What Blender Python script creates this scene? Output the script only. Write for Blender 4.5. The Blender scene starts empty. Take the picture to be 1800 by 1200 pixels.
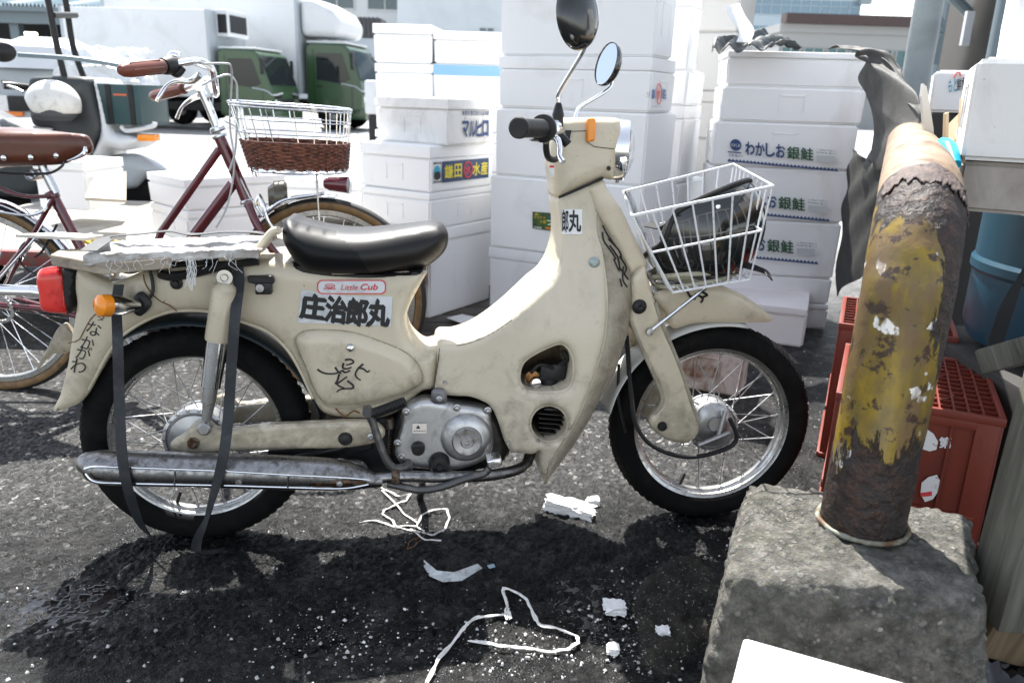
import bpy, bmesh, math, random
import numpy as np
from math import radians as RAD, sin, cos, tan, pi, atan2, sqrt
from mathutils import Vector, Matrix
from mathutils.geometry import delaunay_2d_cdt
random.seed(7)
S = bpy.context.scene
# ---------------------------------------------------------------- camera
FPX = 1400.0; CH = 0.992; TH = RAD(17.2); RO = RAD(1.8)
cF = Vector((0, cos(TH), -sin(TH))); u0 = Vector((0, sin(TH), cos(TH))); r0 = Vector((1, 0, 0))
cU = u0*cos(RO) - r0*sin(RO); cR = r0*cos(RO) + u0*sin(RO); CO = Vector((0, 0, CH))
cam_d = bpy.data.cameras.new("camera"); cam = bpy.data.objects.new("camera", cam_d)
S.collection.objects.link(cam); S.camera = cam
cam_d.sensor_width = 36; cam_d.lens = 36*FPX/1800; cam_d.clip_end = 600; cam_d.clip_start = 0.02
cam.matrix_world = Matrix(((cR.x, cU.x, -cF.x, CO.x), (cR.y, cU.y, -cF.y, CO.y), (cR.z, cU.z, -cF.z, CO.z), (0, 0, 0, 1)))
cam_d.dof.use_dof = True; cam_d.dof.focus_distance = 1.72; cam_d.dof.aperture_fstop = 5.0
# ---------------------------------------------------------------- light
SD = Vector((0.17, -0.60, -1.0)).normalized()       # the way sunlight travels
SUN_EL = math.asin(-SD.z); SUN_ROT = atan2(-SD.x, -SD.y)
w = bpy.data.worlds.new("World"); S.world = w; w.use_nodes = True
nt = w.node_tree; bg = nt.nodes["Background"]
sky = nt.nodes.new("ShaderNodeTexSky"); sky.sky_type = 'NISHITA'; sky.sun_disc = False
sky.sun_elevation = SUN_EL; sky.sun_rotation = SUN_ROT; sky.dust_density = .6; sky.air_density = 1.0; sky.ozone_density = 1.0
hs = nt.nodes.new("ShaderNodeHueSaturation"); hs.inputs['Saturation'].default_value = .42; nt.links.new(sky.outputs[0], hs.inputs['Color']); nt.links.new(hs.outputs[0], bg.inputs[0]); bg.inputs[1].default_value = 0.12
sl = bpy.data.lights.new("sun", 'SUN'); sl.energy = 4.6; sl.angle = RAD(0.5); sl.color = (1, .965, .91)
so = bpy.data.objects.new("sun", sl); S.collection.objects.link(so); so.location = (-3, 8, 12)
so.rotation_euler = SD.to_track_quat('-Z', 'Y').to_euler()
S.view_settings.view_transform = 'Standard'; S.view_settings.look = 'None'; S.view_settings.gamma = 1
S.view_settings.exposure = 1.62
S.render.engine = 'CYCLES'; S.cycles.max_bounces = 7; S.cycles.caustics_reflective = False; S.cycles.caustics_refractive = False
# ---------------------------------------------------------------- picture -> place
def ray(px, py): return cF + cR*((px-900)/FPX) - cU*((py-600)/FPX)
def proj(p):
    d = Vector(p) - CO; z = d.dot(cF); return (900 + FPX*d.dot(cR)/z, 600 - FPX*d.dot(cU)/z)
def on_z(px, py, z=0.0):
    r = ray(px, py); return CO + r*((z-CH)/r.z)
def on_y(px, py, D):
    r = ray(px, py); return CO + r*(D/r.y)
# ---------------------------------------------------------------- materials
def newmat(name):
    m = bpy.data.materials.new(name); m.use_nodes = True; n = m.node_tree
    return m, n, n.nodes["Principled BSDF"]
def N(n, t, **kw):
    x = n.nodes.new(t)
    for k, v in kw.items():
        if k in x.inputs: x.inputs[k].default_value = v
        else: setattr(x, k, v)
    return x
def ramp(n, src, stops, interp='LINEAR'):
    r = n.nodes.new("ShaderNodeValToRGB"); r.color_ramp.interpolation = interp
    e = r.color_ramp.elements
    while len(e) < len(stops): e.new(0.5)
    for i, (p, c) in enumerate(stops):
        e[i].position = p; e[i].color = (c, c, c, 1) if isinstance(c, (int, float)) else (*c, 1)
    n.links.new(src, r.inputs[0]); return r
def noise(n, co, scale, detail=4, rough=.55, dist=0):
    x = N(n, "ShaderNodeTexNoise"); x.inputs['Scale'].default_value = scale; x.inputs['Detail'].default_value = detail
    x.inputs['Roughness'].default_value = rough; x.inputs['Distortion'].default_value = dist
    if co: n.links.new(co, x.inputs['Vector'])
    return x
def mix(n, fac, a, b, blend='MIX'):
    m = n.nodes.new("ShaderNodeMix"); m.data_type = 'RGBA'; m.blend_type = blend
    for v, i in ((fac, 0), (a, 6), (b, 7)):
        if hasattr(v, 'links') or isinstance(v, bpy.types.NodeSocket): n.links.new(v, m.inputs[i])
        elif i == 0: m.inputs[0].default_value = v
        else: m.inputs[i].default_value = (*v, 1)
    return m.outputs[2]
def bump(n, b, h, strength=.3, dist=.002, nrm=None):
    x = N(n, "ShaderNodeBump"); x.inputs['Strength'].default_value = strength; x.inputs['Distance'].default_value = dist
    n.links.new(h, x.inputs['Height'])
    if nrm: n.links.new(nrm, x.inputs['Normal'])
    n.links.new(x.outputs[0], b.inputs['Normal']); return x.outputs[0]
MATS = {}
def mat(name, col, rough=.5, metal=0, dirt=None, dscale=8, dlo=.5, dhi=.75, bscale=0, bstr=.2, bdist=.001, rvar=0, speck=None, coat=0, damt=1.0, spec=None, low=None):
    if name in MATS: return MATS[name]
    m, n, b = newmat(name); MATS[name] = m
    b.inputs['Base Color'].default_value = (*col, 1); b.inputs['Roughness'].default_value = rough; b.inputs['Metallic'].default_value = metal
    b.inputs['Coat Weight'].default_value = coat
    if spec is not None: b.inputs['Specular IOR Level'].default_value = spec
    co = N(n, "ShaderNodeTexCoord").outputs['Object']
    c = None
    if dirt:
        ns = noise(n, co, dscale, 8, .65, .6); r = ramp(n, ns.outputs[0], [(dlo, 0), (dhi, damt)])
        c = mix(n, r.outputs[0], col, dirt)
        if rvar:
            rr = ramp(n, ns.outputs[0], [(dlo-.1, rough), (dhi, min(1, rough+rvar))]); n.links.new(rr.outputs[0], b.inputs['Roughness'])
    if speck:
        sc, thr, scol = speck
        s2 = noise(n, co, sc, 3, .7); r2 = ramp(n, s2.outputs[0], [(thr, 0), (thr+.03, 1)])
        c = mix(n, r2.outputs[0], c if c else col, scol)
    if low:      # road dirt that has settled on the lower parts
        sz = N(n, "ShaderNodeSeparateXYZ"); n.links.new(co, sz.inputs[0]); l1 = noise(n, co, 16, 8, .7, .5)
        mr = N(n, "ShaderNodeMapRange"); mr.inputs[1].default_value = .12; mr.inputs[2].default_value = .50; mr.inputs[3].default_value = .34; mr.inputs[4].default_value = -.02; n.links.new(sz.outputs[2], mr.inputs[0])
        ad = N(n, "ShaderNodeMath", operation='ADD'); n.links.new(l1.outputs[0], ad.inputs[0]); n.links.new(mr.outputs[0], ad.inputs[1])
        rl = ramp(n, ad.outputs[0], [(.57, 0), (.90, .85)]); c = mix(n, rl.outputs[0], c if c else col, low)
        l2 = noise(n, co, 55, 6, .75, 1.5); r5 = ramp(n, l2.outputs[0], [(.64, 0), (.70, .5)]); c = mix(n, r5.outputs[0], c, low)
    if c: n.links.new(c, b.inputs['Base Color'])
    if bscale:
        bn = noise(n, co, bscale, 5, .6); bump(n, b, bn.outputs[0], bstr, bdist)
    return m
CREAM = mat('cream_paint', (.56, .495, .37), .30, 0, (.40, .34, .25), 9, .50, .80, 60, .05, .001, .3, (150, .69, (.07, .055, .035)), .3, .8, low=(.13, .105, .07))
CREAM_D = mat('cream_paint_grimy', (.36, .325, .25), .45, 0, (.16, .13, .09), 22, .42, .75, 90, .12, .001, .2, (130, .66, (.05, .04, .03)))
CREAM_P = mat('cream_plastic', (.57, .51, .395), .42, 0, (.44, .40, .31), 6, .5, .8, 0, 0, 0, .1, (170, .71, (.10, .08, .06)), low=(.17, .14, .10))
RUBBER = mat('tyre_rubber', (.006, .006, .006), .8, 0, (.016, .015, .014), 14, .5, .75, 200, .2, .001, spec=.12)
BLACK = mat('black_plastic', (.014, .014, .015), .42, 0, (.03, .028, .026), 25, .5, .75, 300, .1, .0005, spec=.3)
MATTE = mat('black_fabric', (.016, .017, .019), .85, 0, None, 1, 0, 0, 900, .4, .0006)
CHROME = mat('chrome', (.82, .83, .84), .08, 1, (.45, .42, .38), 30, .55, .8, 0, 0, 0, .3)
STEEL = mat('dull_steel', (.42, .42, .42), .38, 1, (.16, .12, .09), 45, .5, .72, 200, .15, .0006, .3)
ALU = mat('cast_aluminium', (.50, .50, .50), .36, .9, (.16, .15, .14), 25, .5, .8, 350, .15, .0005, .25)
MUFF = mat('muffler_steel', (.30, .30, .30), .24, 1, (.06, .045, .035), 60, .45, .74, 420, .3, .0005, .35, (300, .66, (.07, .055, .045)))
RUSTY = mat('rusty_steel', (.22, .19, .16), .5, .8, (.09, .045, .02), 40, .42, .6, 200, .3, .001, .3)
VINYL = mat('seat_vinyl', (.009, .008, .008), .36, 0, (.020, .017, .016), 5, .5, .8, 500, .15, .0006, .15, spec=.34)
VINYL2 = mat('seat_vinyl_side', (.004, .005, .0055), .5, 0, None, 1, 0, 0, 700, .12, .0005, spec=.22)
FOAM = mat('white_foam', (.83, .835, .84), .75, 0, (.56, .54, .51), 3.2, .58, .90, 260, .4, .0016, 0, (75, .715, (.52, .50, .47)), 0, .8)
FOAM_G = mat('grubby_foam', (.74, .735, .72), .8, 0, (.36, .34, .32), 6, .5, .85, 200, .3, .0014, 0, (90, .69, (.40, .38, .35)), 0, .7)
FOAM_B = mat('muddy_foam', (.42, .385, .35), .85, 0, (.22, .18, .15), 9, .4, .75, 160, .3, .0014)
INK = mat('navy_ink', (.02, .055, .16), .6); INKB = mat('black_ink', (.006, .006, .007), .5); INKG = mat('green_ink', (.012, .075, .03), .6)
INKR = mat('red_ink', (.62, .05, .06), .6); INKY = mat('yellow_ink', (.75, .62, .05), .6); INKGR = mat('grey_ink', (.35, .38, .40), .6)
INKT = mat('teal_ink', (.03, .35, .50), .6)
STICK = mat('silver_sticker', (.62, .64, .66), .35, .15, (.42, .44, .46), 30, .45, .7)
PAPER = mat('white_paper', (.75, .75, .74), .6, 0, (.5, .49, .47), 20, .5, .8)
AMBER = mat('amber_lens', (.85, .27, .015), .15); REDL = mat('red_lens', (.50, .012, .012), .12, 0, (.75, .05, .04), 12, .45, .55); DRED = mat('dark_red_lens', (.12, .012, .02), .12)
WIREW = mat('white_coated_wire', (.78, .80, .83), .3, 0, (.35, .33, .3), 60, .58, .7)
BURG = mat('burgundy_paint', (.105, .010, .018), .18, 0, (.05, .008, .012), 20, .5, .8, 0, 0, 0, .1, (190, .72, (.4, .3, .28)), .6)
LEATH = mat('brown_leather', (.115, .032, .014), .32, 0, (.05, .015, .008), 10, .4, .75, 240, .2, .0008)
TAN = mat('tan_rubber', (.20, .115, .045), .6, 0, (.08, .05, .025), 30, .45, .7)
RIMM = mat('aluminium_rim', (.50, .50, .49), .24, .95, (.22, .20, .17), 40, .48, .75, 0, 0, 0, .3)
def glassmat(name, col=(.01, .014, .016), rough=.05):
    m = mat(name, col, rough); m.node_tree.nodes["Principled BSDF"].inputs['Specular IOR Level'].default_value = .45; return m
GLASS = glassmat('dark_glass')
def clearmat(name, col, rough, alpha):
    m = mat(name, col, rough); m.node_tree.nodes["Principled BSDF"].inputs['Alpha'].default_value = alpha; return m
LENS = clearmat('clear_lens', (.85, .88, .9), .04, .35)
FILMM = clearmat('clear_film', (.75, .78, .80), .25, .6)
# ---------------------------------------------------------------- meshes
class MB:
    def __init__(s): s.v = []; s.f = []; s.m = []
    def add(s, vs, fs, mi=0):
        o = len(s.v); s.v += [tuple(x) for x in vs]; s.f += [tuple(i+o for i in f) for f in fs]; s.m += [mi]*len(fs); return s
    def box(s, lo, hi, bev=0, mi=0, M=None, seg=2):
        bm = bmesh.new(); bmesh.ops.create_cube(bm, size=1)
        for v in bm.verts: v.co = Vector([lo[i] + (v.co[i]+.5)*(hi[i]-lo[i]) for i in range(3)])
        if bev: bmesh.ops.bevel(bm, geom=bm.edges[:], offset=bev, segments=seg, affect='EDGES', profile=.6)
        if M:
            for v in bm.verts: v.co = M @ v.co
        bm.verts.index_update(); s.add([v.co[:] for v in bm.verts], [[v.index for v in f.verts] for f in bm.faces], mi); bm.free(); return s
    def prism(s, pts, y0, y1, mi=0, axes='xz'):
        n = len(pts)
        P = (lambda a, b, c: (a, c, b)) if axes == 'xz' else ((lambda a, b, c: (c, a, b)) if axes == 'yz' else (lambda a, b, c: (a, b, c)))
        vs = [P(a, b, y0) for a, b in pts] + [P(a, b, y1) for a, b in pts]
        fs = [tuple(range(n)), tuple(range(2*n-1, n-1, -1))] + [(i, i+n, (i+1) % n+n, (i+1) % n) for i in range(n)]
        return s.add(vs, fs, mi)
    def tube(s, pts, r, seg=10, mi=0, smooth=True, cap=True, closed=False, step=None):
        pts = [Vector(p) for p in pts]; rs = r if isinstance(r, (list, tuple)) else [r]*len(pts)
        if smooth and len(pts) > 2:
            q = []; qr = []; k = 6; n = len(pts); rng = n if closed else n-1
            for i in range(rng):
                g = lambda j: pts[j % n] if closed else pts[max(0, min(n-1, j))]
                p0, p1, p2, p3 = g(i-1), g(i), g(i+1), g(i+2)
                for t in range(k):
                    t /= k; q.append(.5*((2*p1)+(p2-p0)*t+(2*p0-5*p1+4*p2-p3)*t*t+(3*p1-p0-3*p2+p3)*t**3))
                    qr.append(rs[i]*(1-t)+rs[(i+1) % n]*t)
            if not closed: q.append(pts[-1]); qr.append(rs[-1])
            pts, rs = q, qr
        n = len(pts); up = None; vs = []
        for i, p in enumerate(pts):
            a = pts[(i-1) % n] if closed else pts[max(0, i-1)]; b = pts[(i+1) % n] if closed else pts[min(n-1, i+1)]
            t = (b-a)
            t = t.normalized() if t.length > 1e-9 else Vector((0, 0, 1))
            if up is None: up = Vector((0, 0, 1)) if abs(t.z) < .9 else Vector((1, 0, 0))
            x = t.cross(up); x = x.normalized() if x.length > 1e-6 else t.orthogonal().normalized()
            up = x.cross(t).normalized()
            for k in range(seg):
                a2 = 2*pi*k/seg; vs.append(p + (x*cos(a2)+up*sin(a2))*rs[i])
        fs = []
        for i in range(n if closed else n-1):
            j = (i+1) % n
            for k in range(seg): fs.append((i*seg+k, i*seg+(k+1) % seg, j*seg+(k+1) % seg, j*seg+k))
        if cap and not closed:
            fs.append(tuple(range(seg-1, -1, -1))); fs.append(tuple(range((n-1)*seg, n*seg)))
        return s.add(vs, fs, mi)
    def lathe(s, prof, c=(0, 0, 0), axis=(0, 1, 0), seg=48, mi=0, closed=False, a0=0, a1=2*pi):
        """prof: (radius, height along the axis)"""
        ax = Vector(axis).normalized(); x = ax.orthogonal().normalized(); y = ax.cross(x); c = Vector(c); full = abs(a1-a0-2*pi) < 1e-6
        if abs(ax.y) > .99999: x = Vector((1, 0, 0)); y = Vector((0, 0, 1)) ; ax = Vector((0, 1 if ax.y > 0 else -1, 0))
        m = len(prof); n = seg if full else seg+1; vs = []
        for k in range(n):
            a = a0+(a1-a0)*k/seg; d = x*cos(a)+y*sin(a)
            for r, h in prof: vs.append(c + d*r + ax*h)
        fs = []
        for k in range(seg):
            k2 = (k+1) % n
            for i in range(m if closed else m-1):
                j = (i+1) % m; fs.append((k*m+i, k*m+j, k2*m+j, k2*m+i))
        return s.add(vs, fs, mi)
    def ribbon(s, pts, wid, th=.0012, mi=0, smooth=True):
        """pts: list of (point, width direction)"""
        P = [Vector(p) for p, d in pts]; Dn = [Vector(d).normalized() for p, d in pts]
        if smooth and len(P) > 2:
            q = []; qd = []; n = len(P)
            for i in range(n-1):
                g = lambda j: P[max(0, min(n-1, j))]
                p0, p1, p2, p3 = g(i-1), g(i), g(i+1), g(i+2)
                for t in range(6):
                    t /= 6; q.append(.5*((2*p1)+(p2-p0)*t+(2*p0-5*p1+4*p2-p3)*t*t+(3*p1-p0-3*p2+p3)*t**3)); qd.append((Dn[i]*(1-t)+Dn[i+1]*t).normalized())
            q.append(P[-1]); qd.append(Dn[-1]); P, Dn = q, qd
        n = len(P); vs = []
        for i in range(n):
            t = (P[min(n-1, i+1)]-P[max(0, i-1)]).normalized(); nn = t.cross(Dn[i]).normalized()
            for a, b in ((-1, -1), (1, -1), (1, 1), (-1, 1)): vs.append(P[i]+Dn[i]*a*wid/2+nn*b*th/2)
        fs = [(0, 1, 2, 3), tuple(n*4-1-k for k in range(4))]
        for i in range(n-1):
            for k in range(4): fs.append((i*4+k, (i+1)*4+k, (i+1)*4+(k+1) % 4, i*4+(k+1) % 4))
        return s.add(vs, fs, mi)
    def grid(s, rows, mi=0):
        m = len(rows[0]); vs = [p for r in rows for p in r]
        return s.add(vs, [(i*m+j, i*m+j+1, (i+1)*m+j+1, (i+1)*m+j) for i in range(len(rows)-1) for j in range(m-1)], mi)
    def build(s, name, mats, parent=None, smooth=40, label=None):
        me = bpy.data.meshes.new(name); me.from_pydata(s.v, [], s.f)
        for m in (mats if isinstance(mats, (list, tuple)) else [mats]): me.materials.append(m)
        me.polygons.foreach_set('material_index', s.m)
        bm = bmesh.new(); bm.from_mesh(me); bmesh.ops.recalc_face_normals(bm, faces=bm.faces[:]); bm.to_mesh(me); bm.free()
        if smooth:
            me.polygons.foreach_set('use_smooth', [True]*len(me.polygons)); me.set_sharp_from_angle(angle=RAD(smooth))
        o = bpy.data.objects.new(name, me); S.collection.objects.link(o)
        if parent: o.parent = parent
        if label: o['label'] = label
        return o
def tag(o, label=None, cat=None, group=None, kind=None):
    for k, v in (('label', label), ('category', cat), ('group', group), ('kind', kind)):
        if v: o[k] = v
    return o
def empty(name, loc=(0, 0, 0), rz=0, label=None, cat=None, group=None, parent=None, M=None):
    o = bpy.data.objects.new(name, None); S.collection.objects.link(o); o.empty_display_size = .1
    if M is not None: o.matrix_world = M
    else: o.location = loc; o.rotation_euler = (0, 0, rz)
    if parent: o.parent = parent
    return tag(o, label, cat, group)
def copy_tree(o, parent=None):
    c = o.copy(); S.collection.objects.link(c); c.parent = parent
    for ch in o.children: copy_tree(ch, c)
    return c
def crom(pts, step):
    """closed smooth resampled outline"""
    n = len(pts); P = [np.array(p, float) for p in pts]; out = []
    for i in range(n):
        p0, p1, p2, p3 = P[i-1], P[i], P[(i+1) % n], P[(i+2) % n]
        L = np.linalg.norm(p2-p1); k = max(1, int(round(L/step)))
        # centripetal-like damping of corners
        m1 = (p2-p0)*.5; m2 = (p3-p1)*.5
        l1 = np.linalg.norm(m1)+1e-9; l2 = np.linalg.norm(m2)+1e-9
        m1 = m1*min(1, L/l1); m2 = m2*min(1, L/l2)
        for t in range(k):
            t /= k; h = (2*t**3-3*t*t+1, t**3-2*t*t+t, -2*t**3+3*t*t, t**3-t*t)
            out.append(h[0]*p1+h[1]*m1+h[2]*p2+h[3]*m2)
    return np.array(out)
def seg_dist(P, loops):
    d = np.full(len(P), 1e9)
    for L in loops:
        A = L; B = np.roll(L, -1, 0); AB = B-A; l2 = (AB**2).sum(1)+1e-12
        for i0 in range(0, len(P), 2000):
            q = P[i0:i0+2000, None, :]; t = np.clip(((q-A)*AB).sum(2)/l2, 0, 1)
            dd = np.sqrt((((A+t[..., None]*AB)-q)**2).sum(2)).min(1); d[i0:i0+2000] = np.minimum(d[i0:i0+2000], dd)
    return d
def inside(P, L):
    x, y = P[:, 0], P[:, 1]; c = np.zeros(len(P), bool); n = len(L)
    for i in range(n):
        x1, y1 = L[i]; x2, y2 = L[(i+1) % n]
        if y1 == y2: continue
        k = ((y1 > y) != (y2 > y)) & (x < (x2-x1)*(y-y1)/(y2-y1)+x1); c ^= k
    return c
def inflate(mb, outline, wm, we=0.0, R=.03, holes=(), c=0.0, wf=None, sp=.006, mi=0, far=True, sm=True, power=.5):
    """Shell grown from an outline in the (u, v) plane; thickness along -y (towards the viewer's side) with rounded edges."""
    L = [crom(outline, sp) if sm else np.array(outline, float)] + [crom(h, sp) for h in holes]
    if not sm:
        q = []
        o = L[0]
        for i in range(len(o)):
            a, b = o[i], o[(i+1) % len(o)]; k = max(1, int(np.linalg.norm(b-a)/sp))
            for t in range(k): q.append(a+(b-a)*t/k)
        L[0] = np.array(q)
    lo = L[0].min(0); hi = L[0].max(0)
    gx, gy = np.meshgrid(np.arange(lo[0], hi[0], sp), np.arange(lo[1], hi[1], sp)); G = np.c_[gx.ravel(), gy.ravel()]
    G[:, 0] += ((np.arange(len(G))//gx.shape[1]) % 2)*sp*.5
    ins = inside(G, L[0])
    for h in L[1:]: ins &= ~inside(G, h)
    G = G[ins]; 
    d = seg_dist(G, L) if len(G) else np.zeros(0); G = G[d > sp*.45]
    # an extra ring near the border keeps the rounding crisp
    verts = [Vector(p) for l in L for p in l] + [Vector(p) for p in G]
    edges = []; o = 0
    for l in L: edges += [(o+i, o+(i+1) % len(l)) for i in range(len(l))]; o += len(l)
    vo, eo, fo, ov, oe, of = delaunay_2d_cdt(verts, edges, [], 1, 1e-7)
    V = np.array([v[:] for v in vo]); nb = o
    if len(L) > 1:
        cen = np.array([V[list(f)].mean(0) for f in fo]); bad = np.zeros(len(cen), bool)
        for hl in L[1:]: bad |= inside(cen, hl)
        fo = [f for f, q in zip(fo, bad) if not q]
    dd = seg_dist(V, L); t = np.clip(dd/R, 0, 1); h = we+(wm-we)*(1-(1-t)**2)**power
    isb = dd < 1e-6
    k = np.array([wf(a, b) for a, b in V]) if wf else np.ones(len(V))
    near = c + h*k; farw = c - h*k
    vs = [(a, -n_, b) for (a, b), n_ in zip(V, near)]; fs = [tuple(f) for f in fo]; nV = len(V)
    if not far: return mb.add(vs, fs, mi)
    vs += [(a, -n_, b) for (a, b), n_ in zip(V, farw)]; fs += [tuple(i+nV for i in f[::-1]) for f in fo]
    cnt = {}
    for f in fo:
        for i in range(len(f)):
            e = tuple(sorted((f[i], f[(i+1) % len(f)]))); cnt[e] = cnt.get(e, 0)+1
    for (a, b), q in cnt.items():
        if q == 1: fs.append((a, b, b+nV, a+nV))
    return mb.add(vs, fs, mi)
_txt = {}
def text_mesh(s, bold=0.0, shear=0.0):
    k = (s, bold, shear)
    if k in _txt: return _txt[k]
    cu = bpy.data.curves.new('t', 'FONT'); cu.body = s; cu.size = 1; cu.offset = bold; cu.shear = shear; cu.resolution_u = 3; cu.fill_mode = 'FRONT'
    o = bpy.data.objects.new('t', cu); S.collection.objects.link(o)
    me = bpy.data.meshes.new_from_object(o.evaluated_get(bpy.context.evaluated_depsgraph_get()))
    V = np.array([v.co[:2] for v in me.vertices]); F = [tuple(p.vertices) for p in me.polygons]
    bpy.data.objects.remove(o); bpy.data.curves.remove(cu); bpy.data.meshes.remove(me)
    if len(V): lo, hi = V.min(0), V.max(0); V = (V-lo)/np.maximum(hi-lo, 1e-6)
    _txt[k] = (V, F); return _txt[k]
def add_text(mb, s, f, mi=0, bold=0.0, box=(0, 0, 1, 1), shear=0.0):
    """f maps (s,t) of the unit square to a point; box = the part of the square the words fill"""
    V, F = text_mesh(s, 0.0, shear); x0, y0, x1, y1 = box; nch = max(1, len(s))
    P = [Vector(f(x0+(x1-x0)*a, y0+(y1-y0)*b)) for a, b in V]; A, Bx, By = (Vector(f(x, y)) for x, y in ((x0, y0), (x1, y0), (x0, y1)))
    ex, ey = Bx-A, By-A; n = ex.cross(ey).normalized(); b = max(0, bold)*1.25
    sh = [(0, 0)] if b < .004 else [(b*cos(k*pi/3.5)*(.5 if k % 2 else 1), b*sin(k*pi/3.5)*(.5 if k % 2 else 1)) for k in range(7)]
    for k, (u, v) in enumerate(sh):
        d = ex*(u/nch)+ey*v+n*(.00012*k); mb.add([p+d for p in P], F, mi)
    return mb
def quadmap(bl, br, tr, tl):
    bl, br, tr, tl = map(Vector, (bl, br, tr, tl))
    return lambda s, t: (bl*(1-s)+br*s)*(1-t)+(tl*(1-s)+tr*s)*t
# ---------------------------------------------------------------- the moped
_a = ray(350, 763); _b = ray(1246, 741); _k = _a.z/_b.z; _zr = 1.185/(_b*_k-_a).length
RW = CO + _a*_zr; FW = CO + _b*(_k*_zr)
LEAN = RAD(3)
bU = (FW-RW); bU.z = 0; bU.normalize(); bW0 = bU.cross(Vector((0, 0, 1))); bV = Vector((0, 0, 1))*cos(LEAN) - bW0*sin(LEAN); bW = bW0*cos(LEAN)+Vector((0, 0, 1))*sin(LEAN)
bO = Vector((RW.x, RW.y, 0)) + bW0*(sin(LEAN)*.25)          # on the ground under the rear axle
BM = Matrix(((bU.x, -bW.x, bV.x, bO.x), (bU.y, -bW.y, bV.y, bO.y), (bU.z, -bW.z, bV.z, bO.z), (0, 0, 0, 1))); BMI = BM.inverted()
def B(px, py, w=0.0):
    r = ray(px, py); p0 = RW + bW*w; t = (p0-CO).dot(bW)/r.dot(bW); q = BMI @ (CO+r*t); return (q.x, q.z)
_wc = (BMI @ RW).y
def B3(px, py, w=0.0):
    a, b = B(px, py, w); return Vector((a, _wc-w, b))
def OL(pts, w):   # outline in the bike's side plane; each point may carry its own w
    return [B(p[0], p[1], p[2] if len(p) > 2 else w) for p in pts]
moto = empty('moped', M=BM, label='cream underbone moped with spoked wheels, black saddle and a white wire basket in front', cat='moped')
def part(mb, name, m, parent=moto, smooth=40, label=None): 
    return mb.build(name, m, parent, smooth, label)
def Y(w): return _wc-w
def infl(pts, w, c, half, we, R, holes=(), wf=None, sp=.006, mb=None, far=True, mi=0, power=.5):
    """shell centred at side offset c with half thickness; traced at side offset w"""
    mb = mb or MB(); o = [B(p[0], p[1], p[2] if len(p) > 2 else w) for p in pts]; h = [[B(q[0], q[1], w) for q in hh] for hh in holes]
    return inflate(mb, o, half, we, R, h, c-_wc, wf, sp, mi, far, True, power)
# --- wheels
def wheel(c, R, tr, rim, steer, hubr, drumside, name='wheel'):
    root = empty(name, parent=moto); root.matrix_parent_inverse = Matrix(); root.location = c; root.rotation_euler = (0, 0, steer)
    t = MB(); prof = []
    for k in range(28):
        a = 2*pi*k/28; rr = R-tr+tr*cos(a)*(1.0 if cos(a) < 0 else .96); ww = tr*1.02*sin(a)
        
        prof.append((rr, ww))
    t.lathe([(max(r, rim-.004), ww) for r, ww in prof], seg=120, closed=True)
    # tread blocks
    for k in range(72):
        a = 2*pi*k/72
        for sgn in (-1, 1):
            M = Matrix.Rotation(-a, 4, 'Y') @ Matrix.Translation((R-.0062, sgn*.017, 0)) @ Matrix.Rotation(sgn*RAD(32), 4, 'Z') @ Matrix.Rotation(sgn*RAD(25), 4, 'X')
            t.box((-.003, -.011, -.007), (.0006, .011, .0065), 0, 0, M)
    t.build('tyre', RUBBER, root, 50)
    r = MB(); r.lathe([(rim, .024), (rim+.003, .021), (rim-.003, .0185), (rim-.005, .0175), (rim-.006, .010), (rim-.010, .006), (rim-.011, 0), (rim-.010, -.006), (rim-.006, -.010), (rim-.005, -.0175), (rim-.003, -.0185), (rim+.003, -.021), (rim, -.024), (rim-.004, -.0215), (rim-.008, -.020), (rim-.009, -.013), (rim-.016, -.009), (rim-.018, 0), (rim-.016, .009), (rim-.009, .013), (rim-.008, .020), (rim-.004, .0215)], seg=96, closed=True)
    r.build('rim', RIMM, root, 50)
    h = MB(); s = -drumside     # the drum faces the viewer (-y) when drumside=1
    h.lathe([(.0, .045), (.02, .045), (.022, .038), (hubr*.8, .034), (hubr, .028), (hubr, .024), (hubr*.94, .020), (hubr*.94, -.020), (hubr, -.024), (hubr, -.030), (hubr*.90, -.033), (hubr*.88, -.029), (hubr*.84, -.029), (hubr*.8, -.036), (hubr*.45, -.041), (hubr*.4, -.046), (.018, -.047), (.014, -.052), (0, -.052)], seg=56)
    for k in range(18):
        a = 2*pi*k/18; h.lathe([(0, -.0345), (.0035, -.0345), (.0035, -.030)], (hubr*.945*cos(a), 0, hubr*.945*sin(a)), seg=8)
    h.build('hub', ALU, root, 40)
    sp = MB(); L = rim-.027-hubr*.93
    p0 = Vector((hubr*.94, 0, 0)); 
    def spoke(sidey, ang):
        m = MB(); a = ang; p1 = Vector(((rim-.016)*cos(a), 0, (rim-.016)*sin(a))); q0 = Vector((hubr*.945, sidey*.026, 0))
        m.tube([q0, p1*.96+q0*.04, p1], [.0014, .0014, .0028], 6, smooth=False); return m
    protos = [spoke(sd, RAD(26)*sg).build('spoke', STEEL if name else CHROME, root, 40) for sd in (-1, 1) for sg in (1, -1)]
    for q, pr in enumerate(protos):
        for k in range(9):
            o = pr if k == 0 else pr.copy()
            if k: S.collection.objects.link(o); o.parent = root
            o.rotation_euler = (0, 2*pi*(k+.25*q)/9, 0)
    v = MB(); v.tube([(rim-.015, 0, 0), (rim-.045, 0, 0)], [.004, .0035], 8, smooth=False); vo = v.build('valve', BLACK, root); vo.rotation_euler = (0, RAD(110), 0)
    return root
cR0 = Vector((B(350, 763)[0], _wc, B(350, 763)[1])); cF0 = Vector((B(1246, 741)[0], _wc, B(1246, 741)[1]))
wheel(cR0, .247, .036, .190, 0, .070, 1)
wheel(cF0, .2455, .033, .189, -RAD(3), .062, 1)
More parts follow.
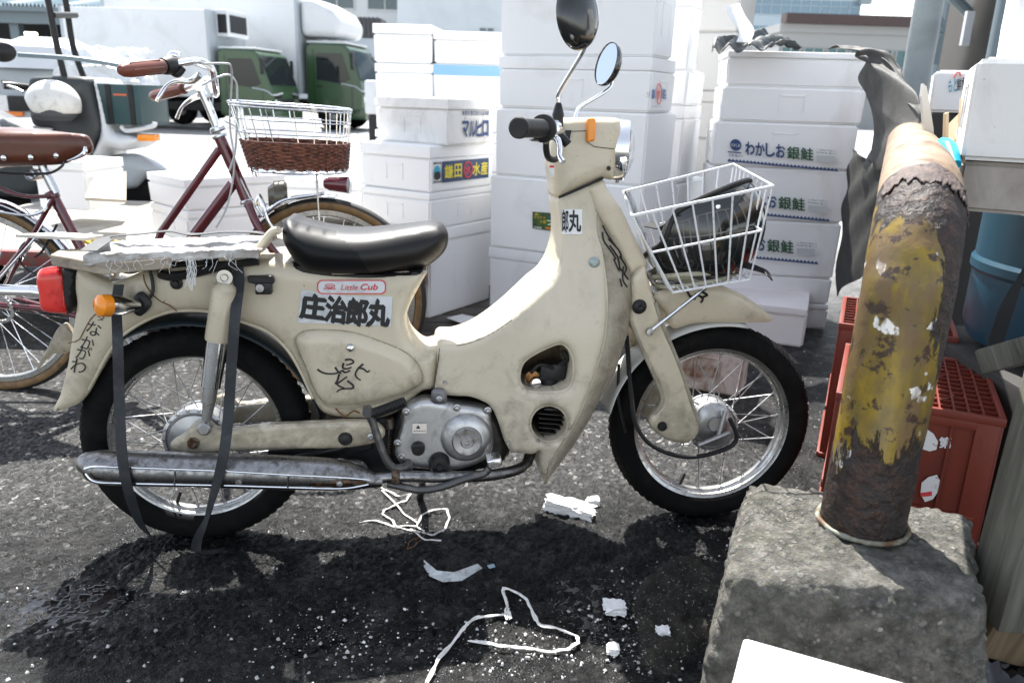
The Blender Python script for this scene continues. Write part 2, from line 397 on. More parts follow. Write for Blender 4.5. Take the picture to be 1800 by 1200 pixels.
# sprocket side brake hub of the front wheel: drum plate, arm, cable
m = MB(); c = B3(1252, 741, .045); m.lathe([(0, -.02), (.016, -.02), (.018, -.014), (.034, -.012), (.046, -.004), (.049, .012)], c, seg=40)
m.tube([B3(1275, 722, .07), B3(1262, 770, .07)], .006, 8); m.tube([B3(1228, 782, .08), B3(1282, 760, .08)], .0055, 8)
part(m, 'brake_plate', ALU)
m = MB(); m.tube([B3(1283, 735, .075), B3(1295, 770, .075), B3(1272, 790, .075), B3(1210, 803, .07), B3(1150, 785, .07), B3(1118, 745, .06), B3(1108, 680, .05), B3(1102, 590, .04)], .0055, 8)
m.tube([B3(1088, 640, .03), B3(1087, 700, .03), B3(1100, 760, .03)], .0035, 8)
part(m, 'brake_cable', BLACK)
# --- rear frame body with tail fender
body = [(133,476),(193,499),(247,479),(283,476),(313,465),(370,462),(427,460),(513,463),(640,480),(750,476),(743,493),(727,523),(716,550),(716,570),(723,592),(737,608),(752,617),(772,616),(768,650),(763,682),(743,688),(727,700),(703,722),(663,736),(620,737),(593,733),(567,725),(550,700),(527,650),(503,612),(470,583),(427,566),(367,548),(313,547),(283,553),(250,567),(217,588),(200,604),(180,634),(162,668),(147,697),(133,713),(113,723),(84,730),(97,700),(110,650),(117,607),(123,570),(128,537),(125,510)]
def bodyw(u, v):     # narrower at the tail
    x = u - B(100, 700)[0]; return min(1, .62 + x*1.15)
m = infl(body, .068, 0, .078, .062, .035, wf=bodyw, sp=.007); bodyo = part(m, 'frame_body', CREAM)
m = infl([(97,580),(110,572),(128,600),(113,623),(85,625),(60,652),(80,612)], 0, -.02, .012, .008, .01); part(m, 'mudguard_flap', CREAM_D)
# lip along the wheel arch and tail
m = MB(); lip = [(150,690),(162,668),(180,634),(200,604),(217,588),(250,567),(283,553),(313,547),(367,548),(427,566),(470,583),(503,612),(527,650),(550,700)]
m.tube([Vector((B(x, y, .066)[0], Y(.066*min(1, bodyw(*B(x, y, .066)))), B(x, y, .066)[1])) for x, y in lip], .0035, 8); part(m, 'arch_lip', CREAM)
# dark inner mudguard over the rear wheel
m = MB(); rows = []
for k in range(40):
    a = RAD(5 + 138*k/39); r = .275; rows.append([(cR0.x+r*cos(a), Y(w_), cR0.z+(r-abs(w_)*.25)*sin(a)) for w_ in (.052, .03, 0, -.03, -.052)])
m.grid(rows); mo = part(m, 'inner_mudguard', mat('blue_black_plastic', (.012, .02, .026), .4)); sm_ = mo.modifiers.new('s', 'SOLIDIFY'); sm_.thickness = .003
# --- side cover
sc = [(518,604),(522,590),(537,582),(567,580),(617,584),(663,598),(710,618),(733,638),(743,660),(740,676),(717,691),(683,703),(637,713),(590,715),(570,710),(553,690),(537,650)]
m = infl(sc, .088, .070, .024, .006, .030, far=False, sp=.005); sco = part(m, 'side_cover', CREAM)
m = MB(); m.tube([B3(x, y, .079) for x, y in sc], .0022, 6, closed=True, cap=False); part(m, 'cover_seam', CREAM_D)
m = MB(); m.lathe([(0, -.008), (.005, -.0075), (.0085, -.004), (.009, 0)], B3(616, 611, .094), seg=24); part(m, 'cover_screw', CHROME)
# --- leg shield with two openings
shield = [(772,609),(803,605),(833,597),(867,580),(900,557),(927,533),(950,510),(967,495),(979,474),(985,450),(988,423),(986,393),(982,350),(1010,338),(1036,327),(1040,345),(1047,372),(1048,410),(1057,443),(1064,487),(1067,530),(1063,593),(1050,643),(1030,700),(1007,750),(983,788),(967,818),(956,845),(950,815),(950,792),(937,797),(905,795),(897,792),(886,772),(874,736),(859,711),(828,697),(797,695),(765,691),(763,682),(768,650)]
h1 = [(980,604),(997,610),(1007,630),(1008,657),(1000,680),(980,688),(933,688),(917,677),(913,660),(920,637),(943,620)]
h2 = [(965+33*cos(t*pi/9), 744+32*sin(t*pi/9)) for t in range(18)]
uL = B(772, 640, .1)[0]; uR = B(1050, 640, .14)[0]; vN = B(1000, 350, .06)[1]; vB = B(1000, 600, .12)[1]
def ss(x): x = max(0, min(1, x)); return x*x*(3-2*x)
def shw(u, v):
    a = .088 + .062*ss((u-uL)/(uR-uL)*1.0)
    return a*(1-ss((v-vB)/(vN-vB))) + .058*ss((v-vB)/(vN-vB))
def shw2(u, v): return shw(u, v)
def at_shield(px, py, e=.0):
    w_ = .11
    for _ in range(6): w_ = shw(*B(px, py, w_))+e
    return B3(px, py, w_)
def SHP(pts):
    q = []
    for p in pts:
        w_ = .11
        for _ in range(6): w_ = shw(*B(p[0], p[1], w_))*.93
        q.append(B(p[0], p[1], w_))
    return q
m = inflate(MB(), SHP(shield), 1.0, .93, .016, [SHP(h1), SHP(h2)], -_wc*0, shw, .0065)
# inflate writes y=-(+-h*k); move onto the bike's middle plane
m.v = [(a, b+_wc, c_) for a, b, c_ in m.v]; part(m, 'leg_shield', CREAM_P)
for hh in (h1, h2):
    m = MB(); m.tube([at_shield(x, y, -.012) for x, y in hh], .0028, 8, closed=True, cap=False); part(m, 'opening_rim', CREAM_P)
# front face of the leg shield: from the crease to the middle and across
crease = [(1043,352),(1047,373),(1048,410),(1057,443),(1064,487),(1067,530),(1063,593),(1050,643),(1030,700),(1007,750),(983,788),(967,818),(957,846)]
outer = [(1046,352),(1058,385),(1087,427),(1103,458),(1113,493),(1112,527),(1101,593),(1082,652),(1060,692),(1036,738),(1010,780),(980,821),(958,850)]
m = MB(); rows = []; n = len(crease)
cr = []; ou = []
for i in range(n):
    w_ = .11
    for _ in range(6): w_ = shw(*B(crease[i][0], crease[i][1], w_))*.93
    c3 = B3(crease[i][0], crease[i][1], w_)
    fw = .65*(_wc-c3.y); o3 = B3(outer[i][0], outer[i][1], fw); cr.append(c3); ou.append((o3, fw))
def dens(L, k=5):
    out = []
    for i in range(len(L)-1):
        for t in range(k): out.append(L[i].lerp(L[i+1], t/k))
    out.append(L[-1]); return out
crd = dens(cr); oud = dens([o[0] for o in ou])
for c3, o3 in zip(crd, oud):
    row = []
    wC = _wc-c3.y; wO = _wc-o3.y; mid = Vector((o3.x+.25*abs(o3.x-c3.x)*0+.012, _wc, o3.z))
    def arc(s_):   # s_=+1 near side, -1 far side
        C = Vector((c3.x, _wc-s_*wC, c3.z)); O = Vector((o3.x, _wc-s_*wO, o3.z)); K = Vector((c3.x*.55+o3.x*.45, _wc-s_*(wC*1.02), c3.z*.55+o3.z*.45))
        return [C*(1-t)**2+K*2*t*(1-t)+O*t*t for t in (0, .2, .4, .6, .8, 1)]
    a = arc(1); b = arc(-1)[::-1]
    row = a + [a[-1].lerp(mid, .5)+Vector((.006, 0, 0)), mid+Vector((.006, 0, 0)), b[0].lerp(mid, .5)+Vector((.006, 0, 0))] + b
    rows.append(row)
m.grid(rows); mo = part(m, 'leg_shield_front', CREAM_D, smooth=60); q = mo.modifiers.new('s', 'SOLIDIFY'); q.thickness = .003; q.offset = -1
m = MB(); m.tube([p+Vector((0, .0012, 0)) for p in cr[1:]], .0026, 8); part(m, 'shield_edge', CREAM_P)
m = MB(); m.tube([B3(773, 612, .083), B3(768, 650, .089), B3(763, 682, .091)], .0011, 6); m.tube([at_shield(x, y, -.004) for x, y in ((803,607),(833,600),(867,584),(900,562))], .0008, 5); part(m, 'panel_seam', mat('seam_dirt', (.05, .04, .03), .8))
for x, y in ((782, 672), (893, 778), (946, 774)):
    m = MB(); m.lathe([(0, -.003), (.0035, -.003), (.0045, 0)], at_shield(x, y, .001), seg=12); part(m, 'panel_screw', STEEL)
# --- steering head cover and fork cover
m = infl([(1030,328),(1060,316),(1067,330),(1077,345),(1093,368),(1113,410),(1133,450),(1139,470),(1113,493),(1100,470),(1085,435),(1065,400),(1046,372),(1038,350)], .055, 0, .060, .05, .02); part(m, 'fork_cover', CREAM)
nac = [(978,214),(985,208),(1037,206),(1083,207),(1094,213),(1090,262),(1080,316),(1066,313),(1058,314),(1020,331),(982,348),(976,320),(973,295),(973,262),(975,235)]
m = infl(nac, .06, 0, .068, .045, .030); part(m, 'handlebar_cover', CREAM)
m = MB(); m.tube([B3(982, 347, .064), B3(1020, 331, .068), B3(1060, 313, .058)], .0030, 8); part(m, 'cover_gap', BLACK)
m = MB(); m.tube([B3(985, 232, .069), B3(1032, 230, .0715), B3(1032, 250, .0715), B3(1045, 258, .0715), B3(1080, 262, .069)], .0008, 6, smooth=False); part(m, 'cover_joint', BLACK)
m = MB(); m.box((0, 0, 0), (1, 1, 1)); 
def quadbox(pts, w0, w1, name, mt, bev=0, parent=moto):
    m = MB(); P = [B(x, y, w1) for x, y in pts]; m.prism(P, Y(w1), Y(w0)); o = part(m, name, mt, parent, 30)
    if bev: b_ = o.modifiers.new('b', 'BEVEL'); b_.width = bev; b_.segments = 3; b_.limit_method = 'ANGLE'
    return o
quadbox([(1033,208),(1046,207),(1048,212),(1046,248),(1031,250),(1032,230)], .05, .078, 'front_turn_lamp', AMBER, .004)
quadbox([(985,229),(1005,229),(1001,248),(996,250)], .03, .0705, 'cover_recess', BLACK, .001)
# headlight
hc = B3(1082, 263, 0); hd = Vector((cos(RAD(11)), -sin(RAD(11)), -.05)).normalized()
m = MB(); m.lathe([(.058, -.012), (.0635, -.008), (.0650, .0), (.0655, .018), (.0640, .024), (.060, .026), (.057, .024)], hc, hd, 56); part(m, 'headlight_ring', CHROME)
m = MB(); m.lathe([(.0, .042), (.018, .041), (.035, .037), (.048, .031), (.057, .023)], hc, hd, 56); part(m, 'headlight_glass', LENS)
m = MB(); m.lathe([(.0, -.02), (.02, -.016), (.04, 0), (.056, .021)], hc, hd, 40); m.lathe([(0, .012), (.007, .009), (.008, -.01)], hc, hd, 12); part(m, 'headlight_reflector', CHROME)
m = MB(); m.lathe([(0, -.004), (.004, -.0035), (.005, 0)], B3(1070, 296, .068), seg=16); part(m, 'cover_bolt', BLACK)
m = MB(); m.lathe([(0, -.006), (.004, -.006), (.004, .01)], B3(1085, 317, .0), (0, 0, 1), 12); part(m, 'ring_bolt', STEEL)
# handlebar, grip, levers
g0 = B3(911, 225, .345); g1 = B3(956, 226, .215); gd = (g1-g0).normalized()
for far in (0, 1):
    mir = Matrix.Translation((0, 2*_wc, 0)) @ Matrix.Scale(-1, 4, (0, 1, 0)) if far else Matrix()
    gc_ = B3(1003, 238, 0)
    def F3(p): p = Vector(p); return Vector((2*gc_.x-p.x, 2*gc_.y-p.y, p.z)) if far else p
    m = MB(); a0, a1 = F3(g0), F3(g1); d = (a1-a0)
    L = d.length; prof = [(0, 0), (.0165, 0), (.0185, .002), (.0185, .008), (.0160, .010)]
    k = .014
    while k < L-.012: prof += [(.0160, k), (.0168, k+.001), (.0168, k+.005), (.0160, k+.006)]; k += .008
    prof += [(.016, L-.010), (.0255, L-.008), (.0265, L-.003), (.0255, L), (.014, L+.002), (.014, L+.01)]
    m.lathe(prof, a0, d, 28); part(m, 'grip', BLACK if not far else BLACK)
    m = MB(); m.tube([a1, F3(B3(975, 232, .13)), F3(B3(990, 238, .06))], .011, 12); part(m, 'handlebar_tube', CHROME)
    m = MB(); m.lathe([(.016, -.01), (.020, -.008), (.020, .014), (.014, .018)], F3(B3(968, 228, .185)), d, 20); part(m, 'switch_housing', CHROME if not far else BLACK)
# brake lever (near side), its bracket and cable boot
m = MB(); m.tube([B3(972, 240, .185), B3(981, 247, .20), B3(984, 262, .215), B3(984, 275, .225), B3(990, 285, .235)], [.006, .0065, .005, .0045, .006], 10); part(m, 'brake_lever', CHROME)
m = MB(); m.tube([B3(978, 233, .17), B3(988, 242, .17), B3(998, 254, .17)], [.006, .0085, .0095], 10); m.tube([B3(960, 247, .17), B3(960, 262, .16), B3(964, 277, .15), B3(975, 281, .13), B3(983, 275, .10)], [.006, .0065, .0065, .006, .005], 10); part(m, 'lever_bracket', BLACK)
m = MB(); m.tube([B3(932, 246, .25), B3(957, 248, .19)], .0025, 6); m.tube([B3(958, 240, .19), B3(961, 250, .18)], .006, 8); part(m, 'throttle_cable', STEEL)
# mirrors
def mirror(base, pts, c, w, rw, rh, tilt, yaw, ws=None):
    r = empty('mirror', parent=moto); r.matrix_parent_inverse = Matrix()
    ws = ws or [w]*len(pts)
    m = MB(); m.tube([B3(x, y, q) for (x, y), q in zip(pts, ws)], .0042, 10, smooth=True); part(m, 'mirror_stem', CHROME, r)
    if base: m = MB(); a = B3(base[0], base[1]+8, ws[0]); m.lathe([(.0125, 0), (.0115, .005), (.007, .022), (.0045, .026)], a, (0, 0, 1), 20); m.lathe([(.011, -.030), (.011, 0)], a, (0, 0, 1), 20); part(m, 'stem_boot', [BLACK], r)
    M = Matrix.Translation(B3(c[0], c[1], w)) @ Matrix.Rotation(yaw, 4, 'Z') @ Matrix.Rotation(tilt, 4, 'Y')
    # shell: local x = the way the mirror looks, y across, z up
    def disc(prof, mt, nm):
        m = MB(); vs = []; K = 40
        for k in range(K):
            a = 2*pi*k/K
            for rr, xx in prof: vs.append(M @ Vector((xx, rr*rw*cos(a), rr*rh*sin(a))))
        P = len(prof); fs = [(k*P+i, k*P+i+1, (k+1) % K*P+i+1, (k+1) % K*P+i) for k in range(K) for i in range(P-1)]
        m.add(vs, fs); part(m, nm, mt, r, 50)
    disc([(.0, .018), (.5, .016), (.8, .009), (.95, .001), (1, -.006), (1, -.012), (.965, -.013), (.93, -.010)], mat('gloss_black', (.012, .014, .014), .12, coat=.5), 'mirror_shell')
    disc([(.0, -.0105), (.94, -.0105)], mat('mirror_glass', (.38, .43, .46), .03, 1), 'mirror_glass')
    return r
mirror((981, 196), [(982,212),(981,176),(984,160),(1026,88),(1027,70),(1024,48)], (1020, 26), .20, .050, .062, RAD(-6), RAD(-58), [.10,.10,.11,.19,.20,.2])
mirror(None, [(1008,222),(1013,200),(1022,187),(1066,160),(1075,148),(1078,135)], (1072, 115), -.22, .042, .052, RAD(14), RAD(22), [-.10,-.12,-.14,-.2,-.22,-.22])
# --- fork
fork = [(1113,492),(1112,530),(1108,563),(1117,590),(1133,625),(1147,650),(1162,687),(1163,710),(1150,727),(1143,740),(1147,753),(1163,767),(1190,778),(1213,777),(1228,763),(1230,743),(1217,708),(1203,663),(1183,612),(1167,575),(1152,530),(1140,490),(1133,470)]
fo = OL(fork, .085)
for c_ in (.070, -.070):
    m = inflate(MB(), fo, .017, .010, .014, (), c_-_wc, None, .005); fk = part(m, 'fork_leg', CREAM)
m = MB(); m.tube([B3(x, y, .084) for x, y in [(1152,532),(1167,577),(1183,614),(1202,663),(1216,708),(1229,744)]], .0045, 8); m.tube([B3(x, y, .084) for x, y in [(1110,566),(1133,623),(1160,685),(1163,708),(1150,727)]], .004, 8); part(m, 'fork_seam', CREAM_D)
m = MB(); m.lathe([(0, -.006), (.010, -.005), (.0115, 0)], B3(1164, 749, .088), seg=20); part(m, 'fork_bolt', BLACK)
m = MB(); m.lathe([(0, -.004), (.006, -.007), (.013, -.005), (.0165, .0)], B3(1124, 539, .089), seg=24); part(m, 'fork_grommet', BLACK)
m = MB(); m.lathe([(0, -.003), (.004, -.004), (.010, -.002), (.0125, .002)], at_shield(1045, 462, .003), seg=28); part(m, 'round_reflector', mat('grey_reflector', (.30, .36, .35), .3, .3))
m = MB(); m.tube([B3(1142, 583, .092), B3(1240, 506, .105)], .0042, 8); part(m, 'basket_stay', CHROME)
m = MB(); m.lathe([(0, -.006), (.008, -.005), (.0095, 0)], B3(1142, 583, .092), seg=16); part(m, 'stay_bolt', STEEL)
# --- front mudguard
fend = [(1148,522),(1163,509),(1200,504),(1240,502),(1265,503),(1300,515),(1333,536),(1367,564),(1358,569),(1317,568),(1267,566),(1217,568),(1182,576),(1170,548)]
def fw_(u, v): return 1-.55*ss((u-B(1260, 540)[0])/(B(1367, 565)[0]-B(1260, 540)[0]))
m = infl(fend, .045, 0, .056, .048, .035, wf=fw_, sp=.006); part(m, 'front_mudguard', CREAM)
m = MB(); rows = []
for k in range(24):
    a = RAD(78 + 92*k/23); r = .266; rows.append([(cF0.x+r*cos(a), Y(w_), cF0.z+(r-abs(w_)*.3)*sin(a)) for w_ in (.05, .03, 0, -.03, -.05)])
m.grid(rows); mo = part(m, 'mudguard_rear', mat('white_plastic', (.6, .6, .57), .4)); q = mo.modifiers.new('s', 'SOLIDIFY'); q.thickness = .003
# --- saddle
seat = [(508,381,.02),(533,386,.0),(583,398,0),(637,403,0),(703,397,0),(750,391,0),(773,393,.0),(785,403,.02),(788,423,.04),(783,443,.06),(770,460,.08),(750,474,.085),(710,481,.09),(650,486,.09),(583,486,.09),(543,483,.09),(523,472,.09),(507,450,.08),(497,427,.07),(497,407,.05)]
us0, us1 = B(500, 430)[0], B(785, 430)[0]
def seatw(u, v): t = (u-us0)/(us1-us0); return 1.0-.30*ss((t-.35)/.65)
m = infl(seat, 0, 0, .125, .055, .055, wf=seatw, sp=.007)
uu = [B(x, y, .09)[0] for x, y in ((560, 400), (637, 450), (652, 487))]
# darker side panel below a curved seam
def sid(p):
    u_, v_ = p[0], p[2]; a = B(575, 403, .09); b = B(640, 445, .09); c_ = B(650, 486, .09); 
    t = max(0, min(1, (a[1]-v_)/(a[1]-c_[1]))); us = a[0] + (c_[0]-a[0])*(1-(1-t)**2); return u_ < us
for i, f in enumerate(m.f):
    cc = [sum(m.v[j][k] for j in f)/len(f) for k in range(3)]
    m.m[i] = 1 if (sid(cc) and abs(cc[1]-_wc) > .06) else 0
part(m, 'saddle', [VINYL, VINYL2], smooth=60)
m = infl([(512,462),(600,478),(700,478),(745,474),(735,487),(640,492),(540,490)], .07, 0, .075, .06, .01); part(m, 'saddle_base', BLACK)
# --- turn lamp, tail lamp
m = MB(); a = B3(243, 537, .10); d = (B3(176, 537, .16)-a)
m.lathe([(.0095, 0), (.012, .008), (.017, .025), (.0205, .045), (.0215, .062), (.0215, .064)], a, d, 28); tl = part(m, 'rear_turn_lamp', CHROME)
m = MB(); m.lathe([(.0218, .062), (.0222, .066), (.021, .080), (.016, .084), (0, .086)], a, d, 28); part(m, 'lamp_lens', AMBER, tl)
m = infl([(238,518),(247,514),(262,528),(263,540),(247,556),(235,550),(231,535)], .085, .078, .010, .006, .006); part(m, 'lamp_base', BLACK, tl)
m = MB(); m.tube([B3(258, 528, .08), B3(268, 515, .08), B3(268, 495, .075), B3(262, 470, .07)], .0035, 8); part(m, 'lamp_wire', BLACK)
m = infl([(64,488),(70,474),(85,471),(113,472),(122,500),(126,548),(110,551),(75,545),(68,515)], .03, 0, .048, .030, .02); tlp = part(m, 'tail_lamp', REDL)
m = infl([(113,470),(136,475),(133,515),(128,548),(121,551),(114,510)], .03, 0, .046, .04, .006); part(m, 'lamp_bracket', BLACK, tlp)
# --- lock, rubber stop, bolts on the body
quadbox([(434,486),(477,485),(481,490),(481,499),(450,500),(436,497)], .076, .094, 'lock_bar', BLACK, .002)
m = MB(); m.box((-.016, -.012, -.012), (.016, .012, .012), .003, 0, Matrix.Translation(B3(464, 506, .088))); lk = part(m, 'side_lock', BLACK)
m = MB(); m.lathe([(0, -.004), (.008, -.004), (.009, 0)], B3(457, 506, .101), seg=20); part(m, 'lock_face', STEEL, lk)
m = MB(); m.lathe([(0, -.007), (.005, -.007), (.007, -.002), (.0125, -.001), (.013, .002)], B3(310, 498, .076), seg=24); part(m, 'helmet_hook', BLACK)
# --- rear shock
def rshock(s):
    mir = (lambda p: Vector((p.x, 2*_wc-p.y, p.z))) if s < 0 else (lambda p: p)
    ws_ = .112
    T = mir(B3(396, 487, ws_)); Bt = mir(B3(360, 752, ws_)); 
    def pt(x, y): return mir(B3(x, y, ws_))
    r = MB(); a, b = pt(395, 500), pt(382, 598); d = b-a
    r.lathe([(0, -.004), (.014, -.004), (.0225, .004), (.0235, .01), (.0250, d.length-.004), (.0240, d.length), (.02, d.length)], a, d, 32); so_ = part(r, 'rear_shock', CREAM)
    r = MB(); a2, b2 = pt(382, 596), pt(371, 678); d2 = b2-a2; r.lathe([(.0215, 0), (.0205, d2.length), (.017, d2.length+.002)], a2, d2, 32); part(r, 'shock_sleeve', CHROME, so_)
    r = MB(); a3, b3 = pt(371, 677), pt(363, 738); d3 = b3-a3; r.lathe([(.0150, 0), (.0145, .02), (.0095, d3.length)], a3, d3, 24); r.lathe([(0, -.012), (.010, -.012), (.0135, -.008), (.0135, .012)], Bt, (0, 1, 0), 24); part(r, 'shock_rod', STEEL, so_)
    r = MB(); r.lathe([(0, -.008), (.006, -.008), (.007, -.004), (.0085, -.004)], T, (0, 1, 0), 20); r.lathe([(.0085, -.007), (.0155, -.007), (.0155, .012)], T, (0, 1, 0), 28); part(r, 'shock_eye', CHROME, so_)
rshock(1); rshock(-1)
# --- swing arm
sw = [(300,778),(320,765),(333,752),(346,745),(362,740),(379,752),(400,756),(461,748),(553,743),(645,741),(668,749),(677,763),(663,777),(614,786),(522,789),(400,793),(360,797),(322,797),(303,790)]
so2 = OL(sw, .098)
for c_ in (.088, -.088):
    m = inflate(MB(), so2, .014, .008, .010, (), c_-_wc, None, .005); swo = part(m, 'swing_arm', CREAM)
m = MB(); m.lathe([(0, -.010), (.011, -.008), (.0155, 0)], B3(607, 771, .102), seg=24); part(m, 'rubber_plug', BLACK)
m = MB(); m.lathe([(0, -.014), (.006, -.014), (.009, -.010), (.009, 0)], B3(340, 778, .103), seg=6); m.lathe([(.009, -.006), (.0125, -.004), (.0125, 0)], B3(340, 778, .103), seg=24); part(m, 'axle_nut', RUSTY)
m = MB(); m.tube([B3(318, 793, .07), B3(340, 806, .07), B3(420, 815, .06), B3(560, 800, .05), B3(640, 775, .05)], .004, 8); part(m, 'brake_rod', RUSTY)
quadbox([(470,792),(520,790),(600,788),(655,775),(655,790),(600,806),(520,812),(470,812)], .02, .06, 'chain_case', BLACK, .004)
# --- muffler and exhaust pipe
wm_ = .150
mp = [(139,826),(143,823),(152,818),(175,820),(215,822),(300,824),(400,827),(500,830),(580,833),(625,838),(655,843),(672,845)]
mr = [.004, .012, .027, .0345, .036, .036, .036, .036, .034, .027, .017, .013]
m = MB(); m.tube([B3(x, y, wm_) for x, y in mp], mr, 28); mu = part(m, 'muffler', MUFF)
m = MB()
for k, (dy0, dy1) in enumerate(((-1.5, 1.5), (24, 28))):
    m.tube([B3(x, y, wm_+(.036 if k == 0 else .030)) for x, y in ([(148,824),(167,820),(215,821),(300,824),(400,828),(500,834),(600,839),(650,843)] if k == 0 else [(150,832),(167,846),(215,849),(300,851),(400,853),(500,856),(600,858),(648,851)])], .0024, 8)
for x in (308, 507): m.tube([B3(x, 826+(x-308)*.045, wm_+.037), B3(x-1, 852+(x-308)*.02, wm_+.031)], .0022, 6)
part(m, 'heat_shield', CHROME, mu)
m = infl([(155,829),(167,823),(215,824),(400,831),(600,842),(646,846),(600,855),(400,850),(215,846),(165,842)], wm_+.03, wm_+.028, .006, .003, .006, far=False); part(m, 'shield_plate', mat('dark_slot_plate', (.05, .035, .025), .4, .8, (.20, .12, .06), 60, .5, .65), mu)
for x, y in ((420, 846), (597, 849)):
    m = MB(); m.lathe([(0, -.006), (.006, -.005), (.0075, 0)], B3(x, y, wm_+.036), seg=16); part(m, 'shield_bolt', STEEL, mu)
m = MB(); m.tube([B3(660, 840, wm_), B3(700, 837, .145), B3(780, 838, .135), B3(850, 836, .11), B3(895, 829, .09), B3(922, 818, .07), B3(931, 800, .05), B3(935, 780, .03), B3(945, 740, .0)], .0125, 16); part(m, 'exhaust_pipe', MUFF)
m = MB(); m.lathe([(.0125, 0), (.016, .002), (.016, .016), (.0125, .018)], B3(688, 838, .146), (1, 0, 0), 20); part(m, 'pipe_clamp', RUSTY)
# --- engine
m = infl([(702,720),(722,702),(760,694),(805,700),(860,712),(890,745),(897,800),(868,822),(790,838),(720,832),(690,815),(686,780)], .065, .0, .075, .05, .03); part(m, 'crankcase', mat('greasy_black', (.014, .013, .012), .35, .3, (.05, .045, .04), 30, .5, .75, 120, .3, .002))
eng = [(722,709),(752,702),(804,711),(856,720),(865,742),(868,788),(853,809),(828,821),(791,829),(745,826),(716,822),(700,812),(694,792),(706,751),(712,722)]
m = infl(eng, .098, .075, .026, .014, .014, far=True, sp=.005); en = part(m, 'engine_cover', ALU)
m = MB(); cc = B3(819, 768, .100); m.lathe([(.001, -.018), (.030, -.018), (.044, -.016), (.053, -.008), (.058, .004), (.060, .016)], cc, seg=56); part(m, 'clutch_cover', ALU, en)
m = MB(); cc = B3(821, 776, .122); m.lathe([(0, -.002), (.006, -.002), (.007, -.006), (.012, -.006), (.015, -.001), (.030, -.003), (.0325, 0), (.033, .004)], cc, seg=48); part(m, 'clutch_cap', STEEL, en)
m = MB(); m.lathe([(0, -.02), (.012, -.019), (.0145, -.014), (.016, 0)], B3(735, 786, .10), seg=12); m.box((-.012, -.006, -.004), (.012, 0, .004), .001, 0, Matrix.Translation(B3(735, 784, .12))); part(m, 'oil_cap', BLACK, en)
m = MB(); m.lathe([(0, -.026), (.018, -.024), (.023, -.016), (.024, 0)], B3(772, 811, .10), seg=24); m.lathe([(0, -.03), (.006, -.03), (.006, 0)], B3(772, 813, .11), seg=12); part(m, 'drain_boss', BLACK, en)
for x, y in ((714,723),(803,716),(857,721),(699,778),(842,791),(705,802)):
    m = MB(); m.lathe([(0, -.010), (.0045, -.009), (.0055, -.004), (.0085, -.003), (.009, .003)], B3(x, y, .099), seg=16); part(m, 'engine_bolt', STEEL, en)
m = MB(); m.add([B3(725, 744, .1035), B3(750, 744, .1035), B3(750, 761, .1035), B3(725, 761, .1035)], [(0, 1, 2, 3)]); st = part(m, 'engine_label', mat('yellowed_label', (.75, .68, .60), .5), en, 0)
m = MB()
for k in range(9): m.add([B3(728+k*2.3, 756+(k % 2), .1042), B3(729.4+k*2.3, 756+(k % 2), .1042), B3(729.4+k*2.3, 758, .1042), B3(728+k*2.3, 758, .1042)], [(0, 1, 2, 3)])
add_text(m, "▲", quadmap(B3(731, 753, .1042), B3(739, 753, .1042), B3(739, 747, .1042), B3(731, 747, .1042))); part(m, 'label_print', INKB, st, 0)
# cylinder fins and carburettor seen through the openings
m = MB()
for k in range(9): m.box((-.032, -.05, -.0012), (.032, .05, .0012), .0005, 0, Matrix.Translation(B3(965, 716+k*8, .05)) @ Matrix.Rotation(RAD(6), 4, 'Y'))
m.box((-.022, -.035, -.05), (.022, .035, .05), .01, 0, Matrix.Translation(B3(965, 744, .04))); part(m, 'cylinder_fins', mat('greasy_black', (.02, .02, .02)))
m = MB(); c0 = B3(968, 648, .055); m.box((-.028, -.03, -.02), (.03, .02, .018), .006, 0, Matrix.Translation(c0)); m.lathe([(0, .02), (.018, .018), (.02, -.03), (.014, -.036), (0, -.036)], c0 + Vector((-.004, -.01, -.012)), (0, 0, 1), 24)
m.tube([c0+Vector((.01, -.02, .01)), c0+Vector((.03, -.03, .03)), c0+Vector((.02, -.03, .05))], .006, 8); m.tube([c0+Vector((.0, -.03, .01)), c0+Vector((-.03, -.035, .02)), c0+Vector((-.05, -.03, .0))], .004, 8)
part(m, 'carburettor', BLACK)
m = MB(); m.lathe([(0, -.022), (.010, -.022), (.014, -.016), (.016, -.004), (.022, 0), (.022, .012), (.016, .016), (.016, .03)], B3(940, 668, .07), (0, 1, 0), 28); part(m, 'horn', CHROME)
m = MB(); m.lathe([(.0, -.001), (.012, -.001), (.016, .0)], B3(936, 664, .085), (0, 1, 0), 28); part(m, 'filter_cap', mat('brass', (.16, .08, .03), .25, .9))
m = infl([(905,600),(1015,595),(1020,690),(1000,790),(920,780),(905,700)], .0, -.03, .012, .01, .01); part(m, 'inner_frame', mat('rusty_tan', (.16, .115, .065), .6, 0, (.03, .02, .015), 18, .45, .65))
# bracket above the engine and lower bolts
m = infl([(758,694),(763,684),(780,685),(785,694),(784,708),(762,709)], .10, .095, .008, .004, .006); part(m, 'frame_bracket', mat('grey_metal', (.16, .155, .165), .4, .6))
for x, y, w_, r_, mm in ((772, 701, .105, .0065, STEEL), (909, 785, .112, .0135, mat('grey_reflector', (.3, .36, .35))), (652, 768, .11, .008, STEEL)):
    m = MB(); m.lathe([(0, -.006), (r_*.45, -.006), (r_*.55, -.002), (r_, -.001), (r_*1.05, .004)], B3(x, y, w_), seg=20); part(m, 'frame_bolt', mm)
